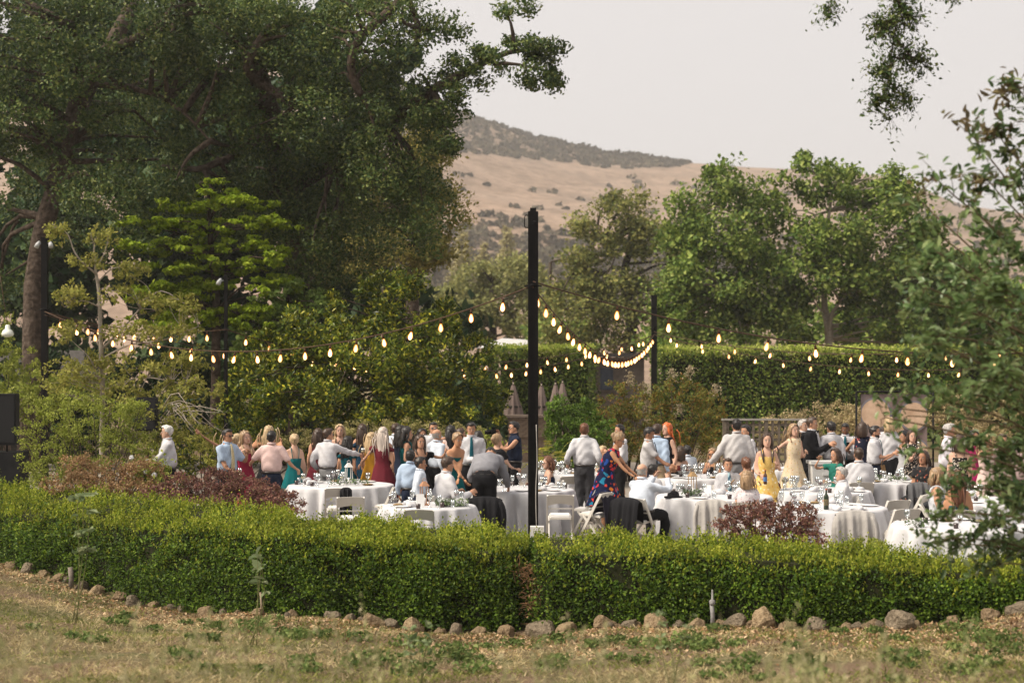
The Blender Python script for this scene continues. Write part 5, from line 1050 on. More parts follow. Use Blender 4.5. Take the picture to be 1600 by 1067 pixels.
def person(key, label, px, ytop, Y, f, sex='m', top='shirt', tc='white', bottom='trousers', bc='black', hair='short', hc='black', skin=0, seat=False, lean=0, side=0, rh=None, lh=None, yaw=0, pitch=0, sleeve=None, tie=None, hem=.3, girth=1.0, h=None, grip=.5, glasses=None, strap=False, basepx=None, group='wedding guests', roll=0, beard=False, seat_chair=True, neckline=.775, hk=.45):
    X = XZ(px if basepx is None else basepx, Y); ztop = CAMZ-(ytop-HZ)*Y/F
    if h is None: h = (ztop-.535)/.468 if seat else ztop
    h = min(max(h, 1.2), 1.93); u = h/1.75; g = girth; fem = sex == 'f'
    root = empty('person', (X, Y, .012), face_rz(f), label, 'person', group)
    hip = np.array([0, 0, .53*h if not seat else .52])
    L = R(lean); S = R(side)
    def dirv(a, k): return nrm(np.array([math.sin(S*k), math.sin(a), math.cos(a)]))
    p0 = hip; p1 = p0+dirv(L*.45, .5)*.09*h; p2 = p1+dirv(L*.85, .9)*.10*h; p3 = p2+dirv(L, 1)*.10*h; d3 = dirv(L, 1); p4 = p3+d3*.03*h; p5 = p4+dirv(L*.75, .8)*.045*h
    hd = dirv(L*hk, .5); hc_ = p5+hd*.04*h+np.array([0, .012, 0]); hs = .55+.45*u
    k = u*g
    if fem: RT = [(.15*k, .105*k), (.168*k, .115*k), (.122*k, .092*k), (.145*k, .112*k), (.135*u, .075*u), (.075*u, .06*u), (.046*u, .047*u)]; sw = .155*u
    else: RT = [(.145*k, .105*k), (.162*k, .115*k), (.148*k, .108*k), (.168*k, .118*k), (.165*u, .085*u), (.085*u, .068*u), (.055*u, .056*u)]; sw = .185*u
    spine = [p0-np.array([0, 0, .05*h]), p0, p1, p2, p3, p4, p5]
    rx = np.array([1., 0, 0])
    HR = rotm(R(-yaw), -L*hk-R(pitch), R(roll))
    fw3 = nrm(np.cross(d3, rx)*-1) if False else nrm(np.array([0, math.cos(L), -math.sin(L)]))
    # arms
    l1, l2 = .172*h, .15*h; arms = {}
    for sg, tg in ((1, rh), (-1, lh)):
        sh = p3+rx*sg*sw*.93-d3*.012*h
        if tg is None: wr = np.array([sg*(sw+.05*u*g), .03+sh[1]*.6, sh[2]-.305*h]); 
        else: wr = np.array(tg, float)*np.array([1, 1, 1]); 
        if seat and tg is None: wr = np.array([sg*.14, .30, .72])
        el, wr = ik(sh, wr, l1, l2, np.array([sg*.28, -.7, -.5])); arms[sg] = (sh, el, wr)
    # legs
    legs = {}
    for sg in (1, -1):
        a = hip+np.array([sg*.085*u, 0, -.02])
        if seat: kn = np.array([sg*.13, .43*u, .49]); an = np.array([sg*.13, .40*u, .09])
        else: kn = np.array([sg*.088*u, .025, .285*h]); an = np.array([sg*.095*u, -.015, .05*h])
        legs[sg] = (a, kn, an)
    full = bottom in ('trousers', 'skirt') or top in ('dress',)
    # ---- body: one union
    b = MB(); b.tube(spine+[p5+hd*.03*h], RT+[(.04*u, .045*u)], 14, rx=rx)
    for sg in (1, -1):
        sh, el, wr = arms[sg]; q = curve([sh-rx*sg*.04*u, sh, el, wr], 10); am = .92 if fem else 1.08
        b.tube(q, [x*u*am for x in (.05, .052, .05, .046, .042, .04, .04, .037, .031, .026)], 10)
        a, kn, an = legs[sg]; q = curve([a, kn, an], 9); b.tube(q, [x*u for x in (.088, .085, .077, .067, .056, .056, .053, .043, .036)], 10)
        b.tube([an+np.array([0, -.05, -.03*u]), an+np.array([0, .03, -.035*u]), an+np.array([0, .16*u, -.055*u])], [(.036*u, .035*u), (.042*u, .035*u), (.03*u, .02*u)], 8, rx=rx)
    x = MB(); V, Fc = head_shell(0); x.add(V*hs@HR.T+hc_, Fc, 0)
    def hp_(v): return np.array(v)*hs@HR.T+hc_
    x.tube([hp_((0, .083, .012)), hp_((0, .098, -.02)), hp_((0, .106, -.036)), hp_((0, .086, -.046))], [.006*hs, .009*hs, .012*hs, .006*hs], 6)
    for sg in (1, -1):
        x.ell(hp_((sg*.077, -.005, -.012)), (.009*hs, .018*hs, .032*hs), 6, 5, rot=HR)
        x.ell(hp_((sg*.03, .079, .002)), (.0135*hs, .008*hs, .008*hs), 8, 5, 1, rot=HR); x.ell(hp_((sg*.03, .0855, .002)), (.0068*hs, .004*hs, .0072*hs), 6, 4, 2, rot=HR)
        x.ell(hp_((sg*.031, .083, .019)), (.018*hs, .006*hs, .0042*hs), 6, 4, 2, rot=HR)
    x.ell(hp_((0, .083, -.066)), (.022*hs, .008*hs, .0075*hs), 8, 5, 3, rot=HR)
    for sg in (1, -1):
        sh, el, wr = arms[sg]; d = nrm(wr-el); pn = nrm(np.array([-sg*.8, .4, -.3])); hand_geo(x, wr, d, pn, u*(.92 if fem else 1.02), grip, sg)
    XV = np.concatenate(x.V)
    def fin_body(V, ff, cnt):
        n0 = len(V); VV = np.vstack([V, XV]); f2 = np.concatenate([ff, np.array([i+n0 for f_ in x.F for i in f_], np.int32)]); c2 = np.concatenate([cnt, np.array([len(f_) for f_ in x.F], np.int32)])
        mi = np.concatenate([np.zeros(len(cnt), np.int32), np.array(x.M, np.int32)]); link('body', mesh_np('body', VV, f2, c2, [SKINS[skin], EYEW, EYED, LIP], mi, True), root)
    queue(b, .034, fin_body)
    def simple(name, mat):
        def fin(V, ff, cnt): link(name, mesh_np(name, V, ff, cnt, [mat], None, True), root)
        return fin
    # ---- clothes
    gr = lambda a, e: [(r[0]+e, r[1]+e) for r in a]
    if top in ('shirt', 'jacket'):
        s_ = MB(); e = .022 if top == 'shirt' else .034
        rr = gr(RT, e); rr[2] = (rr[2][0]+.018*g, rr[2][1]+.018*g); rr[6] = (RT[6][0]+.016, RT[6][1]+.018)
        tuck = bottom == 'trousers' and top == 'shirt'; lowp = p0+(p1-p0)*.45 if tuck else p0-np.array([0, 0, .1*h])
        s_.tube([lowp, p0+(p1-p0)*.68 if tuck else p0+np.array([0, 0, .02]), p1, p2, p3, p4, p4+(p5-p4)*.35], [rr[1] if not tuck else (RT[1][0]*.9, RT[1][1]*.9), (RT[1][0]+e, RT[1][1]+e) if not tuck else (RT[1][0]*.97+e, RT[1][1]*.98+e), rr[2], rr[3], rr[4], rr[5], rr[6]], 16, rx=rx)
        sl = sleeve or 'long'; tmax = {'long': 1.0, 'rolled': .66, 'short': .42, 'cap': .25}[sl]
        for sg in (1, -1):
            sh, el, wr = arms[sg]; q = curve([sh-rx*sg*.04*u, sh, el, wr-(wr-el)*.02], 16); m_ = max(4, int(16*tmax)); wf = .92 if fem else 1.1
            base = np.interp(np.arange(16)/15, [0, .3, .6, .8, 1], [.06, .06, .053, .047, .038])*u*wf+(.01 if top == 'jacket' else .006); s_.tube(q[:m_], list(base[:m_]), 12)
        queue(s_, .026, simple('shirt' if top == 'shirt' else 'dinner_jacket', CM[tc]), .011)
        # collar band
        cl = MB(); cpt = p4+(p5-p4)*.45
        ring = [cpt+np.array([math.cos(a)*(RT[6][0]+.017), math.sin(a)*(RT[6][1]+.02)+.004, .012*-math.sin(a)]) for a in np.linspace(0, 2*math.pi, 17)]
        cl.tube(ring, [(.007, .02)]*17, 6, rx=None); cl.build('collar', CM['white'] if top == 'jacket' else CM[tc], root, True)
        fy = lambda pt, r_: pt+fw3*(r_+e+.012)
        if top == 'jacket':
            V = [p4+fw3*(.075*u+e)+rx*-.05, p4+fw3*(.075*u+e)+rx*.05, fy(p2, RT[3][1])+rx*.045, fy(p1, RT[2][1])+rx*.012+fw3*.018, fy(p1, RT[2][1])-rx*.012+fw3*.018, fy(p2, RT[3][1])-rx*.045]; V = [v+fw3*.006 for v in V]; V2 = [v-fw3*.02 for v in V]
            MB().add(V+V2, [(0,1,2,3,4,5), (11,10,9,8,7,6)]+[(i, (i+1) % 6, 6+(i+1) % 6, 6+i) for i in range(6)]).build('shirt_front', CM['white'], root)
            c0 = p4+fw3*(.08*u+e+.012); bt = MB()
            for sg in (1, -1): bt.add([c0+rx*sg*.004+d3*.008, c0+rx*sg*.055+d3*.026, c0+rx*sg*.055-d3*.026, c0+rx*sg*.004-d3*.008]+[v-fw3*.014 for v in (c0+rx*sg*.004+d3*.008, c0+rx*sg*.055+d3*.026, c0+rx*sg*.055-d3*.026, c0+rx*sg*.004-d3*.008)], [(0,1,2,3), (7,6,5,4), (0,4,5,1), (1,5,6,2), (2,6,7,3), (3,7,4,0)])
            bt.build('bow_tie', CM['black'], root)
        if tie:
            P4 = [p4+fw3*(.075*u+e+.006), p3+fw3*(RT[4][1]+e+.022), p2+fw3*(RT[3][1]+e+.02), p1+fw3*(RT[2][1]+e+.03), p0+d3*.03*h+fw3*(RT[1][1]+e+.02)]
            MB().tube(curve(P4, 10), [(.022, .01), (.018, .007), (.022, .007), (.027, .007), (.031, .007), (.035, .007), (.039, .007), (.042, .007), (.043, .007), (.014, .006)], 8, rx=rx).build('tie', TIES[tie], root, True)
    if bottom == 'trousers':
        t_ = MB(); e = .02
        t_.tube([p0-np.array([0, 0, .055*h]), p0, p0+(p1-p0)*.55], [(RT[0][0]+e, RT[0][1]+e), (RT[1][0]+e-.004, RT[1][1]+e-.004), (RT[1][0]*.93+e, RT[1][1]*.95+e)], 14, rx=rx)
        for sg in (1, -1):
            a, kn, an = legs[sg]; q = curve([a, kn, an+np.array([0, 0, -.02])], 9); t_.tube(q, [v*u*(.6+.4*g) for v in (.103, .1, .094, .086, .076, .075, .073, .07, .07)], 12)
        queue(t_, .028, simple('trousers', CM[bc]), .009)
        bl = p0+(p1-p0)*.5; ring = [bl+np.array([math.cos(a)*(RT[1][0]*.95+e+.006), math.sin(a)*(RT[1][1]*.97+e+.006), 0]) for a in np.linspace(0, 2*math.pi, 25)]
        if top == 'shirt': MB().tube(ring, [(.005, .017)]*25, 6).build('belt', SHOE, root, True)
    if top == 'dress' or bottom == 'skirt':
        e = .014; zt_ = neckline
        if seat:
            s_ = MB(); rr = gr(RT, e); bp = p3-d3*(.82-zt_)*h
            s_.tube([p0-np.array([0, 0, .05]), p0, p1, p2, bp], [rr[0], rr[1], rr[2], rr[3], (rr[3][0]*.98, rr[3][1]*.9)], 14, rx=rx)
            for sg in (1, -1):
                a, kn, an = legs[sg]; s_.tube([a, (a+kn)/2, kn+np.array([0, .02, -.02]), kn+np.array([0, .02, -.18])], [.115*u, .115*u, .11*u, .1*u], 10)
            s_.tube([hip+np.array([0, .05, 0]), hip+np.array([0, .38*u, -.02])], [(.2*u, .09*u), (.2*u, .08*u)], 10, rx=rx)
            queue(s_, .027, simple('dress', CM[tc]), .008)
        else:
            n = 40; V = []; Fc = []; hemz = hem*h; ringz = []
            if top == 'dress':
                bp = p3-d3*(.82-zt_)*h; ringz += [(bp+d3*.004, RT[3][0]*.96+e-.006, RT[3][1]*.92+e, 0), (p2, RT[3][0]+e, RT[3][1]+e+.006, 0), (p1+(p2-p1)*.45, (RT[2][0]+RT[3][0])/2+e*.8, (RT[2][1]+RT[3][1])/2+e, 0)]
            ringz += [(p1, RT[2][0]+e, RT[2][1]+e, .1), (p0+(p1-p0)*.3, RT[1][0]+e, RT[1][1]+e, .25), (p0-np.array([0, 0, .04*h]), RT[1][0]+e+.025, RT[1][1]+e+.03, .5)]
            z0 = ringz[-1][0][2]; fl = .11 if hem > .2 else .17
            for q in (.25, .5, .75, 1.0): ringz.append((np.array([p0[0], p0[1]*.6, z0+(hemz-z0)*q]), RT[1][0]+.045+fl*q, RT[1][1]+.05+fl*q, .5+q*.7))
            ph = (px*1.7) % 6.28
            for c_, a, bb, fo in ringz:
                for j in range(n): t = 2*math.pi*j/n; m_ = 1+.055*fo*(math.cos(9*t+ph)+.7*math.cos(14*t+2*ph)+.5*math.cos(5*t)); V.append(c_+np.array([a*m_*math.cos(t), bb*m_*math.sin(t), 0]) if c_ is not ringz[0][0] or top != 'dress' else c_+rx*a*math.cos(t)+fw3*bb*math.sin(t))
            for i in range(len(ringz)-1):
                for j in range(n): Fc.append((i*n+j, (i+1)*n+j, (i+1)*n+(j+1) % n, i*n+(j+1) % n))
            MB().add(V, Fc).build('dress' if top == 'dress' else 'skirt', CM[tc if top == 'dress' else bc], root, True)
        if top == 'dress':
            sm_ = MB()
            if sleeve == 'off':
                for sg in (1, -1):
                    sm_ = MB(); sh, el, wr = arms[sg]; q = curve([sh, el], 8); sm_.tube([p2+rx*sg*RT[3][0]*.7+d3*.02*h, q[1], q[2], q[3]], [(.05*u, .05*u), (.066*u, .062*u), (.068*u, .064*u), (.06*u, .058*u)], 10); sm_.build('sleeve', CM[tc], root, True)
            elif sleeve in ('cap', 'short'):
                for sg in (1, -1):
                    sh, el, wr = arms[sg]; q = curve([sh-rx*sg*.07*u, sh, el], 10); m_ = 5 if sleeve == 'cap' else 8; sm_.tube(q[:m_], [(.064*u, .062*u)]*m_, 10)
                sm_.tube([p2+(p3-p2)*.2, p3, p4-d3*.004], [(RT[3][0]+.014, RT[3][1]+.014), (RT[4][0]+.016, RT[4][1]+.016), (RT[5][0]+.016, RT[5][1]+.014)], 14, rx=rx)
                queue(sm_, .026, simple('yoke', CM[tc]), .004)
            else:
                if strap:
                    for sg in (1, -1): MB().tube(curve([p2+rx*sg*.075*u+fw3*(RT[3][1]+.02), p3+rx*sg*.085*u+fw3*.085*u, p4+rx*sg*.08*u, p3+rx*sg*.08*u-fw3*.085*u, p2+rx*sg*.06*u-fw3*(RT[3][1]+.012)], 12), [(.014, .006)]*12, 6).build('strap', CM[tc], root, True)
    if not seat or True:
        sh_ = MB()
        for sg in (1, -1):
            a, kn, an = legs[sg]; sh_ = MB(); sh_.tube([an+np.array([0, -.07, -.045*u]), an+np.array([0, -.02, -.04*u]), an+np.array([0, .06, -.045*u]), an+np.array([0, .19*u, -.06*u])], [(.035*u, .035*u), (.046*u, .042*u), (.048*u, .036*u), (.034*u, .022*u)], 10, rx=rx); sh_.build('shoe', SHOE, root, True)
    # ---- hair
    hm = HAIR[hc]; ph = px*.37; hairs = MB()
    lumpf = lambda V: .006*np.sin(V[:, 0]*110+ph+3*np.sin(V[:, 2]*40))+.005*np.sin(V[:, 2]*80+V[:, 1]*90+ph)
    wisp = hair in ('long', 'wavy', 'bob', 'updo', 'pony', 'braid')
    def keep(c):
        z = c[2]/.118; y = c[1]/.09
        if hair == 'bald': return z > -.45 and z < .38 and y < -.05
        lim = (.02 if not wisp else .1)+.95*max(z, -.6) if z > -.1 else -.15+.9*z
        return z > (-.62 if not wisp else -.75) and y < lim
    gw = {'short': .011, 'bald': .007, 'long': .017, 'wavy': .022, 'bob': .026, 'updo': .018, 'pony': .014, 'braid': .016, 'fade': .008}[hair]
    V, Fc = head_shell(gw, 18, 26, keep, lumpf); hairs.add(V*hs@HR.T+hc_, Fc)
    if hair == 'fade': hairs.ell(hp_((0, .005, .098)), (.062*hs, .085*hs, .034*hs), 12, 8, rot=HR)
    if hair == 'short': hairs.ell(hp_((0, .02, .092)), (.064*hs, .078*hs, .036*hs), 12, 8, rot=HR)
    if hair == 'updo': hairs.ell(hp_((0, -.105, .035)), (.052*hs, .05*hs, .05*hs), 12, 8, rot=HR); hairs.ell(hp_((.012, -.085, .075)), (.04*hs, .04*hs, .035*hs), 10, 6, rot=HR)
    bk = lambda z, yy, xx=0: np.array([p3[0]*(1 if z < -.25 else .5)+hc_[0]*(0 if z < -.25 else .5)+xx, 0, 0])
    down = {'long': .42, 'wavy': .36, 'bob': .15, 'pony': .34, 'braid': .1}.get(hair)
    if down:
        top_ = hp_((0, -.055, .055)); md = hp_((0, -.075, -.07)); n_ = 9
        bkp = p4-fw3*.085*u; lowp = bkp-d3*(down-.16)*(1 if down > .2 else .3)-fw3*.025
        if down <= .2: pts = [top_, md, hp_((0, -.06, -.15))]
        else: pts = [top_, md, bkp, lowp]
        c_ = curve(pts, n_); wd = np.interp(np.linspace(0, 1, n_), [0, .25, .55, .85, 1], [.075, .095, .105 if hair != 'pony' else .05, .085 if hair != 'pony' else .05, .03])*hs*(1.12 if hair == 'wavy' else 1)
        if hair == 'pony': wd = np.interp(np.linspace(0, 1, n_), [0, .2, .6, 1], [.05, .04, .045, .012])*hs
        dp = np.interp(np.linspace(0, 1, n_), [0, .3, .6, 1], [.05, .055, .04, .015])*hs
        if hair == 'bob': wd = np.full(n_, .098*hs); dp = np.full(n_, .07*hs); wd[-1] *= .8; wd[0] *= .8
        TV, TF = tube(c_, list(zip(wd, dp)), 22, rx=rx); ang = np.tile(np.arange(22)/22*2*math.pi, n_); lev = np.repeat(np.arange(n_), 22)
        cen = np.repeat(c_, 22, 0); TV = cen+(TV-cen)*(1+.10*np.sin(ang*7+lev*(1.6 if hair == 'wavy' else .3)+ph)+.06*np.sin(ang*11+ph*2))[:, None]; hairs.add(TV, TF)
        for sg in (1, -1):                        # locks framing the face
            a = hp_((sg*.062, .02, .06)); m1 = hp_((sg*.083, .01, -.04)); m2 = hp_((sg*.085, -.02, -.12)); lst = [a, m1, m2]
            if hair in ('long', 'wavy') : lst.append(p3+rx*sg*.085*u+fw3*(.085*u if fem else .0)-d3*.03)
            if hair == 'long' and down: lst.append(p2+rx*sg*.075*u+fw3*(RT[3][1]+.03))
            n2 = 10; hairs.tube(curve(lst, n2), list(zip(np.interp(np.linspace(0, 1, n2), [0, .4, .8, 1], [.016, .026, .026, .008])*hs, np.interp(np.linspace(0, 1, n2), [0, .4, .8, 1], [.02, .03, .024, .008])*hs)), 10)
    if down:
        rs_ = np.random.default_rng(int(px))
        for _ in range(14):                        # loose strands
            i0 = rs_.integers(0, 4); off = rs_.normal(size=3)*np.array([.075, .03, .03])*hs; st0 = c_[i0]+off; st1 = c_[min(n_-1, i0+3)]+off*1.25; st2 = c_[-1]+off*1.1+rs_.normal(size=3)*.03
            hairs.tube(curve([st0, st1, st2], 6), [.009, .011, .011, .01, .008, .003], 4)
    hairs.build('hair', hm, root, True)
    if beard:
        V, Fc = head_shell(.005, 18, 26, lambda c: c[2]/.118 < -.38 and c[1] > .0 and not (abs(c[0]) < .026 and -.62 < c[2]/.118 < -.48)); MB().add(V*hs@HR.T+hc_, Fc).build('beard', hm, root, True)
    if glasses:
        gl = MB()
        for sg in (1, -1): gl.ell(hp_((sg*.031, .096, .002)), (.024*hs, .004*hs, .019*hs), 12, 6, rot=HR); gl.tube([hp_((sg*.055, .092, .006)), hp_((sg*.08, .0, .004))], [.003, .003], 4)
        gl.tube([hp_((-.012, .097, .006)), hp_((.012, .097, .006))], [.003, .003], 4); gl.build('glasses', EYED if glasses == 'sun' else mat_glass('lens', (.6,.6,.6)), root, True)
    # ---- where the hands are in the world
    th = face_rz(f); Mr = np.array([[math.cos(th), -math.sin(th), 0], [math.sin(th), math.cos(th), 0], [0, 0, 1]])
    for sg, nm in ((1, 'r'), (-1, 'l')):
        sh, el, wr = arms[sg]; WORLD_HANDS[key+nm] = Mr@(wr+nrm(wr-el)*.085*u+np.array([-sg*.02, .02, 0]))+np.array([X, Y, .012])
    if seat and seat_chair: chair(X, Y-0.0+0, face_rz(f), 'white folding chair holding the '+seat_chair if isinstance(seat_chair, str) else 'white folding chair with a seated guest at the tables', 'occupied white folding chairs')
    return root
pp = person
# the dance floor, from the left
pp('oldman', 'old man with white hair in a white shirt holding a cup', 262, 666, 28.5, -80, hc='white', rh=(.12, .36, 1.12), lh=(-.1, .42, 1.14), skin=0, girth=1.12, sleeve='long')
pp('pointer', 'woman in black pointing up with an outstretched arm', 356, 674, 30.4, 20, 'f', 'dress', 'black', None, hair='long', hc='blonde', rh=(.62, .12, 1.62), skin=1, strap=True)
pp('bluetie', 'dark haired man in a blue shirt and printed tie', 355, 672, 28.0, 50, tc='blue', hc='black', skin=2, tie='print', rh=(.1, .32, .98), lh=(-.2, .3, 1.32), sleeve='rolled', glasses='sun')
pp('blondeB', 'blonde woman mostly hidden between blue shirt and crimson dress', 371, 680, 29.7, 140, 'f', 'dress', 'black', None, hair='updo', hc='blonde', skin=0)
pp('crimson', 'blonde woman in a crimson strapless dress leaning her head', 383, 675, 28.7, 40, 'f', 'dress', 'crimson', None, hair='long', hc='dkblonde', skin=4, rh=(.22, .2, 1.3), lh=(-.42, .2, 1.1), roll=14, hem=.15)
pp('hairhands', 'blonde woman in black with both hands in her hair', 420, 667, 30.3, 175, 'f', 'dress', 'black', None, hair='long', hc='blonde', skin=5, rh=(.24, -.02, 1.42), lh=(-.24, -.02, 1.42), strap=True)
pp('pinkback', 'man in a pink shirt seen from behind with arms spread', 424, 675, 28.2, 178, tc='pink', bc='navy', hc='black', skin=1, rh=(.42, .22, 1.0), lh=(-.42, .25, 1.12), sleeve='rolled')
pp('tealback', 'blonde woman in a low backed teal dress seen from behind', 460, 680, 29.5, 200, 'f', 'dress', 'teal', None, hair='updo', hc='blonde', skin=4, lh=(-.2, .36, 1.1), rh=None, strap=True, hem=.1, neckline=.72)
pp('burgback', 'woman with long brown hair in a burgundy dress seen from behind', 497, 671, 30.4, 190, 'f', 'dress', 'burgundy', None, hair='long', hc='brown', skin=1, strap=True, hem=.1)
pp('whiteback', 'man in a wrinkled white shirt and grey trousers reaching out a drink', 512, 671, 29.5, 150, tc='white', bc='greytr', hc='brown', skin=1, rh=(.42, .52, 1.17), lh=(-.28, .05, .92), yaw=25)
pp('blondeopen', 'laughing blonde woman in a black top facing the tables', 531, 665, 31.3, 5, 'f', 'dress', 'black', None, hair='wavy', hc='blonde', skin=4, strap=True)
pp('tealgirl', 'girl with dark wavy hair in an off shoulder teal dress', 543, 684, 30.0, 165, 'f', 'dress', 'deepteal', None, hair='wavy', hc='black', skin=1, sleeve='off', hem=.1)
pp('navyback', 'woman with long dark hair in an off shoulder navy dress', 566, 664, 30.9, 190, 'f', 'dress', 'petrol', None, hair='long', hc='brown', skin=1, sleeve='off', hem=.1)
pp('yellowdress', 'blonde woman in a mustard yellow dress', 580, 678, 30.2, 150, 'f', 'dress', 'yellow', None, hair='wavy', hc='blonde', skin=1, hem=.1, strap=True)
pp('silverhair', 'woman with long silver hair in an off shoulder burgundy dress', 598, 669, 29.5, 175, 'f', 'dress', 'burgundy', None, hair='long', hc='ash', skin=1, sleeve='off', hem=.05, lh=(-.46, .2, 1.0))
pp('behindman', 'dark haired man in light blue behind the dark haired women', 618, 663, 31.6, 160, tc='paleblue', hc='brown', skin=0)
pp('darkhairA', 'woman with dark hair half hidden behind the green dress', 626, 667, 30.8, 120, 'f', 'dress', 'navy', None, hair='wavy', hc='black', skin=1)
pp('tealside', 'dark haired woman in a teal dress turned to the right', 635, 669, 29.7, 100, 'f', 'dress', 'teal', None, hair='wavy', hc='black', skin=1, hem=.08, rh=(.18, .2, 1.1), strap=True)
pp('boyback', 'boy in a light blue shirt seen from behind', 641, 706, 26.3, 170, tc='blue', bc='navy', hc='black', skin=2)
pp('boyside', 'boy in a pale blue shirt with slicked hair in profile', 656, 717, 25.4, 95, tc='paleblue', bc='navy', hair='fade', hc='black', skin=2)
pp('blackdress', 'woman with wavy brown hair in an off shoulder black dress', 656, 682, 27.9, 25, 'f', 'dress', 'black', None, hair='wavy', hc='brown', skin=1, sleeve='off', lh=(-.4, .2, 1.35))
pp('glassesw', 'dark haired woman in glasses far back on the dance floor', 659, 672, 31.2, 20, 'f', 'dress', 'palepink', None, hair='bob', hc='black', skin=1, glasses='clear')
pp('glassesm', 'dark haired man in glasses and white shirt behind a bald man', 677, 661, 31, 10, tc='white', hc='black', skin=1, glasses='clear')
pp('baldman', 'balding man in a pale blue shirt turned to the right', 682, 672, 29.8, 130, tc='paleblue', hair='bald', hc='grey', skin=1, lh=(-.16, .2, 1.45))
pp('seatwhite', 'seated dark haired man in a white shirt at the garland table', 688, 713, 25.5, 120, tc='white', hc='brown', skin=1, seat=True, rh=(.24, .42, .82), lh=(-.2, .38, .8), lean=12, seat_chair='man at the garland table')
pp('pinkdress', 'dark haired woman in a pale pink dress on the dance floor', 704, 667, 30.4, 200, 'f', 'dress', 'palepink', None, hair='wavy', hc='black', skin=1, rh=(.3, .25, 1.35), sleeve='cap')
pp('updoB', 'brown haired woman with pinned hair behind the tall man', 719, 671, 31, 100, 'f', 'dress', 'peach', None, hair='updo', hc='brown', skin=1)
pp('leanwoman', 'tanned woman in a strapless teal dress leaning over the garland table', 714, 687, 27.2, 30, 'f', 'dress', 'teal', None, hair='updo', hc='dkblonde', skin=5, lean=22, lh=(.12, .42, .86), rh=(-.05, .4, .9), h=1.74, basepx=706, hem=.08)
pp('tealtie', 'tall man in a white shirt and teal tie looking down', 736, 661, 29.2, 5, tc='white', hc='black', skin=1, tie='teal', rh=(-.05, .3, 1.13), lh=(-.2, .28, 1.1), pitch=12)
pp('bendman', 'man in a grey shirt and black trousers bending over a table', 757, 690, 26.0, 172, tc='grey', bc='black', hc='black', skin=1, lean=70, hk=1.35, h=1.9, rh=(.30, .62, .84), lh=(-.22, .6, .95), girth=1.08, basepx=757)
pp('darkback', 'dark haired guest behind the white flowers', 747, 676, 31.5, 190, 'f', 'dress', 'navy', None, hair='bob', hc='black', skin=1)
pp('bunwoman', 'woman with a grey blonde bun in a black dress', 776, 680, 28.3, 140, 'f', 'dress', 'black', None, hair='updo', hc='dkblonde', skin=4, sleeve='short', girth=1.15, rh=(.2, .35, 1.0))
pp('photographer', 'photographer in a navy shirt holding a black camera', 804, 660, 30.6, -75, tc='navy', bc='black', hc='black', skin=1, sleeve='short', rh=(.04, .3, 1.5), lh=(-.08, .36, 1.46), glasses='clear')
pp('auburn', 'seated woman with curly auburn hair in a navy sleeveless dress', 857, 715, 28.6, -80, 'f', 'dress', 'navy', None, hair='bob', hc='auburn', skin=4, seat=True, girth=1.15, glasses='clear', seat_chair='auburn haired woman')
# around the middle tables
pp('whiteman', 'brown haired man in a white shirt and charcoal trousers seen from behind', 913, 663, 29.3, 175, tc='white', bc='dkgrey', hc='auburn', skin=4, girth=1.08, rh=(.3, .1, 1.0), lh=(-.32, .12, 1.05))
pp('beardman', 'man with a dark beard in a white shirt turned left', 969, 665, 30.6, -70, tc='white', hair='fade', hc='black', skin=1, beard=True, lh=(-.1, .3, 1.2))
pp('floral', 'woman in a bright floral dress bending toward a seated man', 977, 685, 26.6, 75, 'f', 'dress', 'floral', None, hair='updo', hc='dkblonde', skin=5, lean=24, h=1.77, rh=(.16, .55, 1.0), lh=(-.1, .55, 1.0), basepx=945, sleeve='cap', girth=1.22, hem=.3, pitch=10, glasses='clear', neckline=.76)
pp('tieman', 'dark haired man in an off white shirt and dark tie looking down', 1013, 669, 28.8, 75, tc='offwhite', bc='navy', hc='black', skin=2, tie='black', sleeve='rolled', rh=(.1, .42, 1.02), lh=(-.1, .4, 1.05), pitch=22)
pp('blueback', 'man in a light blue shirt and khaki trousers seen from behind', 1026, 664, 29.9, 150, tc='blue', bc='khaki', hc='brown', skin=1)
pp('redhead', 'woman with bright orange red hair in a black dress', 1043, 662, 30.8, -60, 'f', 'dress', 'black', None, hair='pony', hc='red', skin=4, sleeve='cap', rh=(.1, .3, 1.05))
pp('bluesit', 'bald grey haired man in a pale blue shirt seated with raised hands', 1003, 725, 24.9, 140, tc='paleblue', bc='black', hair='bald', hc='grey', skin=0, seat=True, girth=1.2, rh=(.22, .38, 1.08), lh=(-.06, .42, 1.1), seat_chair='bald man with raised hands')
pp('bluesitb', 'dark haired guest seated beyond the bald man', 1020, 727, 26.7, 120, tc='white', hc='black', skin=2, seat=True, seat_chair='guest beyond the bald man')
pp('redfloral', 'seated woman with dark hair in a red floral low backed dress', 1063, 699, 31.3, 185, 'f', 'dress', 'red_floral', None, hair='bob', hc='brown', skin=4, seat=True, seat_chair='woman in red floral')
pp('bluebehind', 'seated man in pale blue behind the woman in red floral', 1074, 697, 32.2, 200, tc='paleblue', hc='black', skin=1, seat=True, seat_chair='man behind the red floral dress')
pp('blondesit', 'seated blonde woman raising her hands behind the floral dress', 941, 698, 31.5, 40, 'f', 'dress', 'peach', None, hair='long', hc='blonde', skin=1, seat=True, rh=(.12, .3, 1.2), lh=(-.1, .3, 1.2), seat_chair='blonde woman raising her hands')
pp('sunglasses', 'seated blonde woman in dark sunglasses facing the camera side', 1113, 702, 31.2, -20, 'f', 'dress', 'black', None, hair='long', hc='dkblonde', skin=5, seat=True, glasses='sun', strap=True, seat_chair='woman in sunglasses')
pp('bigback', 'broad man in a pale grey shirt seen from behind', 1151, 656, 29.3, 185, tc='offwhite', bc='greytr', hair='fade', hc='black', skin=1, girth=1.18, rh=(.3, .15, 1.0), lh=(-.45, .2, 1.05))
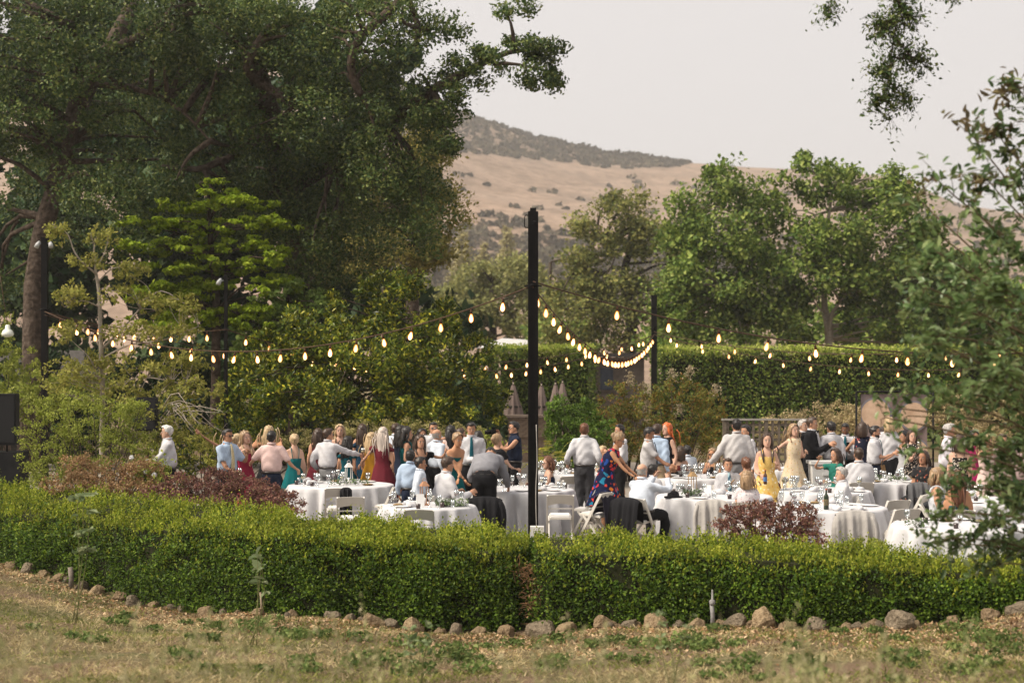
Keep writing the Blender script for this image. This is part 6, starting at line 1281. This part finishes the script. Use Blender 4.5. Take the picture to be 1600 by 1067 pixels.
pp('whiteleft', 'dark haired man in a white shirt turned toward the broad man', 1166, 666, 30.6, -60, tc='white', hc='black', skin=1, rh=(.2, .3, 1.05))
pp('striptie', 'seated man in a white shirt and striped blue tie facing the hedge', 1137, 717, 27.3, 5, tc='white', hc='brown', skin=1, seat=True, tie='blue', girth=1.08, seat_chair='man in the striped tie')
pp('updosit', 'seated woman with a brown updo seen from behind', 1166, 716, 27.9, 190, 'f', 'dress', 'peach', None, hair='updo', hc='auburn', skin=1, seat=True, seat_chair='woman with the brown updo')
pp('bobsit', 'seated woman with a blonde bob in a pale floral blouse', 1167, 738, 24.25, 170, 'f', 'dress', 'pale_floral', None, hair='bob', hc='dkblonde', skin=0, seat=True, sleeve='short', girth=1.15, neckline=.8, seat_chair='woman with the blonde bob')
pp('yellowgirl', 'young woman in a yellow floral dress holding a beer bottle', 1198, 679, 26.9, 0, 'f', 'dress', 'yellow_floral', None, hair='long', hc='brown', skin=4, rh=(.13, .22, 1.02), lh=(-.14, .26, 1.2), strap=True, hem=.3)
pp('creamfloral', 'woman with long wavy hair in a cream floral dress gesturing', 1240, 664, 30.6, 20, 'f', 'dress', 'cream_floral', None, hair='wavy', hc='dkblonde', skin=4, rh=(.48, .2, 1.28), lh=(-.12, .25, 1.2), sleeve='cap', hem=.28)
pp('tuxgrey', 'grey haired man in a black dinner jacket', 1254, 657, 31.8, 40, top='jacket', tc='black', hc='grey', skin=0)
pp('tuxdark', 'dark haired man in a black dinner jacket and bow tie clapping', 1268, 653, 31.1, 65, top='jacket', tc='black', hc='brown', skin=1, rh=(.06, .36, 1.32), lh=(-.04, .36, 1.3))
pp('whiteb2', 'dark haired man in a white shirt seen from behind near the white bin', 1299, 660, 31.2, 200, tc='white', hc='black', skin=1, lh=(-.3, .2, 1.0))
pp('tealtie2', 'dark skinned man in a white shirt and teal tie looking at a phone', 1321, 663, 32, -15, tc='white', hair='fade', hc='black', skin=3, tie='teal', rh=(-.02, .32, 1.2), lh=(-.1, .3, 1.15), pitch=18, beard=True)
pp('navyfloral', 'woman with dark hair in a navy floral dress holding up a phone', 1347, 662, 31.4, 165, 'f', 'dress', 'navy_floral', None, hair='bob', hc='brown', skin=1, sleeve='cap', lh=(-.3, .3, 1.25))
pp('sideman', 'man with a dark cropped beard in a white shirt turned right', 1366, 667, 30.5, 75, tc='white', bc='navy', hair='fade', hc='black', skin=1, beard=True, rh=(.05, .36, 1.18), sleeve='rolled', tie='teal')
pp('blouse', 'blonde woman in a white blouse and black skirt behind the leaves', 1390, 654, 32, 175, 'f', 'shirt', 'white', 'skirt', 'black', hair='bob', hc='blonde', skin=0, girth=1.15, hem=.3)
pp('peachwoman', 'dark haired woman in a pale dress with a straw bag', 1413, 675, 31, -70, 'f', 'dress', 'lightgrey', None, hair='updo', hc='black', skin=1, rh=(.1, .42, 1.0), strap=True)
pp('bwwoman', 'brown haired woman in a black and white print holding a glass', 1425, 674, 30.6, 0, 'f', 'dress', 'bw_print', None, hair='wavy', hc='brown', skin=4, rh=(.0, .28, 1.22), lh=(-.18, .2, 1.05), sleeve='short', neckline=.79)
pp('greensit', 'seated woman with curly brown hair in a green dress', 1306, 702, 29.6, -60, 'f', 'dress', 'green', None, hair='wavy', hc='brown', skin=1, seat=True, sleeve='short', rh=(.1, .32, 1.12), seat_chair='woman in green')
pp('whitesit', 'seated dark haired man in a white shirt seen from behind', 1342, 700, 28.3, 180, tc='white', hair='fade', hc='brown', skin=1, seat=True, girth=1.2, seat_chair='man seen from behind')
pp('oldsit', 'seated older man with grey hair in a white shirt in profile', 1316, 731, 25.1, -85, tc='white', hc='grey', skin=0, seat=True, girth=1.2, seat_chair='older man in profile')
pp('navysit', 'seated dark haired woman in a black floral top', 1443, 705, 28.2, -40, 'f', 'dress', 'black_print', None, hair='wavy', hc='brown', skin=2, seat=True, sleeve='short', seat_chair='woman in black floral')
pp('stripeman', 'grey haired man in a pale striped shirt turned right', 1482, 663, 28.5, 80, tc='stripe_shirt', hc='grey', skin=1, girth=1.15, rh=(.1, .34, 1.1), lh=(-.1, .3, 1.05))
pp('bobback', 'woman with a dark bob seen from behind through the leaves', 1499, 682, 27.3, 170, 'f', 'dress', 'bw_print', None, hair='bob', hc='brown', skin=4, strap=True)
pp('magenta', 'woman in a magenta top behind the privet leaves', 1521, 675, 29.2, 20, 'f', 'dress', 'magenta', None, hair='wavy', hc='black', skin=2, sleeve='short', neckline=.8)
pp('braid', 'seated woman with braided blonde hair in a silver lace dress', 1464, 731, 23.6, 75, 'f', 'dress', 'silver_lace', None, hair='braid', hc='dkblonde', skin=1, seat=True, strap=True, rh=(.14, .3, .8), seat_chair='braided woman')
pp('longback', 'seated woman with long brown hair and bare back', 1497, 736, 23.0, 170, 'f', 'dress', 'deepteal', None, hair='long', hc='auburn', skin=5, seat=True, neckline=.7, seat_chair='long haired woman with bare back')
pp('pinkright', 'brown haired man in a pink shirt seen from behind at the far right', 1583, 686, 26.4, 185, tc='pink', bc='navy', hc='auburn', skin=1)
pp('blondefar', 'blonde woman behind the privet raising a hand', 1541, 680, 28, 30, 'f', 'dress', 'palepink', None, hair='wavy', hc='blonde', skin=1, rh=(.2, .25, 1.4))
pp('farface', 'man in a pale pink shirt facing the tables behind the privet', 1566, 680, 28.2, 10, tc='palepink', hc='brown', skin=1)
flush()
# ------------------------------------------------------------------ things on the tables and in hands
GLS = mat_glass('clear_glass', (.93,.95,.95), a=.76); RWN = mat_plain('red_wine', [(.08,.01,.015), (.12,.015,.02)], .15, 4, 0); WWN = mat_plain('white_wine', [(.55,.45,.2), (.6,.5,.25)], .15, 4, 0)
gl_me = MB().lathe([(.034, 0), (.034, .004), (.006, .01), (.005, .085), (.02, .1), (.037, .125), (.042, .16), (.037, .2), (.0355, .2), (.0395, .16), (.034, .127), (.01, .104)], 14).me('bowl', GLS, True)
wn_me = [MB().lathe([(.012, .106), (.033, .128), (.038, .15), (.001, .151)], 12).me('wine', m, True) for m in (RWN, WWN)]
tum_me = MB().lathe([(.03, 0), (.034, .05), (.036, .12), (.034, .12), (.032, .05), (.028, .008)], 14).me('tumbler', GLS, True)
PLT = mat_plain('china', [(.7,.69,.68), (.78,.77,.76)], .25, 4, 0)
pl_me = MB().lathe([(.07, .0), (.075, .004), (.125, .016), (.13, .02), (.12, .019), (.07, .008), (.0, .008)], 24).me('plate', PLT, True)
def napkin_me(seed):
    r = np.random.default_rng(seed); mb = MB(); mb.ell((0, 0, .03), (.09, .07, .045), 14, 8); V = mb.V[0]; V *= (1+.25*np.sin(V[:, :1]*40+seed)*np.sin(V[:, 1:2]*37+V[:, 2:3]*50)); V[:, 2] = np.maximum(V[:, 2], 0); mb.V[0] = V; return mb.me('napkin', LINEN, True)
nap = [napkin_me(s) for s in range(4)]
FLW = mat_leaf('white_petal', [(.62,.6,.55), (.75,.73,.68)], .7, .3, 4, .2); GRNL = mat_leaf('garland_leaf', [(.04,.06,.03), (.09,.12,.06), (.14,.17,.1)], .5, .25, 4, .3)
def flowers(X, Y, z, n, label, wx=.28, wy=.14, name='flower_garland'):
    r = np.random.default_rng(int(abs(X*97+Y*31))); t = empty(name, (X, Y, z), 0, label, 'flowers')
    k = n*22; g = np.stack([r.uniform(-wx, wx, k), r.uniform(-wy, wy, k), r.uniform(.0, .09, k)], -1); tag(link('greenery', leaves_me('greenery', g+np.array([0, 0, .02]), nrm(r.normal(size=(k, 3))), .06, .03, GRNL, r, .2), t), kind='stuff')
    for q in range(n):
        c = np.array([r.uniform(-wx, wx)*.85, r.uniform(-wy, wy)*.7, r.uniform(.05, .1)]); d = nrm(r.normal(size=(40, 3))); o = link('blossom', leaves_me('blossom', d*.028, d, .032, .03, FLW, r, .2, .3, near=False), t); o.location = [float(v) for v in c]
WD = mat_plain('card_white', [(.74,.73,.72), (.8,.79,.78)], .7, 3, 0)
def lantern(X, Y, z, label, mat, h_=.34):
    t = empty('table_lantern', (X, Y, z), .4, label, 'lantern')
    MB().box((0, 0, .01), (.13, .13, .02)).build('base', mat, t)
    for sx in (-1, 1):
        for sy in (-1, 1): MB().bar((sx*.055, sy*.055, .02), (sx*.045, sy*.045, h_*.72), .01, .01).build('post', mat, t)
    MB().add([(-.065, -.065, h_*.72), (.065, -.065, h_*.72), (.065, .065, h_*.72), (-.065, .065, h_*.72), (-.02, -.02, h_*.9), (.02, -.02, h_*.9), (.02, .02, h_*.9), (-.02, .02, h_*.9)], [(3,2,1,0), (4,5,6,7), (0,1,5,4), (1,2,6,5), (2,3,7,6), (3,0,4,7)]).build('roof', mat, t)
    MB().tube([(.03*math.cos(a), 0, h_*.93+.03*math.sin(a)) for a in np.linspace(0, 2*math.pi, 13)], [.004]*13, 5).build('ring', mat, t, True); MB().lathe([(.028, .02), (.028, .11), (.004, .112), (.003, .125)], 10).build('candle', WD, t, True)
def bottle(p, label, mat=None, h_=.3, beer=False, tiltz=0):
    t = empty('beer_bottle' if beer else 'wine_bottle', p, 0, label, 'bottle'); mat = mat or mat_plain('green_bottle', [(.01,.02,.008), (.02,.035,.012)], .12, 4, 0)
    r_ = .031 if beer else .038; H = h_
    MB().lathe([(r_*.9, 0), (r_, .008), (r_, H*.6), (r_*.8, H*.68), (r_*.38, H*.78), (r_*.35, H*.97), (r_*.42, H*.975), (r_*.42, H)], 16).build('glass', mat, t, True)
    MB().lathe([(r_+.0015, H*.2), (r_+.0015, H*.5)], 16).build('paper_label', mat_plain('blue_label', [(.05,.12,.3), (.1,.2,.4)], .5, 20, 0) if beer else mat_plain('dark_label', [(.03,.03,.03), (.25,.2,.1)], .6, 40, 0), t)
    MB().lathe([(r_*.45, H*.94), (r_*.45, H+.004), (.002, H+.006)], 12).build('cap', mat_plain('foil', [(.3,.06,.02), (.45,.1,.03)], .3, 10, 0), t, True)
rng = np.random.default_rng(99)
names = {k[0]: k[4] for k in TB}
used = {k: [] for k in TABLES}
def spot(key, r0=.25, r1=.86, sep=.1, front=None):
    X, Y, Rr = TABLES[key]
    for _ in range(60):
        a = rng.uniform(0, 2*math.pi) if front is None else rng.uniform(*front); r = Rr*math.sqrt(rng.uniform(r0*r0, r1*r1)); x, y = X+r*math.cos(a), Y+r*math.sin(a)
        if all((x-u)**2+(y-v)**2 > sep*sep for u, v in used[key]): break
    used[key].append((x, y)); return x, y
ZT = .7665
first = {}
def put(name, me, x, y, z, label, cat, group, child=None, rz=0, s=1):
    o = empty(name, (x, y, z), rz, label, cat, group); o.scale = (s, s, s); c = link('stem_and_bowl' if name == 'wine_glass' else 'body', me, o)
    if child is not None: link('wine', child, o)
    return o
centre = {'A': (-.05, 0), 'B': (-.1, .1), 'E': (.0, .0), 'G': (-.05, .1)}
# placed by the photograph
def at_t(key, px): X, Y, Rr = TABLES[key]; return XZ(px, Y)
X, Y, Rr = TABLES['A']; used['A'] += [(XZ(545, Y), Y)]; lantern(XZ(545, Y), Y, ZT, 'white lantern on the left dining table', mat_plain('lantern_white', [(.6,.58,.55), (.7,.68,.65)], .6), .42); flowers(XZ(545, Y-.3), Y-.28, ZT, 5, 'white flower garland at the lantern of the left table', .34, .08)
X, Y, Rr = TABLES['B']; used['B'] += [(XZ(663, Y), Y), (XZ(713, Y-.2), Y-.2), (XZ(657, Y-.3), Y-.3)]; lantern(XZ(663, Y), Y, ZT, 'small copper lantern on the garland table', mat_plain('copper', [(.3,.14,.07), (.45,.24,.14)], .4), .40); flowers(XZ(706, Y-.2), Y-.2, ZT, 12, 'garland of white roses and leaves at the table edge', .24, .12)
cd = empty('menu_card', (XZ(657, Y-.3), Y-.3, ZT), .2, 'white menu card standing on the garland table', 'card'); MB().add([(-.06, 0, 0), (.06, 0, 0), (.06, .03, .19), (-.06, .03, .19), (-.06, .06, 0), (.06, .06, 0)], [(0,1,2,3), (3,2,5,4), (0,3,4), (1,5,2)]).build('card_sheet', WD, cd)
X, Y, Rr = TABLES['E']; used['E'] += [(XZ(1082, Y), Y), (XZ(1106, Y-.1), Y-.1), (XZ(1052, Y-.4), Y-.4)]; lantern(XZ(1082, Y), Y, ZT, 'tall brass lantern between the seated men', mat_plain('brass', [(.25,.15,.07), (.4,.26,.12)], .4), .42); flowers(XZ(1080, Y-.15), Y-.2, ZT, 5, 'small white flowers round the brass lantern', .16, .1)
cd = empty('menu_card', (XZ(1106, Y-.1), Y-.1, ZT), -.2, 'white menu card beside the brass lantern', 'card'); MB().add([(-.055, 0, 0), (.055, 0, 0), (.055, .03, .17), (-.055, .03, .17), (-.055, .06, 0), (.055, .06, 0)], [(0,1,2,3), (3,2,5,4), (0,3,4), (1,5,2)]).build('card_sheet', WD, cd)
hb = empty('black_hat', (XZ(1052, Y-.4), Y-.4, ZT), 0, 'black bag lying on the table of the bald man', 'bag'); MB().lathe([(.15, 0), (.15, .012), (.1, .02), (.085, .08), (.05, .1), (.004, .102)], 20).build('crown', CM['black'], hb, True); hb.name = 'black_purse'
X, Y, Rr = TABLES['G']; bx_ = XZ(1291, Y-.5); used['G'] += [(bx_, Y-.5)]; bottle((bx_, Y-.5, ZT), 'dark green wine bottle with orange foil beside the red shrub')
flowers(XZ(1430, 20.75), 20.75, ZT, 3, 'small succulent posy on the table behind the privet', .12, .08)
flowers(XZ(1385, 29.0), 29.0, ZT, 6, 'white flower garland on the table below the backdrop', .35, .1)
nums = dict(A=(10, 2, 3, 3), B=(9, 2, 3, 3), C=(13, 5, 4, 4), D=(20, 6, 2, 2), E=(12, 3, 4, 4), F=(18, 5, 3, 3), G=(10, 4, 4, 4), H=(18, 6, 4, 4), I=(13, 4, 4, 3), J=(3, 1, 2, 1), K=(9, 3, 3, 3), L=(0, 0, 0, 7))
vot_me = MB().lathe([(.03, 0), (.036, .07), (.033, .07), (.027, .006)], 12).me('body', mat_plain('smoked_glass', [(.03,.02,.02), (.07,.045,.04)], .2, 6, 0), True)
dish_me = MB().lathe([(.05, 0), (.055, .005), (.1, .012), (.1, .02), (.06, .03), (.0, .035)], 18).me('body', mat_plain('leftover_food', [(.10,.05,.03), (.3,.2,.1), (.08,.1,.03)], .7, 40, .5), True)
for key, (ng, nt_, npl, nn_) in nums.items():
    wh = names[key]
    for q in range(3 if ng else 0): x, y = spot(key); put('votive_candle', vot_me, x, y, ZT, 'dark glass votive on the table '+wh, 'candle', 'votive candles on the tables')
    for q in range(2 if ng else 0): x, y = spot(key, .5, .8, .2); put('food_dish', dish_me, x, y, ZT, 'dish of leftover food on the table '+wh, 'dish', 'dishes on the tables')
    for q in range(ng):
        x, y = spot(key); kk = int(rng.integers(0, 5)); put('wine_glass', gl_me, x, y, ZT, ('empty', 'white wine', 'empty', 'red wine', 'empty')[kk]+' glass on the table '+wh, 'glass', 'wine glasses on the tables', (None, wn_me[1], None, wn_me[0], None)[kk], s=float(rng.uniform(.95, 1.12)))
    for q in range(nt_): x, y = spot(key); put('tumbler', tum_me, x, y, ZT, 'water tumbler on the table '+wh, 'glass', 'water tumblers on the tables')
    for q in range(npl): x, y = spot(key, .6, .8, .2); put('dinner_plate', pl_me, x, y, ZT, 'white dinner plate on the table '+wh, 'plate', 'plates on the tables')
    for q in range(nn_): x, y = spot(key, .3, .85, .14); put('napkin', nap[q % 4], x, y, ZT, 'crumpled white napkin on the table '+wh, 'napkin', 'napkins on the tables', rz=float(rng.uniform(0, 6)), s=float(rng.uniform(.8, 1.2)))
# in hands
hd = WORLD_HANDS
c = hd['oldmanr']; cup = empty('paper_cup', c+np.array([-.03, 0, -.05]), 0, 'small cup in the hand of the old man', 'cup'); MB().lathe([(.028, 0), (.038, .1), (.036, .1), (.026, .006)], 12).build('body', PLT, cup, True)
bottle(hd['yellowgirlr']+np.array([.01, -.035, -.12]), 'brown beer bottle held by the woman in yellow', mat_plain('brown_bottle', [(.05,.015,.006), (.09,.03,.01)], .12, 4, 0), .24, True)
def hold_glass(k, label):
    c = hd[k]; put('wine_glass', gl_me, c[0], c[1]-.02, c[2]-.06, label, 'glass', None, wn_me[1])
hold_glass('whitebackr', 'drink held out by the man in the wrinkled white shirt'); hold_glass('bwwomanr', 'glass lifted by the woman in black and white print'); hold_glass('bluetier', 'glass held by the man in blue shirt and tie')
c = (hd['photographerr']+hd['photographerl'])/2; cm = empty('camera', c+np.array([-.03, -.03, .02]), 0, 'black camera held up by the photographer in navy', 'camera')
MB().box((0, 0, 0), (.09, .14, .1)).build('camera_body', BLACK, cm); MB().tube([(-.04, 0, 0), (-.1, 0, 0), (-.17, 0, 0)], [.038, .036, .042], 12).build('lens', BLACK, cm, True); MB().box((.0, 0, .075), (.06, .06, .05)).build('flash', BLACK, cm)
def phone(k, label):
    p_ = empty('phone', hd[k]+np.array([0, -.03, .03]), .3, label, 'phone'); MB().box((0, 0, 0), (.07, .009, .145)).build('case', BLACK, p_); MB().box((0, .006, 0), (.062, .003, .13)).build('screen', mat_plain('screen_dark', [(.03,.03,.04), (.06,.06,.07)], .1, 4, 0), p_)
phone('navyfloralr', 'phone held up by the woman in navy floral'); phone('tealtie2r', 'phone in the hands of the man in the teal tie')
STR = mat_plain('straw', [(.33,.2,.09), (.5,.33,.17)], .9, 60, .6, .01)
bg = empty('straw_bag', hd['peachwomanr']+np.array([-.05, -.05, -.2]), .2, 'tan straw clutch bag held by the woman in the pale dress', 'bag'); MB().add([(-.17, -.04, 0), (.17, -.04, -.03), (.17, .04, -.03), (-.17, .04, 0), (-.15, -.02, .2), (.14, -.02, .16), (.14, .02, .16), (-.15, .02, .2)], [(3,2,1,0), (4,5,6,7), (0,1,5,4), (1,2,6,5), (2,3,7,6), (3,0,4,7)]).build('body', STR, bg); MB().tube(curve([(-.1, 0, .19), (-.06, 0, .27), (.05, 0, .26), (.1, 0, .17)], 10), [.008]*10, 6).build('handle', STR, bg, True)
# leather bag and black jacket on the bald man's chair
jacket(XZ(992, 24.9), 24.85, face_rz(140), JKT, 'black jacket over the chair of the bald man', .08, .26, 11, False)
lb = empty('leather_bag', (XZ(963, 24.75), 24.75, .25), .3, 'small brown leather bag hanging by a long strap beside the floral dress', 'bag'); MB().box((0, 0, -.02), (.16, .06, .2)).build('pouch', mat_plain('tan_leather', [(.2,.06,.025), (.34,.12,.05)], .5, 15, .2), lb); MB().tube(curve([(-.07, 0, .07), (0, -.01, .5), (.07, 0, .07)], 14), [.006]*14, 5).build('strap', MATS['tan_leather'], lb, True)
MB().box((0, -.035, .03), (.17, .012, .1)).build('flap', mat_plain('flap_grey', [(.3,.27,.22), (.42,.38,.32)], .6, 30, .2), lb)
# white bin
wb = empty('white_cooler', (XZ(1283, 31.0), 30.6, 0), 0, 'white plastic bin standing between the dinner jackets and the man from behind', 'bin'); WB = mat_plain('bin_white', [(.55,.55,.54), (.64,.64,.63)], .5, 3, .05)
MB().add([(-.24, -.18, 0), (.24, -.18, 0), (.24, .18, 0), (-.24, .18, 0), (-.29, -.22, .98), (.29, -.22, .98), (.29, .22, .98), (-.29, .22, .98)], [(3,2,1,0), (0,1,5,4), (1,2,6,5), (2,3,7,6), (3,0,4,7), (4,5,6,7)]).build('tub', WB, wb); MB().box((0, 0, 1.01), (.64, .5, .055)).build('lid', WB, wb); MB().box((0, -.24, .8), (.2, .03, .05)).build('handle', WB, wb)
# hydrangea bush behind the table and white roses
for px_, py_, Y_, lab, n_ in ((760, 697, 32.2, 'white hydrangea bush behind the tall man', 9), (232, 738, 27.6, 'white roses beside the old man', 6)):
    b = P(px_, py_, Y_); t = empty('white_flower_bush', (b[0], b[1], 0), 0, lab, 'bush'); r = np.random.default_rng(px_); k = 500; g = r.normal(size=(k, 3))*np.array([.2, .15, .22])+np.array([0, 0, b[2]-.1]); tag(link('foliage', leaves_me('foliage', g, nrm(r.normal(size=(k, 3))), .08, .05, FIN, r), t), kind='stuff')
    mb = MB()
    for q in range(6): mb.tube([(r.normal()*.03, r.normal()*.03, 0), (r.normal()*.15, r.normal()*.1, b[2])], [.008, .004], 4)
    mb.build('stems', BARK, t)
    for q in range(n_): c = np.array([r.normal()*.2, -.12+r.normal()*.1, b[2]+r.normal()*.15]); d = nrm(r.normal(size=(60, 3))); o = link('blossom', leaves_me('blossom', d*.03, d, .036, .03, FLW, r, .2, .3), t); o.location = [float(v) for v in c]
